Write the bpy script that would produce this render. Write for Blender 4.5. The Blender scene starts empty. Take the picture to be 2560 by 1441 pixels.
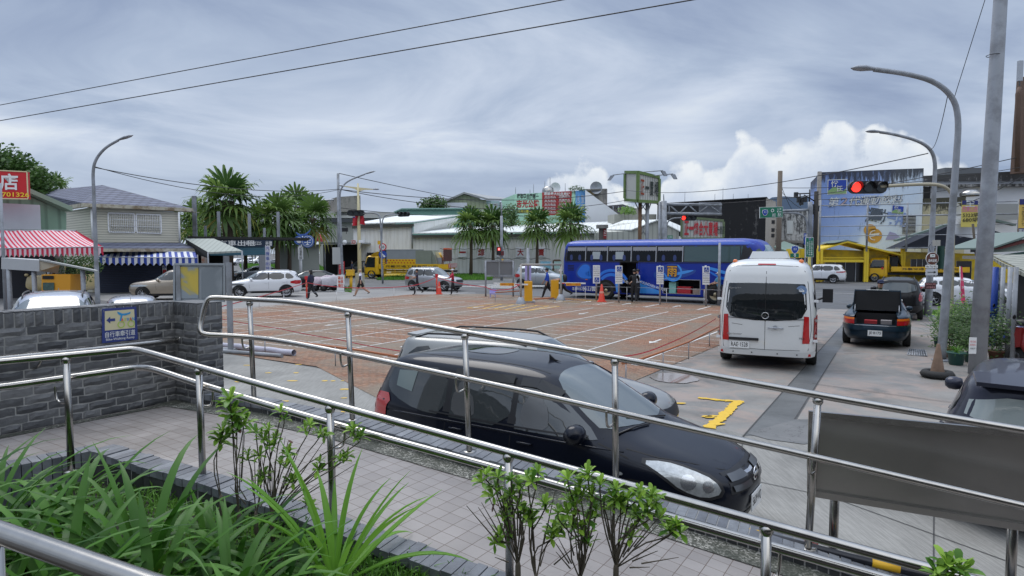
import bpy,bmesh,math,random
from math import sin,cos,pi,radians as R,atan2,sqrt
from mathutils import Vector as V,Matrix
from mathutils.bvhtree import BVHTree
random.seed(7)
SC=bpy.context.scene
COL=SC.collection
F,HOR,H=1600.0,632.0,2.7
PITCH=atan2(720.5-HOR,F)
cam=bpy.data.cameras.new('camera');camo=bpy.data.objects.new('camera',cam);COL.objects.link(camo)
cam.sensor_width=36;cam.lens=36*F/2560;cam.clip_end=3000;cam.clip_start=.05
camo.location=(0,0,H);camo.rotation_euler=(pi/2-PITCH,0,0)
SC.camera=camo
SC.view_settings.view_transform='Standard';SC.view_settings.look='None'
SC.view_settings.exposure=0.22;SC.view_settings.gamma=1
SUN_EL,SUN_ROT=R(58),R(150)
def nn(nt,typ,**kw):
 n=nt.nodes.new(typ)
 for k,v in kw.items():
  if k.startswith('i_'):
   n.inputs[int(k[2:])if k[2:].isdigit()else k[2:].replace('_',' ')].default_value=v
  else:setattr(n,k,v)
 return n
def math_(nt,op,a,b=None,c=None,clamp=False):
 n=nt.nodes.new('ShaderNodeMath');n.operation=op;n.use_clamp=clamp
 for i,x in enumerate((a,b,c)):
  if x is None:continue
  if isinstance(x,(int,float)):n.inputs[i].default_value=x
  else:nt.links.new(x,n.inputs[i])
 return n.outputs[0]
def mixc(nt,f,a,b,bt='MIX'):
 n=nt.nodes.new('ShaderNodeMix');n.data_type='RGBA';n.blend_type=bt
 for i,x in((0,f),(6,a),(7,b)):
  if isinstance(x,(int,float)):n.inputs[i].default_value=x
  elif isinstance(x,tuple):n.inputs[i].default_value=(*x[:3],1)
  else:nt.links.new(x,n.inputs[i])
 return n.outputs[2]
def ramp(nt,fac,stops,interp='LINEAR'):
 n=nt.nodes.new('ShaderNodeValToRGB');n.color_ramp.interpolation=interp
 e=n.color_ramp.elements
 while len(e)<len(stops):e.new(.5)
 for i,(p,c)in enumerate(stops):
  e[i].position=p
  e[i].color=(c,c,c,1)if isinstance(c,(int,float))else(*c,1)
 nt.links.new(fac,n.inputs[0]);return n.outputs[0]
def combine(nt,x,y,z):
 n=nt.nodes.new('ShaderNodeCombineXYZ')
 for i,v in enumerate((x,y,z)):
  if isinstance(v,(int,float)):n.inputs[i].default_value=v
  else:nt.links.new(v,n.inputs[i])
 return n.outputs[0]
def noise(nt,vec,scale,detail=4,rough=.55,dist=0):
 n=nt.nodes.new('ShaderNodeTexNoise');n.inputs['Scale'].default_value=scale
 n.inputs['Detail'].default_value=detail;n.inputs['Roughness'].default_value=rough
 n.inputs['Distortion'].default_value=dist
 if vec is not None:nt.links.new(vec,n.inputs['Vector'])
 return n.outputs[0]
wd=bpy.data.worlds.new("World");SC.world=wd;wd.use_nodes=True
def build_world():
 nt=wd.node_tree;nt.nodes.clear()
 out=nt.nodes.new('ShaderNodeOutputWorld');bg=nt.nodes.new('ShaderNodeBackground')
 nt.links.new(bg.outputs[0],out.inputs[0])
 sky=nt.nodes.new('ShaderNodeTexSky');sky.sky_type='NISHITA';sky.sun_disc=False
 sky.sun_elevation=SUN_EL;sky.sun_rotation=SUN_ROT;sky.dust_density=2
 tc=nt.nodes.new('ShaderNodeTexCoord');sp=nt.nodes.new('ShaderNodeSeparateXYZ')
 nt.links.new(tc.outputs['Generated'],sp.inputs[0]);x,y,z=sp.outputs
 zc=math_(nt,'ADD',math_(nt,'MAXIMUM',z,0.0),.12)
 px=math_(nt,'DIVIDE',x,zc);py=math_(nt,'DIVIDE',y,zc)
 ca,sa=cos(R(20)),sin(R(20))
 rx=math_(nt,'ADD',math_(nt,'MULTIPLY',px,ca),math_(nt,'MULTIPLY',py,sa))
 ry=math_(nt,'SUBTRACT',math_(nt,'MULTIPLY',py,ca),math_(nt,'MULTIPLY',px,sa))
 v1=combine(nt,math_(nt,'MULTIPLY',rx,.30),math_(nt,'MULTIPLY',ry,.42),5.3)
 n1=noise(nt,v1,1.0,4,.45,.5)
 v2=combine(nt,math_(nt,'MULTIPLY',rx,.9),math_(nt,'MULTIPLY',ry,1.1),9.4)
 n2=noise(nt,v2,1.0,6,.6,.6)
 nn_=math_(nt,'ADD',math_(nt,'MULTIPLY',n1,.66),math_(nt,'MULTIPLY',n2,.34))
 cl=ramp(nt,nn_,[(.35,(.23,.30,.45)),(.44,(.33,.41,.58)),(.51,(.46,.55,.71)),(.58,(.64,.72,.86)),(.68,(.92,.97,1.))])
 el=math_(nt,'ARCSINE',z)
 az=math_(nt,'ARCTAN2',x,y)
 low=ramp(nt,el,[(0.02,1.0),(.17,0.0)])
 right=ramp(nt,math_(nt,'MULTIPLY_ADD',az,1.0,.5),[(.35,0.0),(.75,1.0)])
 lowcol=mixc(nt,right,(.60,.68,.81),(.30,.40,.58))
 cl=mixc(nt,math_(nt,'MULTIPLY',low,.72),cl,lowcol)
 azn=math_(nt,'MAXIMUM',math_(nt,'MULTIPLY',az,1.4),0.0)
 top=nt.nodes.new('ShaderNodeFloatCurve');cv=top.mapping.curves[0]
 pts=[(0,0)]+[(a_*1.4,b_)for a_,b_ in[(0.02,0),(0.045,0.115),(0.075,0.158),(0.137,0.135),(0.185,0.094),(0.209,0.099),(0.268,0.142),(0.303,0.126),(0.33,0.172),(0.359,0.181),(0.392,0.153),(0.423,0.174),(0.463,0.19),(0.494,0.175),(0.523,0.176),(0.567,0.15),(0.61,0.122),(0.7,0.1)]]
 while len(cv.points)<len(pts):cv.points.new(.5,.5)
 for p,(a,b)in zip(cv.points,pts):p.location=(a,b*4)
 top.mapping.update();nt.links.new(azn,top.inputs[1])
 toph=math_(nt,'MULTIPLY',math_(nt,'MULTIPLY',top.outputs[0],.232),ramp(nt,az,[(.02,0.),(.05,1.)]))
 fall=ramp(nt,az,[(.60,1.0),(.75,0.0)])
 toph=math_(nt,'MULTIPLY',toph,math_(nt,'MULTIPLY_ADD',fall,.6,.4))
 vb=combine(nt,az,el,0.0)
 b1=noise(nt,vb,14,6,.62,0);b2=noise(nt,vb,42,4,.6,0)
 vo=nt.nodes.new('ShaderNodeTexVoronoi');vo.feature='SMOOTH_F1';vo.inputs['Scale'].default_value=30
 vd=nt.nodes.new('ShaderNodeVectorMath');vd.operation='ADD';nt.links.new(vb,vd.inputs[0])
 nt.links.new(combine(nt,math_(nt,'MULTIPLY',b1,.05),math_(nt,'MULTIPLY',b2,.02),0.),vd.inputs[1])
 nt.links.new(vd.outputs[0],vo.inputs['Vector'])
 edge=math_(nt,'SUBTRACT',toph,el)
 edge=math_(nt,'ADD',edge,math_(nt,'MULTIPLY',math_(nt,'SUBTRACT',b1,.55),.08))
 edge=math_(nt,'ADD',edge,math_(nt,'MULTIPLY',math_(nt,'SUBTRACT',.42,vo.outputs[0]),.05))
 mask=ramp(nt,edge,[(-.004,0.0),(.013,1.0)])
 depth=ramp(nt,math_(nt,'ADD',edge,math_(nt,'MULTIPLY',math_(nt,'ADD',math_(nt,'SUBTRACT',vo.outputs[0],.4),math_(nt,'MULTIPLY',math_(nt,'SUBTRACT',b2,.5),.8)),.07)),[(0.0,(.90,.94,.98)),(.020,(.80,.86,.94)),(.05,(.63,.71,.85)),(.10,(.47,.56,.73))])
 mask=math_(nt,'MULTIPLY',mask,ramp(nt,toph,[(0.01,0.0),(.04,1.0)]))
 cl=mixc(nt,mask,cl,depth)
 skys=mixc(nt,1.0,sky.outputs[0],(.10,.10,.10),'MULTIPLY')
 fin=mixc(nt,.93,skys,cl)
 zen=ramp(nt,z,[(.36,(.375,.375,.375)),(.80,(1.22,1.14,1.02))])
 vm=nt.nodes.new('ShaderNodeVectorMath');vm.operation='MULTIPLY';nt.links.new(fin,vm.inputs[0]);nt.links.new(zen,vm.inputs[1]);fin=vm.outputs[0];bg.inputs[1].default_value=2.22
 nt.links.new(fin,bg.inputs[0])
build_world()
sun=bpy.data.lights.new('sun','SUN');sun.energy=1.5;sun.angle=R(40);sun.color=(1,.96,.9)
suno=bpy.data.objects.new('sun',sun);COL.objects.link(suno)
suno.rotation_euler=(R(90)-SUN_EL,0,pi-SUN_ROT+pi)
AX=R(32.5);SA,CA=sin(AX),cos(AX)
def ray(px,py):
 d=V(((px-1280)/F,-(py-720.5)/F,-1.0));d.rotate(camo.rotation_euler);return d
def P(px,py,D):
 d=ray(px,py);return V((0,0,H))+d*(D/d.y)
def G(px,py,z=0.0):
 d=ray(px,py);return V((0,0,H))+d*((z-H)/d.z)
def UV(u,v,z=0.0):return V((u*SA+v*CA,u*CA-v*SA,z))
def HT(py,D):return P(1280,py,D).z
XF={}
def tag(o,label=None,cat=None,group=None,kind=None):
 if label:o['label']=label
 if cat:o['category']=cat
 if group:o['group']=group
 if kind:o['kind']=kind
 return o
def thing(name,label,cat,loc=(0,0,0),rz=0.0,group=None):
 o=bpy.data.objects.new(name,None);COL.objects.link(o);o.empty_display_size=.2
 o.location=loc;o.rotation_euler=(0,0,rz)
 XF[o.name]=Matrix.Translation(V(loc))@Matrix.Rotation(rz,4,'Z')
 return tag(o,label,cat,group)
def rootmat(o):
 while o.parent:o=o.parent
 return XF.get(o.name,Matrix.Translation(o.location))
def copy_tree(o,parent=None):
 c=o.copy();COL.objects.link(c)
 if parent:c.parent=parent
 for ch in list(o.children):copy_tree(ch,c)
 return c
def place(o,loc,rz=0.,label=None,scale=None):
 o.location=loc;o.rotation_euler=(0,0,rz)
 if scale:o.scale=(scale,)*3 if isinstance(scale,(int,float))else scale
 XF[o.name]=Matrix.Translation(V(loc))@Matrix.Rotation(rz,4,'Z')
 if label:o['label']=label
 return o
MATS={}
def mat(name,col=(.5,.5,.5),rough=.6,metal=0.,var=0.,vs=3.,spec=.5,bump=0.,bs=30.,coat=0.,emit=None,es=1.,trans=0.,dirt=None,ds=.6,alpha=None,sss=0):
 if name in MATS:return MATS[name]
 m=bpy.data.materials.new(name);m.use_nodes=True;nt=m.node_tree
 b=nt.nodes['Principled BSDF']
 b.inputs['Roughness'].default_value=rough;b.inputs['Metallic'].default_value=metal
 b.inputs['Specular IOR Level'].default_value=spec;b.inputs['Coat Weight'].default_value=coat
 b.inputs['Coat Roughness'].default_value=.04
 b.inputs['Base Color'].default_value=(*col,1)
 ge=None
 if var or bump or dirt:
  ge=nt.nodes.new('ShaderNodeNewGeometry').outputs['Position']
 if var:
  n=noise(nt,ge,vs,6,.6)
  c=mixc(nt,n,tuple(max(0,k*(1-var))for k in col),tuple(k*(1+var)for k in col))
  if dirt:
   n2=noise(nt,ge,ds,7,.65)
   c=mixc(nt,ramp(nt,n2,[(.45,0.),(.62,1.)]),c,dirt)
  nt.links.new(c,b.inputs['Base Color'])
 if bump:
  n=noise(nt,ge,bs,4,.6);bm_=nt.nodes.new('ShaderNodeBump');bm_.inputs['Strength'].default_value=bump
  bm_.inputs['Distance'].default_value=.02
  nt.links.new(n,bm_.inputs['Height']);nt.links.new(bm_.outputs[0],b.inputs['Normal'])
 if emit:
  b.inputs['Emission Color'].default_value=(*emit,1);b.inputs['Emission Strength'].default_value=es
 if trans:b.inputs['Transmission Weight'].default_value=trans
 if alpha is not None:b.inputs['Alpha'].default_value=alpha
 MATS[name]=m;return m
def bsdf(m):return m.node_tree.nodes['Principled BSDF']
TXT={}
def glyphs(s,bold=0.):
 k=(s,bold)
 if k in TXT:return TXT[k]
 c=bpy.data.curves.new('t','FONT');c.body=s;c.offset=bold;c.resolution_u=2
 o=bpy.data.objects.new('t',c);COL.objects.link(o)
 dg=bpy.context.evaluated_depsgraph_get();dg.update()
 m=bpy.data.meshes.new_from_object(o.evaluated_get(dg))
 vs=[v.co.copy()for v in m.vertices];fs=[tuple(p.vertices)for p in m.polygons]
 bpy.data.objects.remove(o);bpy.data.curves.remove(c);bpy.data.meshes.remove(m)
 x0=min(v.x for v in vs);x1=max(v.x for v in vs);y0=min(v.y for v in vs);y1=max(v.y for v in vs)
 vs=[((v.x-x0)/(x1-x0),(v.y-y0)/(y1-y0))for v in vs]
 TXT[k]=(vs,fs,(x1-x0)/(y1-y0));return TXT[k]
class MB:
 def __init__(s):s.v=[];s.f=[];s.m=[];s.ms=[];s.sm=[]
 def mi(s,m):
  if m not in s.ms:s.ms.append(m)
  return s.ms.index(m)
 def add(s,vs,fs,m,smooth=False):
  o=len(s.v);s.v+=[tuple(v)for v in vs];k=s.mi(m)
  for f in fs:s.f.append(tuple(i+o for i in f));s.m.append(k);s.sm.append(smooth)
  return s
 def poly(s,pts,m):return s.add(pts,[tuple(range(len(pts)))],m)
 def box(s,c,d,m,rz=0.,M=None):
  x,y,z=d[0]/2,d[1]/2,d[2]/2
  vs=[V((a*x,b*y,e*z))for a in(-1,1)for b in(-1,1)for e in(-1,1)]
  if M is None:M=Matrix.Rotation(rz,3,'Z')
  vs=[V(c)+M@v for v in vs]
  return s.add(vs,[(0,1,3,2),(4,6,7,5),(0,4,5,1),(2,3,7,6),(0,2,6,4),(1,5,7,3)],m)
 def slab(s,pts,n,m):
  k=len(pts);n=V(n);vs=[V(p)for p in pts]+[V(p)+n for p in pts]
  fs=[tuple(range(k))[::-1],tuple(range(k,2*k))]+[(i,(i+1)%k,k+(i+1)%k,k+i)for i in range(k)]
  return s.add(vs,fs,m)
 def prism(s,foot,z0,z1,m):
  return s.slab([(p[0],p[1],z0)for p in foot],(0,0,z1-z0),m)
 def tube(s,pts,r,m,n=8,caps=True,smooth=True):
  pts=[V(p)for p in pts];k=len(pts)
  rs=r if isinstance(r,(list,tuple))else[r]*k
  vs=[];up=None
  for i,p in enumerate(pts):
   t=(pts[min(i+1,k-1)]-pts[max(i-1,0)]).normalized()
   if up is None:up=V((0,0,1))if abs(t.z)<.9 else V((1,0,0))
   a=t.cross(up);
   if a.length<1e-4:up=V((1,0,0))if abs(t.x)<.9 else V((0,1,0));a=t.cross(up)
   a.normalize();b=a.cross(t).normalized();up=b
   for j in range(n):
    q=2*pi*j/n;vs.append(p+(a*cos(q)+b*sin(q))*rs[i])
  fs=[(i*n+j,i*n+(j+1)%n,(i+1)*n+(j+1)%n,(i+1)*n+j)for i in range(k-1)for j in range(n)]
  s.add(vs,fs,m,smooth)
  if caps:
   o=len(s.v)-len(vs);mi=s.mi(m)
   s.f.append(tuple(o+j for j in range(n))[::-1]);s.f.append(tuple(o+(k-1)*n+j for j in range(n)))
   s.m+=[mi,mi];s.sm+=[False,False]
  return s
 def lathe(s,prof,m,c=(0,0,0),axis='Z',n=16,smooth=True):
  vs=[];fs=[];c=V(c)
  for(r,z)in prof:
   for j in range(n):
    q=2*pi*j/n;a,b=r*cos(q),r*sin(q)
    vs.append(c+(V((a,b,z))if axis=='Z' else V((a,z,b))if axis=='Y' else V((z,a,b))))
  for i in range(len(prof)-1):
   for j in range(n):fs.append((i*n+j,i*n+(j+1)%n,(i+1)*n+(j+1)%n,(i+1)*n+j))
  return s.add(vs,fs,m,smooth)
 def disc(s,c,r,nrm,m,n=20,th=0.):
  nrm=V(nrm).normalized();a=nrm.orthogonal().normalized();b=nrm.cross(a)
  pts=[V(c)+(a*cos(2*pi*j/n)+b*sin(2*pi*j/n))*r for j in range(n)]
  return s.slab(pts,nrm*th,m)if th else s.poly(pts,m)
 def grid(s,fn,nu,nv,m,smooth=True):
  vs=[fn(i/nu,j/nv)for i in range(nu+1)for j in range(nv+1)]
  fs=[(i*(nv+1)+j,(i+1)*(nv+1)+j,(i+1)*(nv+1)+j+1,i*(nv+1)+j+1)for i in range(nu)for j in range(nv)]
  return s.add(vs,fs,m,smooth)
 def text(s,st,o,xd,yd,h,m,w=None,bold=0.,vertical=False,gap=1.08,centre=True):
  """o = centre of the writing; xd, yd unit directions; h = glyph height; w = total width"""
  xd=V(xd).normalized();yd=V(yd).normalized();o=V(o)
  if vertical:
   n=len(st)
   for i,ch in enumerate(st):
    if ch!=' ':s.text(ch,o+yd*(((n-1)/2-i)*h*gap),xd,yd,h if ch not in '一' else h*.12,m,w or h)
   return s
  vs,fs,asp=glyphs(st,bold)
  if w is None:w=h*asp
  return s.add([o+xd*((a-.5)*w)+yd*((b-.5)*h)for a,b in vs],fs,m)
 def sphere(s,c,r,m,n=10,sc=(1,1,1)):
  prof=[]
  vs=[];fs=[];k=n
  for i in range(n//2+1):
   t=pi*i/(n//2)
   for j in range(k):
    q=2*pi*j/k;vs.append((c[0]+r*sc[0]*sin(t)*cos(q),c[1]+r*sc[1]*sin(t)*sin(q),c[2]+r*sc[2]*cos(t)))
  for i in range(n//2):
   for j in range(k):fs.append((i*k+j,(i+1)*k+j,(i+1)*k+(j+1)%k,i*k+(j+1)%k))
  return s.add(vs,fs,m,True)
 def build(s,name,parent=None,world=False,base=None):
  me=bpy.data.meshes.new(name)
  vs=s.v
  if parent is not None and world:
   Mi=rootmat(parent).inverted();vs=[Mi@V(v)for v in vs]
  if parent is None:
   if base is None:
    xs=[v[0]for v in vs];ys=[v[1]for v in vs];zs=[v[2]for v in vs]
    base=((min(xs)+max(xs))/2,(min(ys)+max(ys))/2,min(zs))
   b=V(base);vs=[V(v)-b for v in vs]
  me.from_pydata([tuple(v)for v in vs],[],s.f)
  for m in s.ms:me.materials.append(m)
  me.polygons.foreach_set('material_index',s.m);me.polygons.foreach_set('use_smooth',s.sm)
  me.update()
  o=bpy.data.objects.new(name,me);COL.objects.link(o)
  if parent is not None:o.parent=parent
  else:o.location=base;XF[o.name]=Matrix.Translation(V(base))
  return o
def catenary(a,b,sag,n=24):
 a,b=V(a),V(b);return[a.lerp(b,i/n)-V((0,0,sag*4*(i/n)*(1-i/n)))for i in range(n+1)]
def chaikin(pts,it=2,closed=True):
 for _ in range(it):
  q=[];n=len(pts)
  for i in range(n if closed else n-1):
   a,b=pts[i],pts[(i+1)%n]
   q+=[tuple(a[k]*.75+b[k]*.25 for k in range(len(a))),tuple(a[k]*.25+b[k]*.75 for k in range(len(a)))]
  if not closed:q=[pts[0]]+q+[pts[-1]]
  pts=q
 return pts
m_steel=mat('stainless_steel',(.40,.385,.36),.22,1.,var=.25,vs=14)
m_galv=mat('galvanised_steel',(.40,.42,.45),.5,.7,var=.15,vs=1.5)
m_galvp=mat('painted_grey_steel',(.30,.32,.35),.55,.2,var=.2,vs=1.2,dirt=(.20,.21,.22),ds=1.5)
m_black=mat('black_plastic',(.012,.012,.014),.45)
m_rubber=mat('rubber',(.018,.018,.018),.8,var=.3,vs=20)
m_white=mat('white_paint',(.72,.73,.74),.5,var=.06,vs=2)
m_red=mat('red_paint',(.55,.02,.025),.5)
m_blue=mat('blue_paint',(.015,.06,.33),.5)
m_dark=mat('dark_void',(.008,.008,.009),.8)
m_cream=mat('cream_paint',(.62,.55,.33),.6)
m_yellow=mat('yellow_paint',(.70,.40,.015),.5,var=.12,vs=2)
m_orange=mat('orange_plastic',(.80,.10,.015),.5,var=.1,vs=6)
m_green_sign=mat('green_sign',(.008,.16,.085),.45)
m_wire=mat('wire',(.02,.02,.022),.6)
m_concrete=mat('concrete',(.30,.29,.27),.85,var=.25,vs=1.2,dirt=(.16,.16,.15),ds=.5)
def ground_mat(name,base,dark,light,rough=.8,patch=.25,fine=9.,wet=None,crack=0.,brush=0.,pink=None):
 m=bpy.data.materials.new(name);m.use_nodes=True;nt=m.node_tree;b=bsdf(m)
 g=nt.nodes.new('ShaderNodeNewGeometry').outputs['Position']
 n1=noise(nt,g,patch,7,.6,.4);n2=noise(nt,g,fine,6,.7)
 c=ramp(nt,n1,[(.32,dark),(.5,base),(.68,light)])
 c=mixc(nt,math_(nt,'MULTIPLY',n2,.5),c,mixc(nt,1.,c,(.45,.45,.45),'MULTIPLY'))
 if pink:
  n3=noise(nt,g,patch*2.3,7,.65,1.)
  c=mixc(nt,ramp(nt,n3,[(.46,0.),(.62,.8)]),c,pink)
 h=n2
 if brush:
  mp=nt.nodes.new('ShaderNodeMapping');nt.links.new(g,mp.inputs[0])
  mp.inputs['Rotation'].default_value=(0,0,brush);mp.inputs['Scale'].default_value=(75,2.2,1)
  n4=noise(nt,mp.outputs[0],1.,3,.6)
  c=mixc(nt,ramp(nt,n4,[(.42,.5),(.58,0.)]),c,mixc(nt,1.,c,(.50,.50,.50),'MULTIPLY'))
  h=n4
 if crack:
  vo=nt.nodes.new('ShaderNodeTexVoronoi');vo.feature='DISTANCE_TO_EDGE';vo.inputs['Scale'].default_value=crack
  vd=nt.nodes.new('ShaderNodeVectorMath');vd.operation='ADD';nt.links.new(g,vd.inputs[0])
  nv=nt.nodes.new('ShaderNodeTexNoise');nv.inputs['Scale'].default_value=2.2;nv.inputs['Detail'].default_value=5;nt.links.new(g,nv.inputs[0])
  nt.links.new(nv.outputs[1],vd.inputs[1]);nt.links.new(vd.outputs[0],vo.inputs['Vector'])
  c=mixc(nt,ramp(nt,vo.outputs[0],[(0.,.85),(.012,0.)]),c,(.03,.03,.03))
 nt.links.new(c,b.inputs['Base Color'])
 r=rough
 if wet:
  n5=noise(nt,g,.35,5,.6);nt.links.new(ramp(nt,n5,[(.45,rough),(.62,wet)]),b.inputs['Roughness'])
 else:b.inputs['Roughness'].default_value=rough
 bp=nt.nodes.new('ShaderNodeBump');bp.inputs['Strength'].default_value=.35;bp.inputs['Distance'].default_value=.01
 nt.links.new(h,bp.inputs['Height']);nt.links.new(bp.outputs[0],b.inputs['Normal'])
 MATS[name]=m;return m
def sheet(name,pts,z,m,kind='structure'):
 b=MB();b.poly([(p[0],p[1],z)for p in pts],m)
 o=b.build(name,base=(0,0,0));tag(o,kind=kind);return o
m_grnd=ground_mat('asphalt_and_concrete',(.13,.13,.13),(.10,.10,.10),(.17,.165,.16),.85)
m_asph=ground_mat('road_asphalt',(.105,.108,.112),(.08,.082,.086),(.13,.132,.135),.7,.12,14.,wet=.5)
m_conc=ground_mat('parking_concrete',(.235,.225,.21),(.12,.118,.112),(.31,.295,.27),.8,.45,11.,wet=.38,pink=(.30,.235,.20))
m_broom=ground_mat('broomed_concrete',(.29,.285,.265),(.21,.21,.195),(.37,.365,.34),.85,.5,20.,brush=R(-14))
m_patchm=ground_mat('patched_asphalt',(.12,.125,.125),(.085,.09,.09),(.17,.175,.175),.6,.8,25.,wet=.35)
m_crk=ground_mat('cracked_asphalt',(.15,.155,.155),(.11,.115,.115),(.20,.20,.20),.75,.8,25.,crack=1.7)
sheet('ground',[(-900,-60),(900,-60),(900,1500),(-900,1500)],-.012,m_grnd)
sheet('road',[UV(u,v)for u,v in((34.2,-140),(62,-140),(62,90),(34.2,90))],0.0,m_asph)
sheet('driveway',[UV(6,-6),UV(32.6,-4.0),UV(34.6,-4.0),UV(34.6,9),UV(0,9),UV(0,-6)],-.004,m_conc)
sheet('sidewalk',[UV(u,v)for u,v in((18,-44),(18,-27.9),(31.0,-27.7),(34.2,-24),(34.2,-44))],-.004,ground_mat('pale_concrete',(.27,.265,.255),(.21,.205,.2),(.33,.32,.31),.8,.3,12.))
sheet('concrete_lane',[G(-900,1100),G(200,878),G(540,880),G(832,927),G(1160,960),G(1560,1000),G(1863,1088),G(2030,1100),G(2600,1180),G(3300,1500),G(2500,2600),G(-400,2600)],.0,m_broom)
sheet('asphalt_strip',[G(1857,1090),G(1967,1090),G(2090,885),G(2200,722),G(2172,722),G(2098,822)],.004,m_patchm)
sheet('cracked_patch',[G(1866,1085),G(1990,1050),G(2025,1050),G(2140,1085),G(2010,1112),G(1920,1100)],.008,m_crk)
def brick_mat():
 m=bpy.data.materials.new('red_paving_bricks');m.use_nodes=True;nt=m.node_tree;b=bsdf(m)
 g=nt.nodes.new('ShaderNodeNewGeometry').outputs['Position']
 mp=nt.nodes.new('ShaderNodeMapping');mp.inputs['Rotation'].default_value=(0,0,AX);nt.links.new(g,mp.inputs[0])
 br=nt.nodes.new('ShaderNodeTexBrick');nt.links.new(mp.outputs[0],br.inputs[0])
 br.inputs['Scale'].default_value=1;br.inputs['Brick Width'].default_value=.22;br.inputs['Row Height'].default_value=.11
 br.inputs['Mortar Size'].default_value=.009
 br.inputs['Color1'].default_value=(.20,.088,.045,1);br.inputs['Color2'].default_value=(.32,.155,.08,1)
 br.inputs['Mortar'].default_value=(.05,.035,.025,1);br.inputs['Bias'].default_value=-.1
 n1=noise(nt,g,.33,7,.65,.6);n2=noise(nt,g,2.5,6,.7)
 c=mixc(nt,ramp(nt,n1,[(.40,0.),(.58,.9)]),br.outputs[0],mixc(nt,n2,(.09,.065,.038),(.20,.155,.10)))
 c=mixc(nt,ramp(nt,noise(nt,g,14,5,.7),[(.5,0.),(.72,.45)]),c,(.40,.33,.28))
 nt.links.new(c,b.inputs['Base Color']);nt.links.new(ramp(nt,n1,[(.4,.85),(.6,.55)]),b.inputs['Roughness'])
 bp=nt.nodes.new('ShaderNodeBump');bp.inputs['Strength'].default_value=.5;bp.inputs['Distance'].default_value=.01
 nt.links.new(br.outputs[1],bp.inputs['Height']);bp.invert=True;nt.links.new(bp.outputs[0],b.inputs['Normal'])
 return m
lot=[UV(10.3,-30),UV(10.2,-12),UV(9.2,-8.5),UV(12.4,-5.2),UV(23,-4.9),UV(32.6,-4.6),UV(33,-9),UV(33.6,-16),UV(34.2,-23.8),UV(31,-27.6),UV(17.9,-27.8)]
lot=[UV(10.3,-27.9),UV(10.2,-12),UV(8.6,-8.5),UV(12.4,-5.0),UV(32.8,-4.6),UV(33,-9),UV(33.6,-16),UV(34.1,-23.8),UV(31,-27.6)]
sheet('brick_paving',lot,.008,brick_mat())
def worn(name,col,dark,thr=(.36,.46)):
 m=bpy.data.materials.new(name);m.use_nodes=True;nt=m.node_tree;b=bsdf(m)
 g=nt.nodes.new('ShaderNodeNewGeometry').outputs['Position']
 n=noise(nt,g,7,7,.75);c=mixc(nt,ramp(nt,n,[(thr[0],1.),(thr[1],0.)]),col,dark)
 nt.links.new(c,b.inputs['Base Color']);b.inputs['Roughness'].default_value=.6;return m
m_line=worn('worn_white_line',(.60,.58,.54),(.20,.13,.09),(.40,.52))
m_lineb=worn('white_line',(.60,.60,.58),(.30,.24,.20),(.36,.48))
m_liney=worn('worn_yellow_line',(.66,.40,.06),(.25,.16,.08),(.36,.48))
def strip(b,a,c,w,m,z=.013):
 a,c=V((a[0],a[1],0)),V((c[0],c[1],0));d=(c-a).normalized();n=V((-d.y,d.x,0))*w/2
 b.poly([V((p.x,p.y,z))for p in(a-n,c-n,c+n,a+n)],m)
b=MB()
u0,u1=12.0,28.3
bays=[(-5.75,-3.9,14.4,27),(-7.65,-9.6,12,u1),(-9.6,-11.6,u0,u1),(-13.35,-15.3,u0,u1),(-15.3,-17.45,u0,u1),(-19.2,-21.1,u0,u1),(-21.1,-23,u0,u1),(-24.9,-27.2,u0,u1)]
for va,vb,ua,ub in bays:
 strip(b,UV(ua,va),UV(ub,va),.065,m_lineb,.014)
 if vb>-3.95:pass
 else:strip(b,UV(ua,vb),UV(ub,vb),.065,m_lineb,.0145)
for i,(va,vb,ua,ub)in enumerate(bays):
 n=int((ub-ua)/.92)
 if va==-5.75:vb=-4.8
 s_=-1 if vb<va else 1
 for k in range(n+1):
  u=ua+k*.92
  strip(b,UV(u,va+.05*s_),UV(u,vb-.05*s_),.05,m_line,.0125)
for k in range(22):
 strip(b,UV(30.2,-6-k*.92),UV(31.9,-6-k*.92),.05,m_line,.0125)if k>12 or k%3==0 else None
strip(b,UV(30.1,-5),UV(30.1,-17),.07,m_line,.0142)
strip(b,UV(17.5,-27.5),UV(30,-27.5),.07,m_line,.0142)
for k in range(5):strip(b,UV(30.1,-6.2-k*2.6),UV(32.4,-6.2-k*2.6),.08,m_lineb,.0128)
o=b.build('white_parking_lines',base=(0,0,0));tag(o,kind='structure')
def arrow(u,v,s=1.,fl=1):
 b=MB();z=.0165
 pts=[(-1.0,-.08),(.2,-.08),(.2,-.32),(1.0,0),(.2,.32),(.2,.08),(-1.0,.08)]
 b.poly([UV(u+p[0]*s*fl,v+p[1]*s,z)for p in pts],m_lineb)
 o=b.build('painted_arrow');tag(o,kind='structure')
for u,v in((16.5,-18.4),(20.0,-18.3),(25.5,-12.5),(18.6,-6.7),(25.6,-18.3),(14.0,-12.4),(19.5,-24.0),(27,-24)):arrow(u,v,.5,-1)
for u,v in((31.2,-7.6),(31.3,-10.2),(31.4,-12.9),(31.6,-15.3)):arrow(u,v,.6)
b=MB();ya,yb,yc,yd=G(1168,771),G(1236,761),G(1400,767),G(1318,778)
for p,q in((ya,yb),(yb,yc),(yc,yd),(yd,ya)):strip(b,p,q,.10,m_liney,.017)
for t in(.12,.3,.48,.66,.84):
 p=yb.lerp(yc,t);q=ya.lerp(yd,min(1,t+.16));strip(b,p,q,.09,m_liney,.0175)
for x0,y0,x1,y1 in((1395,753,1450,757),(1420,748,1478,754),(1450,750,1500,753)):
 strip(b,G(x0,y0),G(x1,y1),.1,m_liney,.017)
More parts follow.
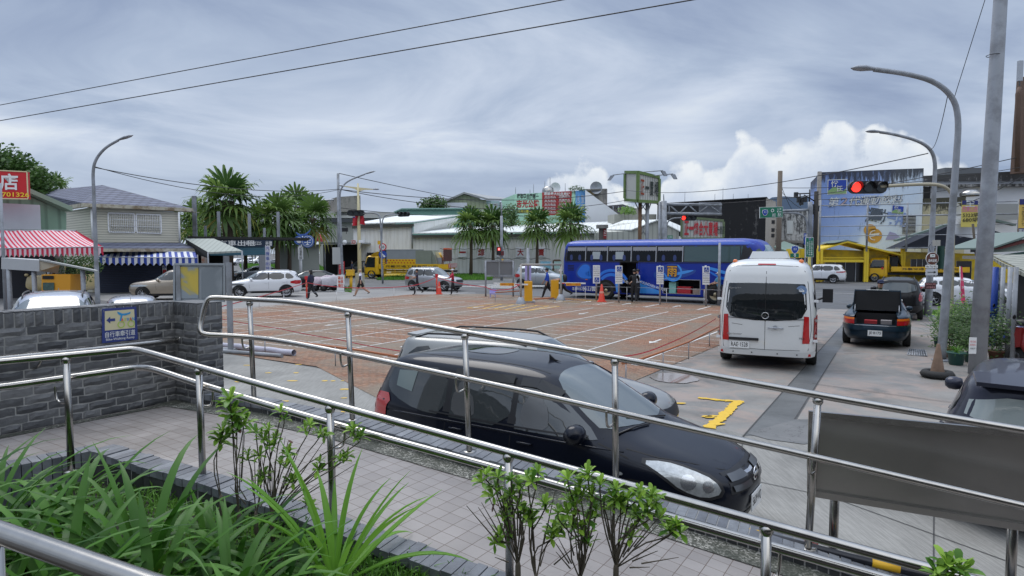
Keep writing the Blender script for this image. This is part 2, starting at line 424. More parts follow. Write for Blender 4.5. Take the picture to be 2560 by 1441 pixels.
o=b.build('yellow_hatching',base=(0,0,0));tag(o,kind='structure')
def blob(b,c,rx,ry,z,m,n=14,j=.25):
 b.poly([(c[0]+rx*cos(2*pi*i/n)*(1+random.uniform(-j,j)),c[1]+ry*sin(2*pi*i/n)*(1+random.uniform(-j,j)),z)for i in range(n)],m)
m_yel2=mat('road_yellow',(.66,.42,.03),.6,var=.2,vs=9)
b=MB()
def ragged(pts,w,z):
 for a,c in zip(pts,pts[1:]):
  a,c=V(a),V(c);d=(c-a);L_=d.length;d.normalize();n=V((-d.y,d.x,0));k=max(3,int(L_/.06))
  top=[a+d*(L_*i/k)+n*(w/2+random.uniform(-.03,.03))for i in range(k+1)]
  bot=[a+d*(L_*i/k)-n*(w/2+random.uniform(-.03,.03))for i in range(k+1)]
  for i in range(k):b.poly([(p.x,p.y,z)for p in(bot[i],bot[i+1],top[i+1],top[i])],m_yel2)
ragged([G(1745,996),G(1812,1003),G(1860,1006)],.13,.0125)
ragged([G(1845,1006),G(1818,1032),G(1790,1056),G(1772,1072)],.17,.0135)
for x,y in((1776,1045),(1783,1042),(1768,1043),(1700,1010),(1800,1062)):blob(b,G(x,y),.09,.05,.0145,m_yel2)
o=b.build('yellow_corner_marking',base=(0,0,0));tag(o,kind='structure')
b=MB()
for x,y in((740,933),(731,953),(811,953),(833,953),(859,953),(598,955),(552,957),(861,974),(911,974),(710,1004),(860,1030),(746,912),(860,996),(620,914),(545,883),(556,880),(650,894),(856,928),(672,933)):
 blob(b,G(x,y),random.uniform(.05,.12),random.uniform(.03,.06),.006,m_yel2)
o=b.build('yellow_paint_spots',base=(0,0,0));tag(o,kind='structure')
m_pud=mat('puddle_water',(.20,.17,.16),.06,var=.2,vs=4)
b=MB();c=G(1684,946);blob(b,c,.50,.55,.010,m_pud,28,.06);o=b.build('puddle',base=(0,0,0));tag(o,kind='structure')
b=MB();m_joint=mat('joint',(.06,.06,.06),.9)
for p,q in(((2335,1095),(2334,1441)),((2040,1230),(2560,1420)),((1870,1200),(2200,1270)),((1860,1090),(1840,1200))):strip(b,G(*p),G(*q),.012,m_joint,.006)
for p,q in(((1857,1093),(2098,822)),((1987,1049),(2090,885)),((2030,960),(2400,1010)),((2110,885),(2150,884))):strip(b,G(*p),G(*q),.02,m_joint,.0105)
o=b.build('expansion_joints',base=(0,0,0));tag(o,kind='structure')
b=MB()
for i in range(6):strip(b,UV(43+i*1.1-2,-31+i*.1),UV(43+i*1.1-2,-25.5+i*.1),.4,m_lineb,.006)
for i in range(7):strip(b,UV(36.0+i*1.0,4.0),UV(36.0+i*1.0,9.5),.45,m_lineb,.006)
for i in range(9):strip(b,UV(47.5,-36+i*6),UV(47.5,-33.5+i*6),.12,m_lineb,.005)
strip(b,UV(34.7,-60),UV(34.7,-25),.12,m_lineb,.005);strip(b,UV(57,-60),UV(57,-34),.15,m_liney,.005)
strip(b,UV(53.5,-50),UV(53.5,-10),.12,m_lineb,.005)
o=b.build('road_markings',base=(0,0,0));tag(o,kind='structure')
m_kerby=worn('yellow_kerb',(.62,.43,.03),(.2,.16,.08),(.34,.42))
o=MB().slab([P(895,693,70)+V((0,0,-P(895,693,70).z)),P(1022,694,70)+V((0,0,-P(1022,694,70).z)),G(1022,689),G(880,689)],(0,0,.22),m_kerby).build('yellow_kerb_island');tag(o,kind='structure')
m_glass=mat('dark_window_glass',(.012,.015,.017),.04,spec=.9)
m_glassc=mat('windscreen_glass',(.05,.07,.07),.03,spec=1.0,coat=1.)
m_glasst=mat('tinted_glass',(.03,.045,.045),.04,spec=.9)
m_seam=mat('panel_gap',(.004,.004,.004),.7)
m_chrome=mat('chrome',(.75,.75,.76),.12,1.)
m_rim=mat('alloy_rim',(.50,.51,.53),.3,.9)
m_rimd=mat('dark_rim',(.10,.10,.105),.35,.8)
m_lamp=mat('headlamp_glass',(.46,.48,.48),.12,.45,coat=1.,var=.5,vs=22)
m_lampi=mat('headlamp_reflector',(.62,.64,.66),.2,.9)
m_tail=mat('red_lamp',(.42,.01,.012),.2,coat=.6)
m_amber=mat('amber_lamp',(.75,.16,.01),.25,coat=.6)
m_plate=mat('plate_white',(.74,.75,.74),.5)
m_ink=mat('ink_black',(.012,.012,.015),.6)
def paint(name,col,metal=.0,rough=.28):return mat('paint_'+name,col,rough,metal,coat=1. if sum(col)>.3 else .45,var=.03,vs=.8,spec=.5 if sum(col)>.3 else .12)
def interp(tab,z):
 if z<=tab[0][0]:return tab[0][1]
 for(a,p),(b,q)in zip(tab,tab[1:]):
  if z<=b:return p+(q-p)*(z-a)/max(1e-9,b-a)
 return tab[-1][1]
class Body:
 """horizontal sections stacked: front edge, rear edge and half width as tables over height"""
 def __init__(s,L,front,rear,width,nf=3.6,nr=5.,n=72,levels=46,smooth=2,zs=None,cut=None,nft=None):
  s.L=L;z0,z1=width[0][0],width[-1][0]
  zs=zs or[z0+(z1-z0)*(1-(1-i/levels)**1.55)for i in range(levels+1)]
  fx=[interp(front,z)for z in zs];rx=[interp(rear,z)for z in zs];wx=[interp(width,z)for z in zs]
  for _ in range(smooth):
   for a in(fx,rx,wx):
    b=a[:]
    for i in range(1,len(a)-1):a[i]=(b[i-1]+2*b[i]+b[i+1])/4
  vs=[]
  for i,z in enumerate(zs):
   f,r,w=fx[i],rx[i],wx[i];xm=(f+r)/2;hx=(r-f)/2
   nfz=interp(nft,z)if nft else nf
   for j in range(n):
    q=2*pi*j/n;c_,s_=cos(q),sin(q);e=nfz if c_<0 else nr
    k=(abs(c_)**e+abs(s_)**e)**(-1/e)
    vs.append(V((L/2-(xm+hx*c_*k),w*s_*k,z)))
  fs=[]
  for i in range(len(zs)-1):
   for j in range(n):fs.append((i*n+j,i*n+(j+1)%n,(i+1)*n+(j+1)%n,(i+1)*n+j))
  fs.append(tuple(range(n))[::-1]);fs.append(tuple((len(zs)-1)*n+j for j in range(n)))
  fs=[tuple(reversed(f))for f in fs]
  s.vs,s.fs=vs,fs;s.bvh=BVHTree.FromPolygons(vs,fs)
  if cut:s.fs=[f for f in fs if not cut(sum((vs[i]for i in f),V())/len(f))]
 def hit(s,view,a,b,off):
  if view=='top':o,d=V((s.L/2-a,b,5)),V((0,0,-1))
  elif view in('left','right'):
   k=1 if view=='left' else-1;o,d=V((s.L/2-a,4*k,b)),V((0,-k,0))
  elif isinstance(view,tuple):
   dr=V(view).normalized();e=V((0,0,1)).cross(dr).normalized();f=dr.cross(e);o,d=dr*6+e*a+f*b,-dr
  elif view=='front':o,d=V((s.L/2+3,a,b)),V((-1,0,0))
  elif view=='rear':o,d=V((-s.L/2-3,a,b)),V((1,0,0))
  h=s.bvh.ray_cast(o,d)
  if h[0]is None:
   h=s.bvh.find_nearest(o+d*(3.4 if view in('front','rear')else 3.2));p,nrm=h[0],h[1]
  else:p,nrm=h[0],h[1]
  if nrm.dot(d)>0:nrm=-nrm
  return p+nrm*off
 def patch(s,mb,view,pts,m,off=.006,res=.14,sm=0,smooth=True):
  if sm:pts=chaikin(pts,sm)
  bm=bmesh.new();vs=[bm.verts.new((p[0],p[1],0))for p in pts];bm.faces.new(vs)
  bmesh.ops.triangulate(bm,faces=bm.faces[:])
  for _ in range(6):
   es=[e for e in bm.edges if e.calc_length()>res]
   if not es:break
   bmesh.ops.subdivide_edges(bm,edges=es,cuts=1,use_grid_fill=False)
   bmesh.ops.triangulate(bm,faces=[f for f in bm.faces if len(f.verts)>3])
  out=[s.hit(view,v.co.x,v.co.y,off)for v in bm.verts];bm.verts.index_update()
  fs=[tuple(v.index for v in f.verts)for f in bm.faces];bm.free()
  c=V((0,0,.6));fx=[]
  for f in fs:
   n=(out[f[1]]-out[f[0]]).cross(out[f[2]]-out[f[0]]);mid=out[f[0]]
   ref=V(view)if isinstance(view,tuple)else{'top':V((0,0,1)),'left':V((0,1,0)),'right':V((0,-1,0)),'front':V((1,0,0)),'rear':V((-1,0,0))}[view]
   fx.append(f if n.dot(ref)>0 else f[::-1])
  mb.add(out,fx,m,smooth);return mb
 def to2(s,view,p):
  dr=V(view).normalized();e=V((0,0,1)).cross(dr).normalized();f=dr.cross(e);q=V((s.L/2-p[0],p[1],p[2]));return(q.dot(e),q.dot(f))
 def line(s,mb,view,pts,w,m,off=.003):
  for a,c in zip(pts,pts[1:]):
   a,c=V((a[0],a[1])),V((c[0],c[1]));d=(c-a).normalized();n=V((-d.y,d.x))*w/2
   k=max(1,int((c-a).length/.15))
   top=[];bot=[]
   for i in range(k+1):
    p=a.lerp(c,i/k);top.append(s.hit(view,p.x+n.x,p.y+n.y,off));bot.append(s.hit(view,p.x-n.x,p.y-n.y,off))
   for i in range(k):mb.add([bot[i],bot[i+1],top[i+1],top[i]],[(0,1,2,3),(3,2,1,0)][:1],m)
  return mb
def wheel(root,x,y,r,side,rim='alloy',w=.2,spokes=5):
 b=MB();k=side
 b.lathe([(r*.62,-w/2),(r*.93,-w/2),(r,-w*.36),(r,w*.36),(r*.93,w/2),(r*.66,w/2),(r*.62,w*.36),(r*.62,-w/2)],m_rubber,(0,0,0),'Y',24)
 t=b.build('wheel',root);t.location=(x,y,r)
 b=MB();m=m_rim if rim=='alloy' else m_rimd if rim=='dark' else mat('painted_rim',(.35,.36,.36),.5,.4)
 o=k*w*.40
 b.lathe([(r*.66,o+k*.012),(r*.60,o+k*.004),(r*.57,o-k*.05)],m,(0,0,0),'Y',24)
 b.lathe([(0.001,o-k*.062),(r*.58,o-k*.06)],m_black,(0,0,0),'Y',24)
 b.lathe([(0.001,o+k*.004),(r*.13,o+k*.002),(r*.15,o-k*.03)],m,(0,0,0),'Y',12)
 for i in range(spokes):
  q=2*pi*i/spokes+.3;M=Matrix.Rotation(-q,3,'Y')
  if rim=='steel':b.box(M@V((r*.40,o-k*.02,0)),(r*.20,.02,r*.16),m,M=M)
  else:
   b.box(M@V((r*.36,o-k*.012,0)),(r*.50,.03,r*(.13 if spokes<8 else .07)),m,M=M)
 b.build('rim',t);return t
def plate(root,c,nrm,st,w=.36,h=.16,col=None,tilt=0):
 nrm=V(nrm).normalized();xd=V((0,0,1)).cross(nrm).normalized();yd=nrm.cross(xd)
 b=MB();c=V(c)
 b.slab([c+xd*w/2*a+yd*h/2*e for a,e in((-1,-1),(1,-1),(1,1),(-1,1))],nrm*.01,col or m_plate)
 o=b.build('number_plate',root)
 b=MB();b.text(st,c+nrm*.0115,xd,yd,h*.62,m_ink,w*.84,bold=.01);b.build('lettering',o);return o
def build_car(name,label,cat,S,group=None):
 root=thing(name,label,cat,group=group);L=S['L'];r=S['r']
 B=Body(L,S['front'],S['rear'],S['width'],S.get('nf',3.4),S.get('nr',4.6),S.get('n',72),S.get('levels',40),S.get('smooth',2),cut=S.get('cut'),nft=S.get('nft'))
 pm=S['paint'];b=MB();b.add(B.vs,B.fs,pm,True);body=b.build('body',root)
 W=max(w for _,w in S['width'])
 sd=('left','right')
 for v,lines in[('left',S.get('seams',[])),('right',S.get('seams',[])),('top',S.get('topseams',[])),('rear',S.get('rearseams',[]))]:
  for ln in lines:b=MB();B.line(b,v,ln,S.get('sw',.009),m_seam);b.build('panel_seam',body)
 for v in sd:
  for(hx,hz)in S.get('handles',[]):
   b=MB();y=B.hit(v,hx,hz,0);k=1 if v=='left' else-1
   b.tube([y+V((.09,k*.005,0)),y+V((.07,k*.035,.003)),y+V((-.07,k*.035,.003)),y+V((-.09,k*.005,0))],.011,S.get('hm',pm),6)
   b.build('door_handle',body)
 if S.get('clad'):
  cl=S['clad'];b=MB();
  for v in sd:B.patch(b,v,[(.25,S['width'][0][0]+.01),(L-.25,S['width'][0][0]+.01),(L-.2,cl),(.2,cl)],m_black,.004,.5)
  b.build('sill_cladding',root)
 for v in sd:
  k=1 if v=='left' else-1
  for i,wx in enumerate((S['fo'],S['fo']+S['wb'])):
   b=MB();rr=r*1.15
   zb=S['width'][0][0]+.005
   pts=[(wx+rr*cos(q),r+rr*sin(q))for q in[R(a)for a in range(-20,201,12)]]
   pts=[(p,max(zb,q))for p,q in pts]
   B.patch(b,v,pts,m_seam,.004,.2)
   if S.get('flare'):
    q0=[B.hit(v,wx+rr*1.03*cos(R(a)),max(zb,r+rr*1.03*sin(R(a))),0.0)for a in range(-12,193,12)]
    b.tube(q0,.032,m_black,6)
   b.build('wheel_arch',root)
   y=B.hit(v,wx,r+rr*.5,0).y
   w_=S.get('ww',.2)
   wheel(root,L/2-wx,y-k*(w_/2)+k*.012,r,k,S.get('rim','alloy'),w_,S.get('spokes',5))
 for v in sd:
  for p in S['win']:
   b=MB();B.patch(b,v,p,S.get('glass',m_glass),.005,.16,sm=1);g=b.build('side_window',root)
   if S.get('visor'):
    b=MB();xs=[q for q in p]
    B.line(b,v,[p[i]for i in S.get('visor')]if isinstance(S.get('visor'),list)else p[-2:],.07,m_black,.022);b.build('wind_deflector',g)
  if S.get('chromeline'):
   b=MB();B.line(b,v,S['chromeline'],.018,m_chrome,.008);b.build('window_trim',root)
  if S.get('pillar'):
   b=MB()
   for p in S['pillar']:B.patch(b,v,p,m_black,.0045,.2)
   b.build('pillar_trim',root)
 b=MB();B.patch(b,'top',S['ws'],S.get('wsm',m_glassc),.005,.12,sm=1);b.build('windscreen',root)
 if S.get('rw'):
  b=MB();B.patch(b,S.get('rwv','rear'),S['rw'],S.get('rglass',m_glass),.006,.12,sm=1);rwo=b.build('rear_window',root)
  if S.get('wiper'):
   b=MB();p=[B.hit('rear',a,z,.02)for a,z in S['wiper']];b.tube(p,.008,m_black,5);b.build('wiper',rwo)
 for k in(1,-1):
  if S.get('head3'):
   vw=(1,1.1*k,.25)
   b=MB();B.patch(b,vw,[B.to2(vw,(p[0],p[1]*k,p[2]))for p in S['head3']],S.get('headm',m_lamp),.010,.05,sm=1);hl=b.build('headlight',root)
   b=MB()
   for cx,cy,cz,rr in S.get('headin3',[]):
    c0=B.to2(vw,(cx,cy*k,cz));B.patch(b,vw,[(c0[0]+rr*cos(q*pi/6),c0[1]+rr*sin(q*pi/6))for q in range(12)],m_lampi,.014,.05)
   if b.v:b.build('reflector',hl)
  elif S.get('head'):
   b=MB();B.patch(b,S.get('headv','front'),[(p[0]*k,p[1])if S.get('headv','front')=='front' else(p[0],p[1]*k)for p in S['head']],S.get('headm',m_lamp),.012,.04,sm=1)
   hl=b.build('headlight',root)
   if S.get('headin'):
    b=MB();v_=S.get('headv','front')
    for cx,cy,rr in S['headin']:
     pts=[(cx+rr*cos(q*pi/6),cy+rr*sin(q*pi/6))for q in range(12)]
     B.patch(b,v_,[(p[0]*k,p[1])if v_=='front' else(p[0],p[1]*k)for p in pts],m_lampi,.018,.06)
    b.build('reflector',hl)
  if S.get('tail'):
   b=MB()
   for j,t in enumerate(S['tail']):
    v_,m_,pts=t
    vv=v_ if v_=='rear' else('left' if k==1 else 'right')
    B.patch(b,vv,[(p[0]*k,p[1])if v_=='rear' else p for p in pts],m_,.008+.002*j,.08,sm=S.get('tsm',1))
   b.build('tail_light',root)
  if S.get('mirror'):
   mx,mz,ms=S['mirror'];v='left' if k==1 else 'right'
   p=B.hit(v,mx,mz,0);b=MB();c=p+V((0,k*.13*ms,.04))
   b.lathe([(.001,-.10*ms),(.065*ms,-.085*ms),(.085*ms,-.02*ms),(.08*ms,.05*ms),(.05*ms,.09*ms),(.001,.10*ms)],S.get('mm',pm),c,'Y',14)
   b.tube([p-V((0,k*.02,0)),c-V((0,k*.06*ms,.02))],.022,m_black,6)
   b.build('door_mirror',root)
   if S.get('mbig'):
    pass
 b=MB();any_=False
 for(v_,pts,m_,off)in S.get('trim',[]):
  B.patch(b,v_,pts,m_,off,.12,sm=0);any_=True
 if any_:b.build('grille' if S.get('grille')else 'bumper_trim',root)
 if S.get('rails'):
  x0,x1,yy,zz=S['rails']
  for k in(1,-1):
   b=MB();ps=[]
   for i in range(9):
    t=i/8;xx=x0+(x1-x0)*t;q=B.hit('top',xx,k*yy,0);lift=0 if i in(0,8)else .05
    ps.append(q+V((0,0,lift)))
   b.tube(ps,[.012]+[.018]*7+[.012],S.get('railm',m_black),6);b.build('roof_rail',root)
 if S.get('antenna'):
  ax=S['antenna'];q=B.hit('top',ax,0,0);b=MB()
  b.slab([q+V((-.07,-.008,0)),q+V((.08,-.008,0)),q+V((.0,-.008,.02)),q+V((-.07,-.008,.07))],(0,.016,0),m_black);b.build('antenna',root)
 for(v_,a,z,st,w,h,tilt)in S.get('plates',[]):
  p=B.hit(v_,a,z,.012);n=(1,0,tilt)if v_=='front' else(-1,0,tilt)
  plate(root,p,n,st,w,h)
 return root,B
def dlo(pts,splits,gap=.05):
 """window band polygon cut into panes at x positions (convex-ish outline, given as lower and upper tables)"""
 lo,up=pts;out=[]
 xs=splits
 for a,c in xs:
  n=5;low=[(a+(c-a)*i/n,interp(lo,a+(c-a)*i/n))for i in range(n+1)];hi=[(a+(c-a)*i/n,interp(up,a+(c-a)*i/n))for i in range(n,-1,-1)]
  out.append([p for i,p in enumerate(low+hi)])
 return out
def shape_mpv():
 L=4.42
 return dict(L=L,r=.31,fo=.88,wb=2.6,nf=2.9,nr=6.0,n=96,levels=60,smooth=2,front=[(.2,.16),(.3,.04),(.5,0),(.62,.02),(.70,.06),(.78,.20),(.85,.42),(.93,.74),(.98,.96),(1.03,1.03),(1.20,1.32),(1.38,1.64),(1.47,1.83),(1.53,2.05),(1.57,2.35),(1.59,2.7)],rear=[(.2,L-.12),(.35,L-.02),(.6,L),(.85,L-.02),(1.0,L-.06),(1.2,L-.15),(1.38,L-.24),(1.46,L-.31),(1.52,L-.45),(1.565,L-.8),(1.59,L-1.3)],width=[(.2,.76),(.3,.82),(.5,.845),(.75,.845),(.95,.825),(1.02,.80),(1.25,.74),(1.42,.685),(1.48,.65),(1.52,.60),(1.56,.50),(1.58,.38),(1.59,.2)],nft=[(.2,3.4),(.6,3.4),(.8,3.6),(1.0,4.0),(1.2,4.0),(1.5,4.0)],win=[[(1.24,.96),(1.34,.945),(2.15,.935),(2.165,.95),(2.165,1.425),(2.15,1.435),(2.0,1.42),(1.72,1.30)],[(2.235,.935),(3.01,.93),(3.02,.95),(3.02,1.44),(3.0,1.45),(2.245,1.445),(2.23,1.43)],[(3.09,.94),(3.48,.945),(3.90,1.06),(4.05,1.18),(3.98,1.36),(3.85,1.42),(3.1,1.45)]],pillar=[[(2.15,.985),(2.25,.985),(2.25,1.42),(2.15,1.42)],[(3.01,.985),(3.11,.985),(3.11,1.43),(3.01,1.43)]],ws=[(1.02,0),(1.06,.35),(1.22,.66),(1.50,.62),(1.82,.53),(1.90,.30),(1.93,0),(1.90,-.30),(1.82,-.53),(1.50,-.62),(1.22,-.66),(1.06,-.35)],rw=[(-.55,1.06),(.55,1.06),(.5,1.38),(-.5,1.38)],head=[(.62,.12+.0),(.30,.36)],seams=[[(1.22,.97),(1.3,.7),(1.24,.3)],[(2.2,.97),(2.22,.3)],[(3.06,.97),(3.08,.6),(2.98,.35)],[(.95,.84),(1.25,.93)]],handles=[(2.02,.82),(2.90,.83)],mirror=(1.42,.98,1.15),antenna=2.15)
def scaled(S,sx=1,sz=1,sy=1):return S
def make_minivan():
 S=shape_mpv();S['paint']=paint('black',(.005,.007,.014));S['glass']=mat('smoked_glass',(.040,.046,.048),.03,spec=1.)
 S['head3']=[(.78,.80,.85),(.58,.79,.75),(.42,.75,.63),(.27,.64,.565),(.18,.50,.60),(.24,.52,.71),(.42,.62,.80),(.60,.70,.85)]
 S['headin3']=[(.40,.69,.70,.065),(.28,.58,.66,.05)]
 S['topseams']=[[(.99,-.70),(.70,-.64),(.42,-.50),(.22,-.36),(.13,-.16),(.11,0),(.13,.16),(.22,.36),(.42,.50),(.70,.64),(.99,.70)],[(1.95,-.44),(2.6,-.50),(3.5,-.50),(4.0,-.42)],[(1.95,.44),(2.6,.50),(3.5,.50),(4.0,.42)]]
 m_gr=mat('grille_grey',(.15,.155,.16),.3,.7);m_grb=mat('grille_black',(.01,.01,.011),.4)
 S['grille']=True
 S['trim']=[('front',[(-.46,.585),(.46,.585),(.43,.755),(-.43,.755)],m_grb,.006),('front',[(-.42,.605),(-.10,.60),(-.12,.65),(-.43,.655)],m_gr,.02),('front',[(.42,.605),(.10,.60),(.12,.65),(.43,.655)],m_gr,.02),('front',[(-.42,.685),(-.12,.68),(-.14,.73),(-.40,.735)],m_gr,.02),('front',[(.42,.685),(.12,.68),(.14,.73),(.40,.735)],m_gr,.02),('front',[(-.55,.26),(.55,.26),(.5,.38),(-.5,.38)],m_grb,.006)]
 S['tail']=[('side',m_tail,[(4.27,.72),(4.40,.70),(4.40,.92),(4.33,1.06),(4.25,1.08)]),('rear',m_tail,[(.60,.72),(.80,.72),(.78,1.08),(.66,1.06)])]
 S['plates']=[('front',0,.44,'5639·VQ',.36,.16,0)]
 S['visor']=[-3,-2,-1]and None
 root,B=build_car('minivan','glossy black minivan parked right beside the tiled ramp, nose to the right','car',S)
 for v in('left','right'):
  for p in([(1.72,1.30),(1.98,1.395),(2.16,1.405)],[(2.24,1.415),(3.0,1.42)]):
   b=MB();B.line(b,v,p,.075,mat('smoked_acrylic',(.012,.012,.012),.08),.028);b.build('wind_deflector',root)
  b=MB();q=B.hit(v,1.02,.70,.004);B.patch(b,v,[(1.02+.045*cos(t*pi/6),.70+.018*sin(t*pi/6))for t in range(12)],m_lamp,.012,.3);b.build('side_repeater',root)
  b=MB();B.line(b,v,[(1.36,.972),(2.2,.962),(3.3,.965)],.016,m_black,.012);b.build('window_trim',root)
 for v in('left','right'):
  b=MB();q=[B.hit(v,x,.895-.02*((x-2.4)/2)**2,-.006)for x in[1.0+.3*i for i in range(11)]];b.tube(q,.014,S['paint'],6);b.build('crease_highlight_rod',root)  # body-colour rod added along the shoulder crease to catch a highlight line
  b=MB();q=[B.hit(v,x,.40,-.004)for x in[1.3+.25*i for i in range(9)]];b.tube(q,.018,S['paint'],6);b.build('sill_moulding',root)
 b=MB();p=B.hit('front',0,.665,.03)
 b.lathe([(.052,0),(.062,.006),(.072,0),(.062,-.006),(.052,0)],m_chrome,p+V((.01,0,0)),'X',24)
 b.box(p+V((.012,0,0)),(.01,.15,.022),m_chrome);b.build('front_emblem',root)
 m_see=mat('seen_through_glass',(.15,.19,.18),.1,spec=1.);m_seat=mat('seat_seen',(.075,.078,.08),.2,spec=1.)
 for v in('left','right'):
  b=MB();B.patch(b,v,[(3.60,1.14),(3.86,1.18),(3.86,1.36),(3.56,1.38)],m_see,.010,.1);b.build('far_window',root)
  for x in(1.95,2.85):
   b=MB();B.patch(b,v,[(x-.18,.96),(x+.14,.96),(x+.16,1.18),(x+.10,1.24),(x+.08,1.34),(x-.04,1.34),(x-.06,1.24),(x-.14,1.18)],m_seat,.009,.1,sm=1);b.build('seat_back',root)
 b=MB();B.line(b,'top',[(.13,-.40),(.085,-.2),(.07,0),(.085,.2),(.13,.40)],.022,m_chrome,.008);b.build('hood_trim',root)
 b=MB();vw=(1,-1.1,.25);B.patch(b,vw,[B.to2(vw,p)for p in((.82,-.815,.87),(.58,-.81,.73),(.41,-.765,.605),(.25,-.65,.54),(.15,-.48,.58),(.21,-.50,.73),(.41,-.61,.82),(.60,-.69,.87))],m_black,.006,.05,sm=1);b.build('lamp_surround',root)
 for x0,y0,x1,y1 in((1.00,.30,1.16,-.30),(1.0,-.12,1.13,-.62)):
  b=MB();b.tube([B.hit('top',x0,y0,.015),B.hit('top',(x0+x1)/2-.02,(y0+y1)/2,.025),B.hit('top',x1,y1,.02)],.010,m_black,5);b.build('wiper',root)
 b=MB();B.patch(b,'top',[(2.75,-.26),(3.25,-.26),(3.3,0),(3.25,.26),(2.75,.26),(2.7,0)],m_glass,.004,.12,sm=2);b.build('roof_hatch',root)
 b=MB();B.patch(b,'top',[(1.10,-.60),(1.55,-.56),(1.55,.56),(1.10,.60)],mat('windscreen_tint',(.22,.27,.27),.04,spec=1.,coat=1.),.009,.12,sm=2)
 b.build('dashboard_reflection',root)if False else None
 return root
van_fwd=R(-34.5)
mv=make_minivan()
sc_=.97
fx,fy=cos(van_fwd),sin(van_fwd)
place(mv,(2.27-fx*2.21*1.01,5.84-fy*2.21*1.01,0),van_fwd,scale=(1.01,.97,.97))
def shape(L,W,Ht,hood=.85,nose=.62,cowl=(1.15,1.02),wst=1.85,tail=.0,rtop=.55,belt=1.02,gc=.22,wb=2.6,fo=.9,r=.33,boxy=0.,**kw):
 """two-box car; wst = x where the windscreen meets the roof; rtop = how far the roof ends before the tail"""
 w=W/2;cx,cz=cowl
 S=dict(L=L,r=r,fo=fo,wb=wb,nf=3.0+boxy,nr=4.5+boxy,n=64,levels=44,nft=[(gc,3.0+boxy),(hood,3.0+boxy),(belt+.2,3.6+boxy)],front=[(gc,.18),(gc+.1,.05),(nose-.1,0),(nose,.02),(nose+(hood-nose)*.6,.08),(hood,.30),((hood+cz)/2+.01,(.3+cx)/2),(cz-.02,cx-.12),(cz+.02,cx),(Ht-.16,wst-.12),(Ht-.08,wst+.03),(Ht-.035,wst+.25),(Ht-.01,wst+.65),(Ht,wst+.9)],rear=[(gc,L-.16),(gc+.12,L-.03),(.6,L),(belt-.1,L-.03-tail*.3),(belt+.04,L-.08-tail),(Ht-.18,L-rtop*.82),(Ht-.09,L-rtop),(Ht-.04,L-rtop-.22),(Ht-.01,L-rtop-.7),(Ht,L-rtop-.95)],width=[(gc,w-.10),(gc+.1,w-.03),(.55,w),(.8,w),(belt-.06,w-.02),(belt+.02,w-.05),(Ht-.30,w*.84),(Ht-.15,w*.765),(Ht-.10,w*.725),(Ht-.06,w*.65),(Ht-.02,w*.45),(Ht-.005,w*.30),(Ht,w*.18)])
 t=Ht-.155;a0=cx+.30;a1=wst+.08;e1=L-rtop-.05;e0=L-tail-.42
 mid=a0+(e0-a0)*.42;mid2=a0+(e0-a0)*.78
 S['win']=[[(a0,belt+.02),(mid-.04,belt+.02),(mid-.04,t),(a1+.1,t-.005),(a0+(a1-a0)*.6,belt+.02+(t-belt)*.66)],[(mid+.04,belt+.02),(mid2-.04,belt+.03),(mid2-.04,t-.01),(mid+.04,t)],[(mid2+.03,belt+.03),(e0,belt+.09),(e1-.22,t-.07),(mid2+.03,t-.01)]]
 S['pillar']=[[(mid-.05,belt+.02),(mid+.05,belt+.02),(mid+.05,t),(mid-.05,t)]]
 w5=w*.73
 S['ws']=[(cx+.03,0),(cx+.07,w*.5),(cx+.2,w*.82),((cx+wst)/2+.1,w*.80),(wst-.02,w5*.93),(wst+.03,w5*.5),(wst+.05,0),(wst+.03,-w5*.5),(wst-.02,-w5*.93),((cx+wst)/2+.1,-w*.80),(cx+.2,-w*.82),(cx+.07,-w*.5)]
 S['rw']=[(-w*.74,belt+.05),(w*.74,belt+.05),(w*.66,Ht-.19),(-w*.66,Ht-.19)]
 S['seams']=[[(a0-.05,belt),(a0+.02,.6),(a0-.02,gc+.1)],[(mid,belt+.02),(mid+.01,gc+.1)],[(mid2+.1,belt+.02),(mid2+.12,.75),(mid2-.05,.4)]]
 S['handles']=[(mid-.16,belt-.16),(mid2-.06,belt-.15)]
 S['mirror']=(a0+.12,belt+.0,1.0);S['mm']=None
 S['head']=[(w*.50,nose-.02),(w*.86,nose+.04),(w*.90,hood-.07),(w*.62,hood-.10)]
 S['tail']=[('rear',m_tail,[(w*.62,belt-.26),(w*.95,belt-.28),(w*.93,belt-.03),(w*.64,belt-.05)]),('side',m_tail,[(L-.22,belt-.20),(L-.05,belt-.24),(L-.06,belt-.04),(L-.24,belt-.05)])]
 S['grille']=True
 S['trim']=[('front',[(-w*.48,nose-.06),(w*.48,nose-.06),(w*.46,hood-.14),(-w*.46,hood-.14)],m_black,.007),('front',[(-w*.6,gc+.06),(w*.6,gc+.06),(w*.55,gc+.2),(-w*.55,gc+.2)],m_black,.007)]
 S.update(kw)
 if S.get('mm')is None:S['mm']=S.get('paint')
 return S
def at(px,py):return G(px,py)
def heading(deg):return R(deg)
def put(root,loc,rz,scale=None):return place(root,(loc[0],loc[1],0),rz,scale=scale)
S=shape(4.55,1.74,1.62,hood=.86,cowl=(1.15,1.0),wst=1.95,rtop=.30,belt=.98,wb=2.72,paint=paint('silver',(.24,.245,.235),.5,.42),rails=(2.1,4.0,.52,0),glass=m_glass,plates=[('rear',0,.9,'AGL-2283',.36,.15,0)])
c,B=build_car('silver_wagon','silver grey estate car with roof rails, half hidden behind the black minivan','car',S)
b=MB();q=B.hit('top',4.12,0,-.015)
b.slab([q+V((.10,-.46,.0)),q+V((-.10,-.42,.01)),q+V((-.10,.42,.01)),q+V((.10,.46,0))],(0,0,.035),S['paint']);b.build('rear_spoiler',c)
fw=R(-37);fp=at(1665,1066);fw=R(-24);put(c,(.25,9.35),fw,scale=(.95,.95,.93))
